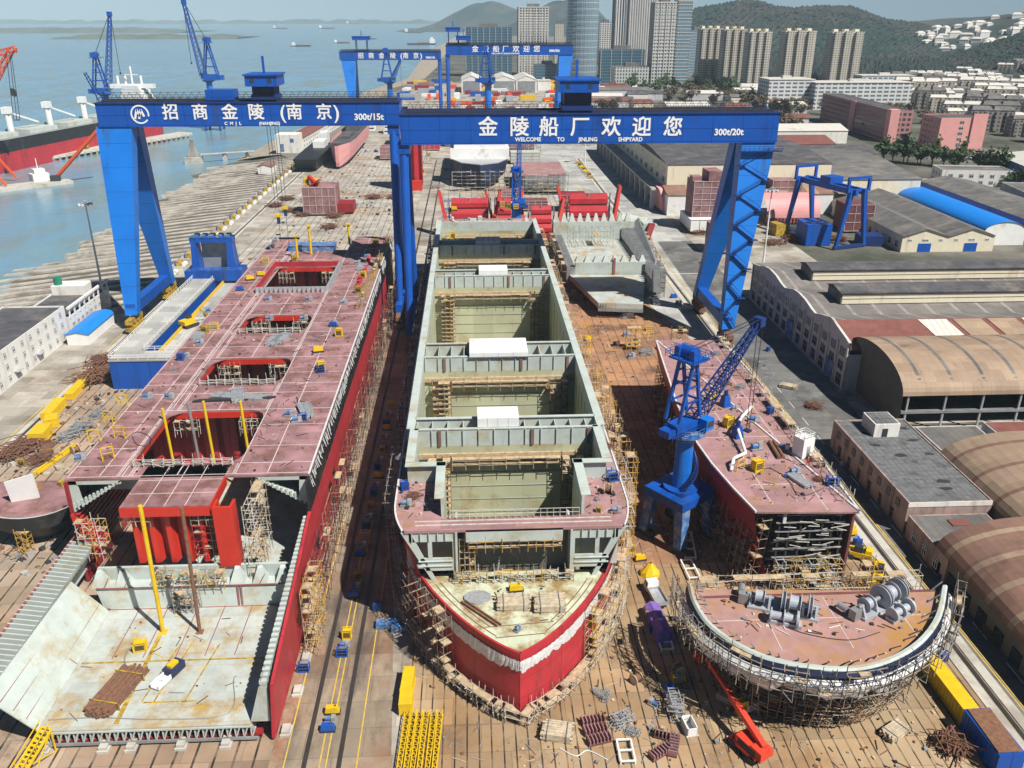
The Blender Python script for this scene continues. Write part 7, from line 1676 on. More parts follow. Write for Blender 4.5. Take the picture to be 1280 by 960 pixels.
# --- bottom right corner
container('trough', 'long bright yellow steel trough right of the bow block', 1183, 868, 11.0, 2.2, 2.4, 2, 'yellow', cat='container'); container('trough', 'short yellow box at the head of the long yellow trough', 1152, 833, 3.4, 2.8, 2.0, 25, 'yellow', cat='container')
container('open_container', 'open-topped dark blue container with rusty lid in the bottom right corner', 1236, 938, 7.5, 3.4, 3.2, 2, 'blue', open_top=False, cat='container')
p = P(1236, 938, .02); b = MB(); b.box(p.x - 1.5, p.y - 3.4, 3.32, p.x + 1.5, p.y + 3.6, 3.4); settle(b, 'steel_sheet', 'rust', 'rusty steel sheet lying on the dark blue container', 'steel sheet')
RH.place((*P(1190, 938, .02).xy, .02), 1.2, 'orange rusty scrap heap left of the dark blue container', FG, (1, 1, 1.4)); GP.place((*P(1197, 862, .02).xy, .02), .05, 'pale ladder-like pipe bundle right of the long yellow trough', FG, (.8, 1.2, .6))
BC.place((*P(1177, 826, .02).xy, .02), .3, 'small blue equipment box right of the short yellow box', FG)
# yellow forked handler and friends behind the bow block
def handler(px, py, rz, label):
    p = P(px, py, .02); t = thing('telehandler', label, 'handler', (p.x, p.y, .02), rad(rz), 'yellow handlers behind the bow block', world=False)
    b = MB(); b.box(-1, -2.2, .6, 1, 1.4, 1.5); b.hexa([(-.9, -2.2, 1.5), (.9, -2.2, 1.5), (.9, -1, 1.5), (-.9, -1, 1.5), (-.8, -2.0, 2.2), (.8, -2.0, 2.2), (.8, -1.1, 2.2), (-.8, -1.1, 2.2)]); b.build('body', 'yellow', t)
    b = MB(); b.box(-.9, -.6, 1.5, .1, .8, 2.6); b.build('cab', 'glass', t); b = MB(); b.bar((.5, -1.8, 1.9), (.5, 3.2, 1.3), .4); b.box(-.6, 3.1, .3, 1.2, 3.3, 1.5); b.bar((0, 3.2, .35), (0, 4.3, .35), .15); b.bar((.8, 3.2, .35), (.8, 4.3, .35), .15); b.build('boom', 'yellow', t)
    for x in (-1.2, .8):
        for y in (-1.5, 1.0): b = MB(); b.tube((x, y, .5), (x + .4, y, .5), .5, 14); b.build('wheel', 'dark', t)
handler(1072, 697, 60, 'yellow handler with a blue load behind the bow block'); handler(1055, 664, 10, 'yellow handler under the corner of the right hull section')
handler(1095, 722, 150, 'yellow handler beside the yellow scaffold at the back of the bow block')
BC.place((*P(1071, 682, .02).xy, .02), .3, 'blue equipment box behind the yellow handler', FG); SH.place((*P(1048, 693, .02).xy, .02), 1.4, 'pale heap of poles under the open frames of the right hull section', FG)
scaffold('scaffold', 'yellow ladder tower behind the left half of the bow block', [(P(1030, 735, 0).x, P(1030, 735, 0).y), (P(1018, 735, 0).x, P(1018, 735, 0).y)], 0, 6, 1.2, 1.2, .8, ('yellow',), SG, seed=140)
scaffold('scaffold', 'brown scaffold tower beside the yellow handler at the back of the bow block', [(P(1095, 745, 0).x, P(1095, 745, 0).y), (P(1075, 745, 0).x, P(1075, 745, 0).y)], 0, 5.5, 2, 1.2, 1.1, ('yellow_rust', 'rust'), SG, seed=141, jitter=.5)
RH.place((*P(975, 725, .02).xy, .02), .4, 'rusty scrap heap behind the left windlass', FG); RH.place((*P(1000, 712, .02).xy, .02), 1.4, 'rusty scrap heap under the open frames of the right hull section', FG)
RH.place((*P(926, 725, .02).xy, .02), .9, 'dark scrap heap with yellow bits right of the white pipe frames', FG)
# --- orange berth beyond the jib crane
OG = 'gear on the orange berth floor beyond the jib crane'
for i, (x, y, K) in enumerate(((717, 368, YC), (712, 352, YC), (763, 352, YC), (828, 348, YC), (732, 412, GF), (735, 425, YC), (810, 413, YC), (813, 424, GF), (851, 415, YC), (749, 474, YC), (783, 420, SM), (770, 432, SM), (842, 372, BC), (848, 380, SM), (820, 378, GP), (819, 364, GP), (789, 447, SM), (806, 443, SH), (858, 387, SH), (783, 397, SH))):
    nm = {YC: 'yellow equipment box', GF: 'yellow guard frame', SM: 'small machine', BC: 'blue equipment box', GP: 'bundle of pipes', SH: 'scaffold heap'}[K]
    where = 'against the right flank of the middle ship' if x < 755 else ('near the right gantry foot' if x > 835 else 'on the open orange floor')
    K.place((*P(x, y, .02).xy, .02), random.uniform(-.4, .4), '%s %s, %s nearest there' % (nm, where, ORD[19 - i]), OG, (1.25, 1.25, 1.25))
scaffold('scaffold', 'orange-yellow scaffold tower on the floor right of the middle ship', [(31.5, 212), (27.5, 212)], 0, 6, 2, 1.3, 1.3, ('scaf_y', 'yellow'), SG, seed=150)
scaffold('scaffold', 'orange scaffold tower on the orange floor before the grey tank block', [(46, 217), (42, 217)], 0, 6.5, 2, 1.3, 1.3, ('scaf_y', 'yellow'), SG, seed=151)
scaffold('scaffold', 'orange scaffold tower near the corner of the pink deck of the right section', [(58, 214), (54, 214)], 0, 6.5, 2, 1.3, 1.3, ('scaf_y', 'scaf'), SG, seed=152)
for k in range(6):
    p = (24.5, 122 + k * 7.5)
    scaffold('scaffold', '%s yellow stair scaffold along the right flank of the middle ship' % (ORD[k] + (' nearest' if k else '')), [(p[0] + .5, p[1]), (p[0] + .5, p[1] + 3.5)], 0, 17.5, 1.6, 1.7, 1.9, ('scaf_y', 'scaf'), 'stair scaffolds on the right flank of the middle ship', seed=160 + k)
# --- things on the left ship
LG = 'gear standing on the deck of the left ship'
z = LD + .03
spread(YC, 'yellow equipment box', 'on the pink deck of the left ship', [(332, 328), (368, 327), (470, 305), (454, 347), (448, 366), (424, 420), (327, 345), (313, 350), (268, 412), (256, 417), (402, 462), (398, 440)], z, LG, 1.3)
spread(BC, 'blue equipment box', 'on the pink deck of the left ship', [(226, 450), (401, 465), (378, 525), (300, 363), (417, 408)], z, LG, 1.1)
spread(GF, 'yellow guard frame', 'along the left deck edge of the left ship', [(154, 508), (136, 529), (150, 548), (119, 553), (136, 575)], z, LG, 1.35)
spread(SM, 'small machine', 'on the pink deck of the left ship', [(362, 520), (371, 527), (185, 498), (212, 498), (417, 407), (262, 390), (232, 447), (250, 430), (101, 575), (430, 380), (337, 400), (380, 400), (336, 376), (386, 376), (447, 330), (459, 322), (340, 310), (345, 302)], z, LG, 1.1)
spread(GP, 'bundle of pipes', 'lying on the pink deck of the left ship', [(298, 496), (383, 515), (352, 425), (343, 427), (250, 420), (453, 335)], z, LG, 1.2)
spread(SH, 'small heap of scaffold tubes', 'on the pink deck of the left ship', [(215, 462), (386, 510), (365, 426), (395, 425), (318, 340), (460, 330)], z, LG, .38)
GP.place((*P(300, 497, z).xy, z), rad(80), 'long dark pipes behind the first open hatch of the left ship', LG, (1.2, 2.0, 1))
b = MB(); 
for k in range(4): b.bar((-52.5 + .3 * k, 146 + .2 * k, z + .25), (-39 + .5 * k, 146.6 + .25 * k, z + .3), .28)
settle(b, 'pipe_row', 'dark', 'row of long dark pipes lying behind the first open hatch', 'pipes')
FT = 3.03
PI.place((*P(148, 866, FT).xy, FT), rad(-14), 'rusty pipe bundle lying on the pale tank floor of the left ship', None, (1.6, 1.5, 1.6)); PI.place((*P(138, 878, FT).xy, FT), rad(-20), 'smaller yellowish pipe bundle beside the rusty one on the tank floor', None, (.8, 1.0, 1.2))
YC.place((*P(176, 812, FT).xy, FT), .2, 'yellow cage box standing on the pale tank floor', None, (1.5, 1.5, 1.1))
p = P(210, 848, FT); t = thing('pump_unit', 'blue and white pump unit with yellow parts on the pale tank floor', 'pump', (p.x, p.y, FT), rad(-24), None, world=False)
b = MB(); b.box(-.8, 0, .2, .8, 2.6, 1.3); b.build('tank', 'navy', t); b = MB(); b.box(-.4, .5, 1.3, .4, 1.9, 1.7); b.build('motor', 'yellow', t); b = MB(); b.box(-.7, -2.4, .2, .7, 0, .4); b.box(-.7, -2.4, .4, -.55, 0, .9); b.box(.55, -2.4, .4, .7, 0, .9); b.box(-.5, -1.2, .4, .5, -.4, .8); b.build('trailer', 'white', t)
def pole(label, base, top, r, mat, Y=None, grp=None):
    a = P(*base, FT) if Y is None else PY(*base, Y); c = PY(*top, a.y if Y is None else Y); d = Vector((0, 0, 0)); mb = MB(); mb.tube((a.x, a.y, a.z), (c.x, c.y, c.z), r, 10); mb.box(a.x - r * 2, a.y - r * 2, a.z - .02, a.x + r * 2, a.y + r * 2, a.z + .1)
    return settle(mb, 'prop_pole', mat, label, 'pole', grp)
pole('yellow prop pole leaning on the pink centre deck, foot on the tank floor', (204, 790), (175, 632), .3, 'yellow'); pole('rusty brown prop pole right of the yellow one before the red bulkhead', (250, 790), (227, 634), .25, 'rust')
for (top, bx_, l_, mt) in (((204, 517), (220, 620), 'left yellow pole standing in the first open hatch', 'yellow'), ((236, 510), (248, 620), 'grey pole between the yellow poles in the first open hatch', 'steel'), ((255, 508), (272, 620), 'middle yellow pole standing in the first open hatch', 'yellow'), ((301, 508), (308, 610), 'right yellow pole standing in the first open hatch', 'yellow')):
    a = PY(top[0], top[1], 139.0); mb = MB(); mb.tube((a.x + .4, 139.0, 3.1), (a.x, 139.0, a.z + 1.0), .26, 10); settle(mb, 'prop_pole', mt, l_, 'pole')
for (x, y0, y1, l_) in ((389, 318, 283, 'rightmost yellow mast at the aft end of the red ship deck'), (372, 322, 296, 'left yellow mast at the aft end of the red ship deck'), (437, 306, 281, 'yellow mast beside the aft right corner of the red ship deck')):
    a = P(x, y0, LD); c = PY(x, y1, a.y); mb = MB(); mb.tube((a.x, a.y, LD), (a.x, a.y, c.z), .35, 8); mb.box(a.x - .6, a.y - .6, c.z, a.x + .6, a.y + .6, c.z + .4); settle(mb, 'mast', 'yellow', l_, 'mast')
b = MB(); p = P(395, 312, LD); b.box(p.x - 8, p.y - 2, LD + .05, p.x + 6, p.y + 2.5, LD + 1.6); b.box(p.x - 8.2, p.y - 2.2, LD + 1.6, p.x + 6.2, p.y + 2.7, LD + 1.75); settle(b, 'covered_load', 'blue_worn', 'blue tarpaulined load at the aft edge of the red ship', 'covered load')
# yellow gangway tower at the bottom left
p = P(40, 955, 0); t = thing('gangway', 'yellow stair gangway leading up to the tank floor at the bottom left', 'gangway', (p.x, p.y - 2, 0), rad(-18), None, world=False)
b = MB(); 
for s in (-.75, .75): b.bar((s, -3.2, 0), (s, 4.6, 3.4), .18, .3); b.bar((s, -3.2, 1.1), (s, 4.6, 4.5), .1)
for k in range(16): u = k / 15; b.box(-.75, -3.2 + 7.8 * u - .15, 3.4 * u - .04, .75, -3.2 + 7.8 * u + .15, 3.4 * u + .04)
b.build('stair', 'yellow', t); b = MB()
for s in (-.75, .75):
    for u in (.15, .4, .65, .9): b.bar((s, -3.2 + 7.8 * u, 3.4 * u), (s, -3.2 + 7.8 * u, 3.4 * u + 1.1), .08); 
    b.bar((s, 4.4, 0), (s, 4.4, 3.4), .16); b.bar((s, 4.4, 0), (s, .5, 1.7), .12); b.bar((s, 1, 0), (s, 4.4, 3.3), .12)
b.build('trestle', 'yellow', t)
# --- things on the middle ship
z = ZD + .03; MG = 'loads lying on the fore deck of the middle ship'
PB.place((*P(642, 756, z).xy, z), rad(90), 'left plank bundle on the pale fore deck', MG, (1.1, 1.0, 1)); PB.place((*P(687, 757, z).xy, z), rad(90), 'right plank bundle on the pale fore deck', MG, (1.3, .95, 1.1))
p = P(597, 748, z); b = MB(); b.prism([(p.x + 1.9 * math.cos(a), p.y + 1.5 * math.sin(a)) for a in [k * .35 for k in range(18)]], z, z + .3); settle(b, 'grating_disc', 'galv', 'round grey grating disc on the left of the fore deck', 'grating')
a, c = P(577, 752, z + .2), P(622, 782, z + .2); b = MB(); b.bar(a, c, .3, .3); b.bar(a + Vector((.5, .2, 0)), c + Vector((.5, .2, 0)), .2, .2); settle(b, 'beam', 'rust', 'rusty beam lying askew on the fore deck', 'beam')
YC.place((*P(645, 738, z).xy, z), .1, 'yellow pump box at the back of the fore deck', MG, (1.2, 1.2, 1)); SM.place((*P(648, 788, z).xy, z), .8, 'small machine near the tip of the fore deck', MG, (.7, .7, .7))
YC.place((CX - .8, 102.6, 8.32), 0, 'yellow equipment box hanging in the dark opening behind the fore deck', MG, (1.3, 1, 1.6))
b = MB(); b.tube((CX - 2.6, 102, 8.4), (CX - 2.0, 103.5, 12.8), .16, 7); b.bar((CX - 5, 102, 8.6), (CX - 2.6, 102.6, 8.8), .2); settle(b, 'hose', 'steel', 'grey bent hose in the dark opening behind the fore deck', 'hose')
z = 19.02; DG = 'gear on the pink side decks of the middle ship'
for (x, y, K, l_, s) in ((766, 600, BC, 'blue equipment box on the right side deck beside the front hold', 1.2), (760, 616, DR, 'pale drum on the right side deck beside the front hold', 1.0), (770, 640, SM, 'machine at the front right corner of the pink deck', .9), (763, 590, SM, 'machine on the right side deck behind the pale drum', .9), (506, 612, BC, 'blue equipment box on the left side deck beside the front hold', 1.0), (508, 632, SM, 'machine at the front left corner of the pink deck', 1.0), (503, 573, SH, 'heap of tubes on the left side deck behind the blue equipment box', .6), (516, 622, RH, 'rusty scrap on the left side deck beside the coaming step', .5), (757, 560, RH, 'rusty scrap on the right side deck beside the second hold', .5), (748, 640, YC, 'yellow equipment box on the front strip of the pink deck', .6)):
    K.place((*P(x, y, z).xy, z), random.uniform(-.5, .5), l_, DG, (s, s, s))
for (x, y, l_) in ((650, 343, 'yellow equipment box on the cross deck behind the third hold, left of two'), (680, 343, 'yellow equipment box on the cross deck behind the third hold, right of two'), (694, 434, 'low yellow box on the cross deck behind the second hold'), (566, 297, 'yellow equipment box on the cross deck before the last hold'), (568, 262, 'large yellow equipment box on the aft deck, leftmost'), (628, 257, 'yellow equipment box on the aft deck, left of three together'), (636, 260, 'yellow equipment box on the aft deck, middle of three together'), (645, 260, 'yellow equipment box on the aft deck, right of three together')):
    YC.place((*P(x, y, 19.4).xy, 19.02), 0, l_, 'yellow equipment boxes on the middle ship', (1.3, 1.2, 1.6))
# --- things on the right section
z = 15.04; RG = 'gear on the deck of the right hull section'
for (x, y, K, l_, s) in ((910, 533, YC, 'large yellow equipment box beside the blue vent on the right section', 1.5), (890, 499, YC, 'yellow equipment box under the lattice boom', 1.3), (946, 588, YC, 'yellow equipment box near the bent white pipe on the right section', 1.5), (925, 588, GF, 'yellow striped guard frame at the foot of the bent white pipe', 1.2), (942, 527, SM, 'green and brown machine on the right section deck', 1.2), (945, 562, SM, 'machine in the middle of the right section deck', 1.3), (962, 517, BC, 'blue lying cabinet near the right edge of the section deck', 1.0), (993, 592, SM, 'dark green machine before the white deck box', 1.1), (983, 596, BC, 'small blue drum cabinet near the dark green machine', .5), (980, 562, SM, 'machine left of the white deck box', 1.1), (1040, 606, BC, 'blue equipment box by the right edge scaffold near the front', 1.3), (1026, 584, DR, 'pale drum by the right edge scaffold near the front', .8), (880, 450, SM, 'machine at the far end of the section deck', 1.2), (895, 443, SH, 'coil-like heap at the far end of the section deck', .6), (860, 437, SH, 'pale heap at the far left corner of the section deck', .8), (925, 485, SH, 'heap of tubes in the middle far part of the section deck', .7), (905, 480, RH, 'rusty scrap under the lattice boom', .5), (1000, 602, GP, 'pipes laid across the front of the section deck', .9), (1022, 600, RH, 'small scrap in front of the white deck box', .4), (985, 535, RH, 'small scrap near the right edge of the section deck', .5), (1010, 545, SH, 'tubes beside the right edge scaffold', .6), (960, 470, SH, 'tubes beside the far right edge scaffold', .6), (870, 470, RH, 'pinkish scrap behind the jib crane on the section deck', .6), (918, 512, SM, 'machine between the blue vents', .8)):
    K.place((*P(x, y, z).xy, z), random.uniform(-.6, .6), l_, RG, (s, s, s))
def vent(px, py, label):
    p = P(px, py, z); t = thing('vent_head', label, 'vent', (p.x, p.y, z), .4, 'blue vents on the right section', world=False)
    b = MB(); b.frustum((-.9, -.9, .9, .9, 0), (-.55, -.55, .55, .55, 2.2)); b.build('cowl', 'blue', t); b = MB(); b.tube((0, 0, 2.2), (0, 0, 3.2), .4, 10); b.build('neck', 'blue_dark', t)
vent(906, 507, 'blue tapered vent far behind the bent white pipe'); vent(921, 546, 'blue tapered vent at the bend of the white pipe')
pts = [P(940, 508, 16.5), P(928, 520, 17), P(921, 532, 17), P(930, 560, 16), P(932, 566, 16), P(917, 573, 16.4), P(914, 588, 15.3)]; b = MB()
for a, c in zip(pts, pts[1:]): b.tube(a, c, .28, 8)
t_ = settle(b, 'bent_pipe', 'white', 'bent white pipe snaking across the right section deck', 'pipe')
p = P(1005, 572, z); t = thing('deck_box', 'white upright deck box with a person in red before it', 'deck box', (p.x, p.y + 1, z), .45, None, world=False)
b = MB(); b.box(-1.3, -1.2, 0, 1.3, 1.2, 3.6); b.build('body', 'white', t); b = MB(); b.box(-.4, -1.25, .3, .4, -1.2, 2.2); b.build('door', 'galv', t); b = MB(); railing(b, [(-1.2, -1.1, 3.6), (1.2, -1.1, 3.6), (1.2, 1.1, 3.6), (-1.2, 1.1, 3.6)], .9, .8, .07, closed=True); b.build('rail', 'white', t)
b = MB(); a, c = P(962, 552, z + .3), P(974, 572, z + .3); b.tube(a, c, .35, 8); b.tube(a + Vector((.8, .2, 0)), c + Vector((.8, .2, 0)), .3, 8); settle(b, 'pipe_pair', 'rust', 'pair of thick brown pipes lying on the right section deck', 'pipes')
def hose(label, pxs, z, mat='dark', r=.06):
    q = smooth_line([P(x, y, z + r) for x, y in pxs], 5); b = MB()
    for a, c in zip(q, q[1:]): b.tube(a, c, r, 5, caps=False)
    settle(b, 'hose', mat, label, 'hose')
hose('green-grey hose looping from the yellow cage box over the tank floor', [(172, 806), (160, 812), (156, 828), (166, 845), (164, 868), (150, 876)], 3.02, 'steel', .09)
hose('thin hose drooping across the front of the tank floor', [(60, 900), (120, 897), (200, 899), (285, 892), (292, 850), (296, 845)], 3.02, 'steel', .06)
hose('black hose looping on the pink deck left of the first open hatch', [(165, 545), (172, 556), (190, 556), (186, 545), (170, 540), (160, 550)], 19.02)
hose('thin cable winding over the right hull section deck', [(940, 600), (960, 585), (985, 600), (1000, 620), (1030, 610)], 15.02)
hose('cable lying on the yard floor left of the red boom lift', [(880, 905), (890, 925), (905, 915), (912, 940)], .03)
hose('white cable snaking on the yard floor right of the plank bundle', [(700, 935), (720, 945), (735, 938), (760, 950)], .03, 'white')
hose('cable across the rusty bow block deck', [(940, 745), (960, 770), (1000, 790), (1060, 800), (1100, 790)], 11.12)
# --- people
def person(label, x, y, z, rz, top, legs, pose=0.0):
    V = [(0, 0, .95), (0, 0, 1.2), (0, 0, 1.42), (0, 0, 1.52), (0, -.02, 1.66), (-.1, 0, .9), (-.11, -.04 + pose, .5), (-.11, 0 + pose * 1.5, .06), (-.11, -.14 + pose * 1.5, .04), (.1, 0, .9), (.11, -.02 - pose, .5), (.11, .02 - pose * 1.5, .06), (.11, -.12 - pose * 1.5, .04), (-.19, 0, 1.4), (-.26, .02 - pose, 1.15), (-.26, -.12 - pose, .92), (.19, 0, 1.4), (.26, .0 + pose, 1.15), (.26, -.16 + pose, .95)]
    E_ = [(0, 1), (1, 2), (2, 3), (3, 4), (0, 5), (5, 6), (6, 7), (7, 8), (0, 9), (9, 10), (10, 11), (11, 12), (2, 13), (13, 14), (14, 15), (2, 16), (16, 17), (17, 18)]
    Rr = [.14, .15, .15, .06, .1, .095, .065, .045, .035, .095, .065, .045, .035, .065, .05, .035, .065, .05, .035]
    me = bpy.data.meshes.new('person'); me.from_pydata(V, E_, []); o = bpy.data.objects.new('person_tmp', me); COL.objects.link(o)
    sk = o.modifiers.new('s', 'SKIN'); me.skin_vertices.new() if not me.skin_vertices else None
    for i, r in enumerate(Rr): me.skin_vertices[0].data[i].radius = (r, r * .85)
    me.skin_vertices[0].data[0].use_root = True; ss = o.modifiers.new('b', 'SUBSURF'); ss.levels = 1; ss.render_levels = 1
    bpy.context.view_layer.update(); m2 = bpy.data.meshes.new_from_object(o.evaluated_get(bpy.context.evaluated_depsgraph_get())); bpy.data.objects.remove(o)
    m2.materials.clear()
    for q in (top, legs, 'skin'): m2.materials.append(MATS[q])
    for pl_ in m2.polygons: c = pl_.center; pl_.material_index = 2 if c.z > 1.53 or (c.z < 1.0 and abs(c.x) > .2) else (1 if c.z < .95 else 0)
    q = bpy.data.objects.new('person', m2); COL.objects.link(q); q.location = (x, y, z); q.rotation_euler = (0, 0, rz); tag(q, label, 'person')
    b = MB(); b.sphere((0, -.02, 1.74), .13, 10, 6, sz=.8); hh_ = b.build('helmet', 'yellow', None); hh_.parent = q; return q
M('skin', (.45, .28, .2), .6)
p = P(1009, 583, z); person('person in red overalls standing by the white deck box', p.x, p.y, z, .3, 'red_bright', 'red', .08)
p = P(497, 268, 0); p = P(441, 254, .01); person('person in pale clothes standing on the grey yard slabs by the white frames', p.x, p.y, .01, 1, 'white', 'navy', .1)
p = P(372, 505, 19); person('person in blue overalls on the pink deck near the second open hatch', p.x, p.y, 19.02, 2, 'blue', 'navy', .1)
p = P(745, 412, .01); person('person in dark clothes walking right of the middle ship', 29.5, 180, .01, 2, 'navy', 'navy', .15)
# --- blue barge-like dock beside the left ship
t = thing('work_dock', 'blue steel dock with grey ramps beside the left ship, portal at its far end', 'dock', (-78, 232, 0))
b = MB(); b.box(-89.5, 197, 0, -82.8, 268, 7.4); b.box(-82.8, 197, 0, -66, 199, 7.4); b.box(-80, 199, 0, -66, 268, 5.8); b.build('hull', 'blue', t)
b = MB(); b.box(-89.7, 196.8, 7.4, -82.8, 268, 7.8); b.box(-82.8, 196.8, 7.4, -66, 203, 7.8); b.box(-80, 203, 5.8, -66, 268, 6.1); b.build('deck', 'apron', t)
b = MB(); b.box(-80.3, 203, 6.0, -80, 268, 7.0); b.build('kerb_rail', 'yellow', t)
b = MB(); railing(b, [(-89.5, 268, 7.8), (-89.5, 197, 7.8), (-66, 197, 7.8)], 1.2, 2.2, .12); railing(b, [(-82.9, 203.2, 7.8), (-82.9, 266, 7.8)], 1.2, 2.6, .1); railing(b, [(-82.9, 203, 7.8), (-67, 203, 7.8)], 1.2, 2.6, .1); b.build('handrail', 'white', t)
b = MB(); b.box(-92, 267, 7.0, -74, 275, 10.2); b.box(-90.4, 268, 0, -87.5, 275, 7); b.box(-77, 268, 0, -75, 275, 7); b.build('portal_base', 'blue', t)
b = MB()
for s in (-1, 1):
    x = -82.9 + s * 5.6; b.hexa([(x - 1.4, 268.5, 10.2), (x + 1.4, 268.5, 10.2), (x + 1.4, 273.5, 10.2), (x - 1.4, 273.5, 10.2), (x - .8, 269, 19), (x + .8, 269, 19), (x + .8, 273, 19), (x - .8, 273, 19)])
b.box(-89.6, 269, 19, -76.2, 273, 20.6); b.build('portal_frame', 'blue', t)
b = MB()
for k in range(5): b.box(-88.6 + k * 2.5, 268.8, 20.6, -87.2 + k * 2.5, 273.2, 21.2)
railing(b, [(-92, 267.2, 10.2), (-74, 267.2, 10.2)], 1.1, 1.5, .1); b.build('portal_rail', 'blue_worn', t)
b = MB(); b.box(-87, 272, 10.2, -79, 272.4, 18.9); b.build('screen', 'steel', t)
p = P(237, 408, 6.1); t = thing('excavator', 'yellow excavator parked on the grey ramp of the blue dock', 'excavator', (p.x, p.y, 6.1), rad(-35), None, world=False)
for x in (-1.5, 1.0): b = MB(); b.box(x, -2.2, 0, x + .55, 2.2, .85); b.build('track', 'dark', t)
b = MB(); b.box(-1.4, -2.4, 1.0, 1.4, 1.2, 2.1); b.build('body', 'yellow', t); b = MB(); b.box(-1.35, -.1, 2.1, -.3, 1.4, 3.1); b.build('cab', 'glass', t)
b = MB(); b.bar((.3, 1.0, 1.9), (.3, 3.6, 4.2), .45, .6); b.build('boom', 'yellow', t); b = MB(); b.bar((.3, 3.6, 4.2), (.3, 5.6, 2.2), .35, .4); b.box(-.2, 5.2, 1.3, .8, 6.0, 2.3); b.build('arm', 'yellow_rust', t)
# --- left yard: yellow troughs, piles
for i, (px, py, L, wd, h, rz) in enumerate(((100, 486, 14, 2.0, 1.6, 2), (68, 516, 9, 2.4, 1.9, 3), (52, 548, 5.5, 3.2, 2.4, 4), (66, 532, 3.6, 2.6, 2.2, 20))):
    container('trough', ['long yellow steel trough farthest up the left crane rail', 'second yellow steel trough along the left crane rail', 'large yellow steel trough nearest the camera on the left', 'short yellow trough set askew beside the row on the left'][i], px, py, L, wd, h, rz, 'yellow', cat='container', group='yellow troughs along the left crane rail')
b = MB(); a, c = P(42, 592, .4), P(92, 556, .4); b.bar(a, c, .5, .6); b.bar(a + Vector((.8, 0, 0)), c + Vector((.9, 0, 0)), .45, .5); settle(b, 'beam', 'yellow', 'pair of long yellow beams lying on the left berth floor', 'beam')
YG = 'heaps on the left yard floor'
for (px, py, K, l_, s) in ((100, 538, SH, 'far heap of bright scaffold tubes on the left yard floor', 1.6), (85, 548, SH, 'near heap of bright scaffold tubes on the left yard floor', 1.5), (122, 520, SH, 'scaffold tubes by the left ship flank', 1.3), (30, 560, RH, 'rusty brown scrap heap at the left edge', 1.6), (12, 572, RH, 'rust and white scrap heap at the left picture edge', 1.5), (50, 578, RH, 'brown scrap heap behind the yellow beams', 1.2), (60, 560, PI, 'dark pipes beside the yellow troughs', 1.0), (95, 566, DR, 'brown cable drum left of the pink deck corner', 1.2), (118, 475, RH, 'dark rubble heap in front of the blue dock', 2.2), (130, 455, RH, 'rubble heap against the blue dock corner', 1.8), (168, 472, RH, 'brown rubble heap under the front of the blue dock', 1.4), (75, 585, PB, 'pale board pile before the yellow beams', .6), (28, 582, YC, 'yellow equipment box in the scrap at the left edge', 1.2)):
    K.place((*P(px, py, .02).xy, .02), random.uniform(0, 1.5), l_, YG, (s, s, s * .9))
# --- winches along the top of the slipway
root = thing('slipway_winch', '', 'winch', world=False); b = MB(); b.box(-1.6, -1.4, 0, 1.6, 1.4, .6); b.build('base', 'concrete_lt', root)
b = MB(); b.tube((-.2, -1.1, 1.3), (-.2, 1.1, 1.3), .8, 12); b.build('drum', 'yellow_rust', root); b = MB(); b.tube((1.2, -.6, 1.1), (1.2, .6, 1.1), .7, 12); b.build('motor', 'white', root); b = MB(); b.box(-1.5, -.8, .6, -1.0, .8, 1.6); b.build('gearbox', 'blue', root); WK = Kind(root)
for k in range(27): WK.place((-107.5, 276 + k * 11.2, .02), 0, '%s yellow and white winch along the slipway top beyond the left gantry leg' % (ORD[k] + (' nearest' if k else '')), 'winches along the top of the slipway', (1.3, 1.3, 1.2))
for k, (x, y, K, l_) in enumerate(((76, 205, SH, 'stacked frames left on the road by the factory wall'), (78, 190, PB, 'planks lying on the shaded road by the factory door'), (80, 178, RH, 'scrap heap on the road at the factory corner'), (75.5, 150, SM, 'machine standing on the road by the pink workshop'), (76, 112, BC, 'blue box beside the pink annexe wall'), (77, 98, RH, 'dark scrap along the wall of the nearest barrel shed'), (76.8, 84, SM, 'machine along the wall of the nearest barrel shed'), (81, 215, BC, 'blue box by the blue factory door'))):
    K.place((x, y, .03), k, l_, 'gear along the right-hand road', (.9, .9, .9))
# --- lamp masts
def lamp(label, x, y, h, grp='tall white lamp masts'):
    t = thing('lamp_mast', label, 'lamp mast', (x, y, 0), 0, grp, world=False); b = MB(); b.tube((0, 0, 0), (0, 0, h), .42, 10, .22); b.build('mast', 'white', t)
    b = MB(); b.tube((0, 0, h), (0, 0, h + .25), 1.7, 14); b.tube((0, 0, h + .9), (0, 0, h + 1.1), .7, 12); b.build('crown_ring', 'galv', t)
    for k in range(8): a = k * .785; b = MB(); b.obox((1.9 * math.cos(a), 1.9 * math.sin(a), h - .3), (.7, .5, .5), a); b.build('floodlight', 'white', t)
lamp('tall white lamp mast by the slipway behind the left offices', -123, 277, 30); p = PY(965, 238, 290); lamp('tall white lamp mast just right of the right gantry leg', p.x, 290, p.z); p = P(731, 205, 0); lamp('lamp mast standing on the pale road behind the right gantry beam', p.x, p.y, 18)
p = P(312, 160, 0); 
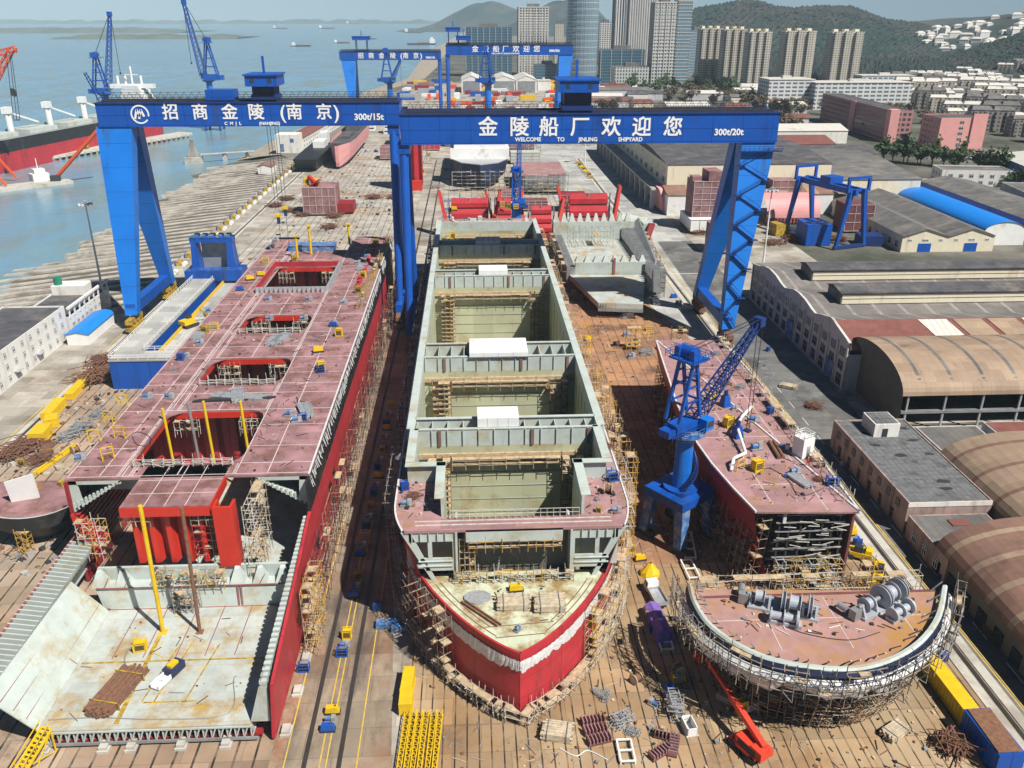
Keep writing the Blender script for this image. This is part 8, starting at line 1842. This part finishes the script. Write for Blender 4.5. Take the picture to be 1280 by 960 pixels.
# --- blocks on the right apron
def ggrid(b, x0, y, z0, x1, z1, nx, nz, t=.16):
    for k in range(nx + 1): x = x0 + (x1 - x0) * k / nx; b.box(x - t / 2, y - t, z0, x + t / 2, y, z1)
    for k in range(nz + 1): z = z0 + (z1 - z0) * k / nz; b.box(x0, y - t, z - t / 2, x1, y, z + t / 2)
def hull_panel(label, x0, x1, y0, y1, z0, z1, mat='brick_red', nx=6, nz=4, fit=True):
    t = thing('steel_block', label, 'ship block', ((x0 + x1) / 2, (y0 + y1) / 2, 0), 0, 'primed steel blocks standing in the yard'); b = MB(); b.box(x0, y0, z0, x1, y1, z1); b.build('plating', mat, t)
    b = MB(); ggrid(b, x0, y0 - .02, z0, x1, z1, nx, nz); b.build('seam', 'weld', t)
    b = MB()
    for x in (x0 + 1, x1 - 1):
        for y in (y0 + 1, y1 - 1): b.box(x - .6, y - .6, 0, x + .6, y + .6, z0 + .1)
    b.build('support', 'dark', t); return t
a = P(848, 290, 0); t = hull_panel('white plated base block under the brown gridded block on the apron', 92.5, 112, 352, 372, 1.2, 6.0, 'white', 5, 1)
t = hull_panel('brown gridded steel block stacked on the white base block', 94, 112, 357, 370, 6.0, 21, 'primer', 5, 6); b = MB(); b.box(100, 357.5, 21, 106, 369, 25); b.box(94, 361, 21, 98, 366, 22.5); b.build('upper_plating', 'primer', t)
t = hull_panel('small brown steel block low on the apron beside the right gantry leg', 93, 99, 318, 330, 1, 10.5, 'primer', 2, 4)
hull_panel('brown steel block behind the small blue portal gantries', 158, 170, 350, 362, 1, 12, 'primer_dark', 3, 3); hull_panel('tall brown block behind the pink plated block', 140, 154, 392, 402, 2, 15, 'primer', 4, 4)
b = MB(); rows = []
for k in range(9):
    a = math.pi * .5 * k / 8; rows.append([(87.5 + 1.5 * math.cos(a), 398 - 4 * math.cos(a), 1 + 10 * math.sin(a)), (105, 398 - 9 * math.cos(a), 1 + 8 * math.sin(a))])
rows.append([(88, 412, 11), (105, 412, 9)]); b.grid(rows); b.poly([(r[0][0], r[0][1], r[0][2]) for r in rows] + [(88, 412, 1)]); b.box(90, 392, 0, 103, 408, 1.2)
M('hull_pink', (.70, .33, .33), .6, var=.08); settle(b, 'steel_block', ['hull_pink'], 'curved pink bow plate block on the apron left of the gridded block', 'ship block')
t = thing('steel_block', 'pink curved plated block with a toothed lower edge right of the gantry leg', 'ship block', (140, 372, 0)); b = MB(); b.grid([[(130, 372 - 5 * math.cos(a), 3 + 8 * math.sin(a)), (154, 372 - 5 * math.cos(a), 3 + 8 * math.sin(a))] for a in [math.pi * k / 16 for k in range(9)]] + [[(130, 384, 11), (154, 384, 11)]]); b.build('plating', 'hull_pink', t)
b = MB()
for k in range(16): b.box(130.2 + k * 1.5, 366.8, .8, 131.0 + k * 1.5, 369, 3.2)
b.build('teeth', 'brick_red', t)
container('tank', 'blue steel tank between the feet of the small portal gantries', 1015, 303, 12, 10, 8.5, 0, 'blue', cat='tank'); container('skid', 'yellow machine frame left of the blue steel tank', 973, 293, 6, 6, 5, 10, 'yellow_rust', cat='machine')
container('tank', 'dark blue box beside the cream shed', 1085, 305, 8, 9, 4, -8, 'blue_dark', cat='tank')
for k, (px, py) in enumerate(((868, 262), (872, 292), (905, 300), (1000, 296), (990, 300), (1045, 300), (965, 305))): RH.place((*P(px, py, .02).xy, .02), k, '%s dark scrap heap among the steel blocks on the apron, counting from the left' % ORD[k].replace('nearest', 'first'), 'scrap heaps on the apron', (1.8, 1.8, 1.4))
# --- red corrugated bulkhead blocks behind the middle ship
def red_bulk(label, x0, x1, y, z1, lean=0):
    t = thing('bulkhead_block', label, 'ship block', ((x0 + x1) / 2, y, 0), 0, 'red bulkhead blocks behind the middle ship'); b = MB()
    for k in range(3):
        z = 3 + k * (z1 - 3) / 3; h = (z1 - 3) / 3; b.prism([(x0, y + k * 2 - .4), (x1, y + k * 2 - .4), (x1, y + k * 2 + 2.5), (x0, y + k * 2 + 2.5)], z + h * .12, z + h * .55)
        b.hexa([(x0, y + k * 2.0, z), (x1, y + k * 2.0, z), (x1, y + k * 2 + 3, z), (x0, y + k * 2 + 3, z), (x0, y + k * 2 + 1.6, z + h * .95), (x1, y + k * 2 + 1.6, z + h * .95), (x1, y + k * 2 + 3, z + h * .95), (x0, y + k * 2 + 3, z + h * .95)])
    b.build('corrugation', 'red', t)
    for x, s in ((x0 - 1.0, -1), (x1 + 1.0, 1)):
        b = MB(); b.hexa([(x - .7, y - 4, .8), (x + .7, y - 4, .8), (x + .7, y + 1, .8), (x - .7, y + 1, .8), (x + s * 4 - .5, y + 3, z1 + 3), (x + s * 4 + .5, y + 3, z1 + 3), (x + s * 4 + .5, y + 8, z1 + 3), (x + s * 4 - .5, y + 8, z1 + 3)]); b.build('flange', 'red_bright', t)
    b = MB(); b.box(x0 - 2, y - 4, .8, x1 + 2, y + 9, 2.8); b.build('base_plate', 'red_deep', t); b = MB()
    for x in (x0 - 1, (x0 + x1) / 2, x1 + 1): b.box(x - .3, y + 5, 0, x + .3, y + 5.6, z1); b.bar((x, y + 5, z1), (x, y + 11, .5), .3)
    b.build('strut', 'steel', t)
red_bulk('left red corrugated bulkhead block behind the middle ship', -8.5, 7, 352, 15); red_bulk('middle red corrugated bulkhead block behind the small jib crane', 24.5, 33, 345, 13); red_bulk('right red corrugated bulkhead block, widest and in half shade', 41, 57, 350, 17)
red_bulk('far red bulkhead block with a steep slanting flange', 11, 17, 362, 13)
hull_panel('low dark red plate block on the slabs before the right bulkhead block', 43, 55, 325.8, 333, .8, 2.2, 'red_deep', 3, 1)
b = MB(); b.grid([[(59, 322, .5), (66, 318, .5)], [(57.5, 330, 10), (64, 326, 3)], [(60, 334, 13), (69.5, 330, 12)]]); b.box(66.5, 324, .2, 69.4, 330, 11); settle(b, 'steel_block', ['tank'], 'pale curved plate block leaning beside the apron road', 'ship block')
b = MB(); b.hexa([(64, 318, .2), (66.4, 318, .2), (66.4, 322, .2), (64, 322, .2), (68.4, 322, 11), (70.8, 322, 11), (70.8, 325, 11), (68.4, 325, 11)]); settle(b, 'steel_block', ['red_deep'], 'dark red leaning fin block beside the pale curved plate', 'ship block')
# yellow drums line on the apron edge
for k in range(8): YC.place((*P(722 + k * 2.4, 205 + k * 2.6, .02).xy, .02), 0, '%s yellow equipment box in the row beside the apron road' % (ORD[7 - k] + (' nearest' if k < 7 else '')), 'row of yellow equipment boxes by the apron road', (1.8, 1.8, 1.6))
# --- back left yard: brown block, red tower block, pink-hulled ship
t = hull_panel('brown gridded steel block on the slabs behind the left ship', -77.5, -62.5, 395, 410, 1, 13, 'primer', 5, 3); b = MB(); b.box(-62.5, 398, 1, -55, 408, 5); b.build('side_plating', 'red_deep', t); b = MB(); b.bar((-74, 399, 13.2), (-69, 397, 16.5), 2.4, .5); b.bar((-71, 399, 13.4), (-75, 402, 17), 1.6, 1.6); b.build('top_fitting', ['red_bright'], t)
YC.place((-76.5, 403, 13.05), .3, 'yellow equipment box on top of the brown gridded block', None, (2, 2, 2.2)); YC.place((-73, 407, 13.05), .3, 'second yellow equipment box at the rear top of the brown gridded block', None, (2, 2, 2.2))
t = thing('bulkhead_block', 'tall red upright corrugated block left of the middle gantry legs', 'ship block', (-34, 465, 0)); b = MB(); corrugated(b, -42, -26, 460, 1.5, 26, 4, 1.6); b.box(-42, 461.8, 1.5, -26, 470, 25); b.build('corrugation', 'red', t); b = MB(); b.box(-36, 455, 0, -26, 459, 5); b.build('foot', 'red_bright', t)
t = thing('ship_hull', 'small pinkish red hull on the far slabs with dark ship behind it', 'ship', (-78, 540, 0)); rows = []
for z, k in ((1.5, .5), (4, .85), (9, 1.0), (14, 1.08)): rows.append([(-80 - 7 * k, 640, z), (-80 - 7 * k, 560, z), (-80 - 5.5 * k, 540, z), (-80 - 1, 527 - k * 2, z), (-80 + 1, 527 - k * 2, z), (-80 + 6 * k, 540, z), (-80 + 7 * k, 560, z), (-80 + 7 * k, 640, z)])
b = MB(); b.grid(rows); b.build('hull', 'hull_pink', t); b = MB(); b.box(-86, 545, 12, -74, 640, 13.2); b.box(-84, 600, 13.2, -76, 625, 22); b.box(-83, 560, 13.2, -77, 590, 15); b.build('deck', 'roof_dark', t)
t = thing('ship_hull', 'dark unfinished ship to the left of the pinkish hull', 'ship', (-96, 560, 0)); b = MB(); b.hexa([(-103, 520, 1), (-92, 520, 1), (-90, 600, 1), (-104, 600, 1), (-104, 512, 8), (-90, 512, 8), (-89, 600, 8), (-105, 600, 8)]); b.build('hull', 'hull_black', t); b = MB(); b.box(-100, 560, 8, -93, 575, 12); b.box(-99, 580, 8, -94, 592, 15); b.build('superstructure', 'white', t)
def deckhouse(label, x, y, w_, d_, lv, z0=0, mat='white'):
    t = thing('deckhouse', label, 'deckhouse', (x, y, z0), 0, 'white deckhouses in the far yard', world=False)
    for k in range(lv):
        b = MB(); s = 1 - k * .07; b.box(-w_ / 2 * s, -d_ / 2 * s, k * 3.2, w_ / 2 * s, d_ / 2 * s, k * 3.2 + 3); q = b.build('storey', mat, t)
        b = MB(); b.box(-w_ / 2 * s + .6, -d_ / 2 * s - .06, k * 3.2 + 1.2, w_ / 2 * s - .6, -d_ / 2 * s, k * 3.2 + 2.3); b.build('window_band', 'glass', q)
    b = MB(); b.tube((0, 0, lv * 3.2 - .3), (0, 0, lv * 3.2 + 6), .3, 7); b.bar((-2, 0, lv * 3.2 + 3.5), (2, 0, lv * 3.2 + 3.5), .2); b.build('mast', mat, t)
t = thing('ship_hull', 'far ship on the slip with dark hull and white superstructure under the right gantry beam', 'ship', (5, 470, 0)); rows = []
for z, k in ((1.5, .6), (6, .92), (13, 1.0)): rows.append([(5 - 15 * k, 560, z), (5 - 15 * k, 475, z), (5 - 10 * k, 462, z), (5, 456 - k, z), (5 + 10 * k, 462, z), (5 + 15 * k, 475, z), (5 + 15 * k, 560, z)])
b = MB(); b.grid(rows); b.build('hull', 'navy', t); b = MB(); b.prism([(5 - 15, 560), (5 - 15, 475), (5 - 10, 462), (5, 455), (15, 462), (20, 475), (20, 560)], 13, 13.4); b.build('deck', 'galv', t); b = MB(); b.box(-11, 474, 13.4, 21, 490, 19); b.box(-9, 475, 19, 19, 489, 23); b.build('superstructure', 'white', t)
t = thing('steel_block', 'pale pink deck block far behind the right bulkhead blocks', 'ship block', (36, 470, 0)); b = MB(); b.prism([(24, 450), (28, 444), (46, 444), (50, 452), (50, 490), (24, 490)], 1, 9); b.build('hull', 'steel', t); b = MB(); b.prism([(24, 450), (28, 444), (46, 444), (50, 452), (50, 490), (24, 490)], 9, 9.3); b.build('deck', 'deck_pink', t)
deckhouse('large white deckhouse far left in the yard behind the pinkish hull', -60, 700, 16, 12, 4); deckhouse('white deckhouse beside another at the far left yard', -84, 720, 14, 10, 3); deckhouse('lone white deckhouse near the tall red block', -38, 560, 11, 9, 3)
# containers and cabins strewn through the far yard
random.seed(55); CK = {}
for mt, nm in (('red_deep', 'dark red'), ('blue', 'blue'), ('white', 'white'), ('primer', 'brown'), ('galv', 'grey'), ('orange', 'orange'), ('yellow', 'yellow')):
    root = thing('container', '', 'container', world=False); b = MB(); b.box(-6, -1.5, 0, 6, 1.5, 3); b.build('body', mt, root); b = MB()
    for k in range(9): b.box(-5.6 + k * 1.35, -1.62, .2, -5.2 + k * 1.35, -1.5, 2.9)
    b.build('ribs', mt, root); CK[nm] = Kind(root)
for k in range(90):
    nm = random.choice(list(CK)); x = random.uniform(-85, 125); y = random.uniform(660, 960); s = random.uniform(.7, 1.8)
    if abs(y - 708) < 24 and (x < 0 or x > 55): continue
    if abs(x - 5) < 22 and y < 580: continue
    CK[nm].place((x, y, .02), random.choice((0, .1, 1.57, 1.4)), '%s container-like block in the crowded far yard beneath the distant gantries' % nm, '%s blocks in the far yard' % nm, (s, s * 1.3, random.uniform(.6, 2.2)))
for k in range(90):
    nm = random.choice(list(CK)); x = random.uniform(-80, 165); y = random.uniform(960, 1240); s = random.uniform(.8, 2.0)
    CK[nm].place((x, y, .02), random.choice((0, .1, 1.57, 1.4)), '%s container-like block in the crowded far yard beneath the distant gantries' % nm, '%s blocks in the far yard' % nm, (s, s * 1.3, random.uniform(.8, 2.0)))
for i, (px, py, K) in enumerate(((362, 265, RH), (378, 270, RH), (400, 262, RH), (432, 262, RH), (468, 248, RH), (492, 248, RH), (440, 260, SH), (385, 252, RH), (418, 272, RH), (360, 250, RH), (345, 258, RH), (412, 285, RH), (380, 205, YC), (452, 185, BC), (457, 190, SM), (470, 190, BC), (600, 205, SM), (536, 195, YC), (530, 215, YC), (545, 235, SH), (418, 395, RH))):
    if i == 20: continue
    K.place((*P(px, py, .02).xy, .02), i, '%s %s of the small gear on the grey slabs behind the left ship' % (['first', 'second', 'third', 'fourth', 'fifth', 'sixth', 'seventh', 'eighth', 'ninth', 'tenth', 'eleventh', 'twelfth', 'thirteenth', 'fourteenth', 'fifteenth', 'sixteenth', 'seventeenth', 'eighteenth', 'nineteenth', 'twentieth'][i], {RH: 'dark scrap heap', SH: 'white scaffold heap', YC: 'yellow equipment box', BC: 'blue equipment box', SM: 'small machine'}[K]), 'small gear on the grey slabs', (1.7, 1.7, 1.5))
for k in range(3): b = MB(); p = P(515, [252, 262, 272][k], 0); b.box(-14 + .3, p.y - 1.2, .02, -3, p.y + 1.2, .5); settle(b, 'steel_plate', 'blue_worn', ['farthest', 'middle', 'nearest'][k] + ' of three long grey plates lying beside the aft end of the middle ship', 'steel plate', 'plates beside the aft end of the middle ship')
for k, (x, y, w_, d_, z1, mt) in enumerate(((-50, 560, 16, 14, 8, 'primer'), (-28, 600, 14, 12, 12, 'red'), (-12, 620, 12, 10, 6, 'primer_dark'), (34, 540, 18, 12, 7, 'tank'), (32, 575, 20, 16, 13, 'primer'), (30, 400, 12, 8, 5, 'primer_dark'), (48, 398, 12, 10, 8, 'red_deep'), (-2, 400, 12, 8, 6, 'tank'), (20, 425, 10, 8, 5, 'primer'), (60, 640, 22, 14, 9, 'steel'), (85, 690, 20, 16, 11, 'primer'), (-50, 630, 14, 20, 10, 'tank'))):
    hull_panel('%s steel block among the far slabs beneath and beyond the gantry beams' % ['low brown', 'tall bright red', 'small dark brown', 'low pale grey', 'large brown', 'small maroon', 'squat dark red', 'small pale grey', 'little brown', 'broad steel grey', 'broad brown', 'long pale grey'][k], x - w_ / 2, x + w_ / 2, y, y + d_, 1, z1, mt, 4, 3)
for k, (x, y, L) in enumerate(((-10, 452, 30), (24, 440, 26), (-45, 545, 20), (22, 570, 24), (-8, 395, 16))):
    scaffold('scaffold', ['scaffold before the far dark-hulled ship under the right beam', 'scaffold before the pale pink deck block far behind', 'scaffold by the low brown block on the far slabs', 'scaffold by the large brown block on the far slabs', 'scaffold by the small pale grey block behind the red bulkheads'][k], [(x + L, y), (x, y)], 0, 10, 1.8, 2.6, 2.2, ('scaf', 'scaf_w', 'dark'), SG, seed=200 + k, t=.12)
# --- river craft, pier, dolphin
t = thing('cargo_ship', 'large bulk carrier with black topsides, red lower hull and white deck cranes at the pier', 'ship', (-285, 620, -4)); A0 = Vector((-293, 520, 0)); A1 = Vector((-238, 768, 0)); d_ = (A1 - A0).normalized(); nn = Vector((d_.y, -d_.x, 0)); W_ = 30
def sp(u, v, z): q = A0 + d_ * u - nn * v; return (q.x, q.y, z)
Ls = [(-90, 6), (-60, 1), (-30, 0), (170, 0), (205, 2), (220, 7)]
def band(b, z0, z1):
    for side in (0, 1):
        b.grid([[sp(u, (e if side == 0 else W_ - e), z) for u, e in Ls] for z in ((z0, z1) if side == 0 else (z1, z0))])
    b.poly([sp(-90, 6, z0), sp(-90, 6, z1), sp(-90, W_ - 6, z1), sp(-90, W_ - 6, z0)]); b.poly([sp(220, 7, z0), sp(220, W_ - 7, z0), sp(220, W_ - 7, z1), sp(220, 7, z1)])
b = MB(); band(b, -4.5, 7.5); b.build('lower_hull', 'red', t); b = MB(); band(b, 7.5, 15); b.build('upper_hull', 'hull_black', t)
b = MB(); b.poly([sp(u, e, 15) for u, e in Ls] + [sp(u, W_ - e, 15) for u, e in reversed(Ls)]); b.build('deck', 'steel', t)
for k in range(6): b = MB(); u = -50 + k * 38; b.hexa([sp(u, 6, 15), sp(u + 27, 6, 15), sp(u + 27, W_ - 6, 15), sp(u, W_ - 6, 15), sp(u, 6, 17.5), sp(u + 27, 6, 17.5), sp(u + 27, W_ - 6, 17.5), sp(u, W_ - 6, 17.5)]); b.build('hatch_cover', 'tank', t)
for k in range(5):
    b = MB(); u = -19 + k * 38; c = Vector(sp(u, 14, 15)); b.tube(c, c + Vector((0, 0, 13)), 2.0, 10); b.box(c.x - 2.4, c.y - 2.4, 28, c.x + 2.4, c.y + 2.4, 32); b.bar(c + Vector((0, 0, 14)), Vector(sp(u + 27, 14, 20)), 1.0); b.build('deck_crane', 'white', t)
for k in range(6):
    b = MB(); u = 196 + k * .0; s = 13 - k * 1.2; b.hexa([sp(u, 15 - s, 15 + k * 3.4), sp(u + 18 - k, 15 - s, 15 + k * 3.4), sp(u + 18 - k, 15 + s, 15 + k * 3.4), sp(u, 15 + s, 15 + k * 3.4), sp(u, 15 - s, 18.2 + k * 3.4), sp(u + 18 - k, 15 - s, 18.2 + k * 3.4), sp(u + 18 - k, 15 + s, 18.2 + k * 3.4), sp(u, 15 + s, 18.2 + k * 3.4)]); b.build('bridge_deck', 'white', t)
b = MB(); c = Vector(sp(200, 15, 35)); b.hexa([(c.x - 17, c.y - 2, 33), (c.x + 17, c.y - 2, 33), (c.x + 17, c.y + 2, 33), (c.x - 17, c.y + 2, 33), (c.x - 17, c.y - 2, 36), (c.x + 17, c.y - 2, 36), (c.x + 17, c.y + 2, 36), (c.x - 17, c.y + 2, 36)]); b.tube(c, c + Vector((0, 0, 14)), .8, 7); b.bar(c + Vector((-5, 0, 8)), c + Vector((5, 0, 8)), .6)
for x in (-12, -6, 6): b.tube(c + Vector((x, 3, 0)), c + Vector((x, 3, 7)), 1.0, 7)
b.build('mast', 'white', t)
# pier
t = thing('pier', 'concrete pier on piles alongside the bulk carrier', 'pier', (-250, 680, -4)); q0, q1 = P(62, 196, -.5), P(240, 166, -.5); dd = (q1 - q0).normalized(); n2 = Vector((-dd.y, dd.x, 0)); L_ = (q1 - q0).length
b = MB(); b.prism([q0[:2], q1[:2], (q1 + n2 * 13)[:2], (q0 + n2 * 13)[:2]], -1.4, -.3); b.build('deck', 'concrete_lt', t)
for k in range(26):
    b = MB(); c = q0 + dd * (L_ * (k + .5) / 26); b.box(c.x - .6, c.y - .6, -6, c.x + .6, c.y + .6, -1.4); c2 = c + n2 * 9; b.box(c2.x - .6, c2.y - .6, -6, c2.x + .6, c2.y + .6, -1.4); b.build('pile', 'concrete', t)
b = MB(); b.bar(q0 + Vector((0, 0, -1.2)), q1 + Vector((0, 0, -1.2)), .6, 1.0); b.build('fender', 'concrete_lt', t)
YC.place((*((q0 + dd * 35 + n2 * 6)[:2]), -.3), 0, 'yellow block on the pier, left of two', None, (4, 4, 2)); YC.place((*((q0 + dd * 55 + n2 * 6)[:2]), -.3), 0, 'yellow block on the pier, right of two', None, (4, 4, 2.4))
p = P(243, 204, -4); t = thing('dolphin', 'concrete mooring dolphin with a walkway to the shore', 'dolphin', (p.x, p.y, -4)); b = MB(); b.box(p.x - 5, p.y - 4, -5, p.x + 5, p.y + 4, 0); b.build('caisson', 'concrete_lt', t); b = MB(); b.frustum((p.x - 3, p.y - 2, p.x + 3, p.y + 2, 0), (p.x - 1.4, p.y - 1, p.x + 1.4, p.y + 1, 9)); b.box(p.x - 1, p.y - .6, 9, p.x + 1, p.y + .6, 11); b.build('post', 'concrete', t)
q = P(318, 192, -1); b = MB(); b.bar((p.x + 4, p.y, 1.6), (q.x, q.y, .8), 2.2, .5); c = (p + q) / 2; b.box(c.x - 1.2, c.y - 1.2, -6, c.x + 1.2, c.y + 1.2, 1); b.box(q.x - 6, q.y - 1.2, -6, q.x - 4, q.y + 1.2, .6); b.build('walkway', 'concrete_lt', t)
# crane barge with orange booms
t = thing('crane_barge', 'flat crane barge with orange booms and a small white wheelhouse, left in the river', 'barge', (-243, 492, -4)); a, c = P(-40, 246, -4), P(92, 229, -4); d2 = (c - a).normalized(); n3 = Vector((-d2.y, d2.x, 0)); L2_ = (c - a).length
b = MB(); b.prism([a[:2], (a + d2 * (L2_ - 6))[:2], c[:2], (c + n3 * 8)[:2], (c + n3 * 14 - d2 * 6)[:2], (a + n3 * 14)[:2]], -4.5, -2.4); b.build('hull', 'concrete_lt', t)
b = MB(); c3 = P(48, 226, -2.4); b.obox((c3.x, c3.y + 2, -2.4), (9, 7, 4), math.atan2(d2.y, d2.x)); b.obox((c3.x, c3.y + 2, 1.6), (6, 5, 2.6), math.atan2(d2.y, d2.x)); b.tube((c3.x, c3.y + 2, 4), (c3.x, c3.y + 2, 10), .25, 6); p_ = b.build('wheelhouse', 'white', t)
for nm, u, v, wd in (('boom', (67, 224), (125, 158), 1.1), ('boom', (71, 223), (126, 160), 1.0), ('boom', (20, 222), (-18, 180), 1.0), ('boom', (8, 232), (-30, 190), 1.0)):
    e = P(*u, -2); Yb = e.y; f_ = PY(*v, Yb); b = MB(); b.bar(e, f_, wd); b.build(nm, 'orange_boom' if 'orange_boom' in MATS else 'orange', t)
b = MB(); e = P(70, 226, -2.4); b.obox((e.x, e.y, -2.4), (5, 4, 3), .2); b.build('winch_house', 'dark', t)
t = thing('floating_crane', 'orange floating crane jib with hanging tackle at the top left edge', 'crane', (-262, 520, -4)); Yc = 520.0
b = MB(); lattice(b, PY(-60, 200, Yc), PY(14, 62, Yc), 5, 2.5, 10, .5); b.build('jib', 'orange', t)
b = MB(); lattice(b, PY(-20, 72, Yc), PY(19, 60, Yc), 3, 2.0, 4, .5); b.bar(PY(19, 60, Yc), PY(19, 66, Yc), 1.6); b.build('fly_jib', 'orange', t)
b = MB()
for x0, x1 in ((8, 17), (12, 21), (14, 25)): b.bar(PY(x0, 66, Yc), PY(x1, 150, Yc), .25)
for x, y in ((15, 115), (18, 116)): q = PY(x, y, Yc); b.box(q.x - .6, q.y - .6, q.z - 2, q.x + .6, q.y + .6, q.z + 2)
b.bar(PY(17, 150, Yc), PY(25, 150, Yc), .5); b.build('tackle', 'dark', t); b = MB(); q = PY(-70, 215, Yc); b.box(q.x - 20, 505, -5, q.x + 22, 535, -2); b.build('pontoon', 'orange', t)
# distant river boats
root = thing('river_barge', '', 'boat', world=False); b = MB(); b.hexa([(-26, -4, -.4), (24, -4, -.4), (24, 4, -.4), (-26, 4, -.4), (-28, -5, 2.6), (32, -3.5, 3.2), (32, 3.5, 3.2), (-28, 5, 2.6)]); b.build('hull', 'hull_black', root); b = MB(); b.box(-25, -3.5, 2.6, -16, 3.5, 9); b.box(-24, -3, 9, -18, 3, 11.5); b.build('wheelhouse', 'white', root); b = MB(); b.box(-12, -4, 2.7, 26, 4, 4.4); b.build('hold_cover', 'roof_brown', root); RB = Kind(root)
for i, (x, y, s, l_) in enumerate(((376, 58, 1.1, 'low dark barge on the river, nearest of the small craft'), (427, 54, 1.0, 'dark barge left of the distant left gantry'), (462, 49, 1.0, 'dark barge above the distant left gantry beam'), (517, 41, 2.0, 'large dark barge far upriver'), (441, 30, 3.0, 'faint barge near the far bank'), (408, 36, 2.2, 'faint barge in mid river'), (350, 36, 2.0, 'faint barge before the island tip'), (545, 38, 1.8, 'faint barge at the right of the river'))):
    q = P(x, y, -4); RB.place((q.x, q.y, -4), .15 * (i % 3), l_, 'barges far out on the river', (s, s, s))
q = P(529, 56, -4); t = thing('coaster', 'coaster with white superstructure and red-brown deck far out on the river', 'ship', (q.x, q.y, -4), 0, None, world=False); b = MB(); b.hexa([(-50, -7, -.5), (40, -7, -.5), (40, 7, -.5), (-50, 7, -.5), (-56, -7, 5), (44, -8, 5), (44, 8, 5), (-56, 7, 5)]); b.build('hull', 'navy', t); b = MB(); b.box(-20, -6, 5, 20, 6, 8); b.build('cargo', 'brick_red', t); b = MB(); b.box(22, -7, 5, 40, 7, 18); b.box(25, -6, 18, 34, 6, 24); b.build('superstructure', 'white', t)
# --- parked cars by the pink flats and the road
root = thing('parked_car', '', 'car', world=False); b = MB(); b.box(-.9, -2.2, .3, .9, 2.2, .85); b.hexa([(-.85, -1.2, .85), (.85, -1.2, .85), (.85, 1.6, .85), (-.85, 1.6, .85), (-.7, -.6, 1.4), (.7, -.6, 1.4), (.7, 1.1, 1.4), (-.7, 1.1, 1.4)]); b.build('body', 'white', root)
b = MB(); b.box(-.86, -.7, .9, .86, 1.2, 1.28); b.build('window', 'glass', root)
for x in (-.95, .75):
    for y in (-1.35, 1.35): b = MB(); b.tube((x, y, .33), (x + .2, y, .33), .33, 12); b.build('wheel', 'dark', root)
CKr = Kind(root)
for i, (x, y, l_) in enumerate(((322, 545, 'left white car parked below the pink end wall'), (329, 543, 'middle white car parked below the pink end wall'), (336, 541, 'right white car parked below the pink end wall'))): CKr.place((x, y, .02), .3, l_, 'white cars by the pink flats')
# --- loose debris nobody could count
def debris(name, label, area, z, n, mats, seed, smin=.12, smax=.5):
    random.seed(seed); b = MB()
    for _ in range(n):
        x, y = random.uniform(area[0], area[2]), random.uniform(area[1], area[3])
        if len(area) > 4 and area[4](x, y): continue
        k = random.random(); m = random.randrange(len(mats))
        if k < .6: s = random.uniform(smin, smax); b.obox((x, y, z), (s, s * random.uniform(.4, 1.4), s * random.uniform(.2, .9)), random.uniform(0, 3), m)
        else: a = random.uniform(0, 3.1); L = random.uniform(.6, 2.2); b.bar((x, y, z + .06), (x + L * math.cos(a), y + L * math.sin(a), z + .1), .08, m=m)
    return tag(b.build(name, mats), label, 'debris', kind='stuff')
inh = lambda x, y: any(h[0] - .3 < x < h[2] + .3 and h[1] - .3 < y < h[3] + .3 for h in holes)
debris('debris', 'offcuts and cables strewn over the pink deck of the left ship', (LX0 + 1, 119, LX1 - 1, 270, inh), LD, 800, ['steel', 'rust', 'weld', 'dark', 'rust', 'primer_dark', 'dark'], 1, .1, .4)
debris('debris', 'offcuts and cables strewn over the right hull section deck', (43.5, 112, 57.5, 183), 15.0, 420, ['steel', 'rust', 'weld', 'dark', 'yellow_rust'], 2, .1, .4)
debris('debris', 'scraps strewn over the yard floor around the bows', (-8, 64, 67, 100, lambda x, y: (x - 5) ** 2 / 150 + (y - 98) ** 2 / 260 < 1), 0.02, 600, ['rust', 'steel', 'wood', 'dark', 'galv'], 3)
debris('debris', 'scraps strewn over the orange berth floor', (24.5, 120, 41, 300), 0.02, 600, ['rust', 'steel', 'wood', 'dark', 'galv'], 4)
debris('debris', 'scraps on the pale tank floor of the left ship', (-54, 84, -31, 104), 3.0, 45, ['steel', 'rust', 'dark', 'yellow'], 5, .08, .3)
debris('debris', 'scraps on the left yard strip beside the troughs', (-98, 120, -66, 196), 0.02, 700, ['rust', 'steel', 'wood', 'dark', 'galv', 'concrete_lt'], 6, .2, .9)
debris('debris', 'scraps on the rusty bow block deck', (33, 86, 60, 94), 11.12, 90, ['steel', 'rust', 'white', 'dark'], 7)
debris('debris', 'scraps over the grey slabs behind the ships', (-88, 275, -28, 600), 0.02, 700, ['rust', 'steel', 'wood', 'dark', 'galv'], 8, .3, 1.2)
debris('debris', 'scraps along the pink side decks of the middle ship', (-11.5, 104, 21.5, 120, lambda x, y: -10.8 < x < 20.9 and y > 104 and (y > 114.6 or -5.2 < x < 15.4) or hb(y, 19) < abs(x - CX) + .5), 19.0, 500, ['rust', 'steel', 'wood', 'dark', 'galv'], 9)
debris('debris', 'scraps on the pale fore deck', (-2, 91, 12, 99), ZD, 45, ['steel', 'rust', 'dark', 'wood'], 10, .1, .3)
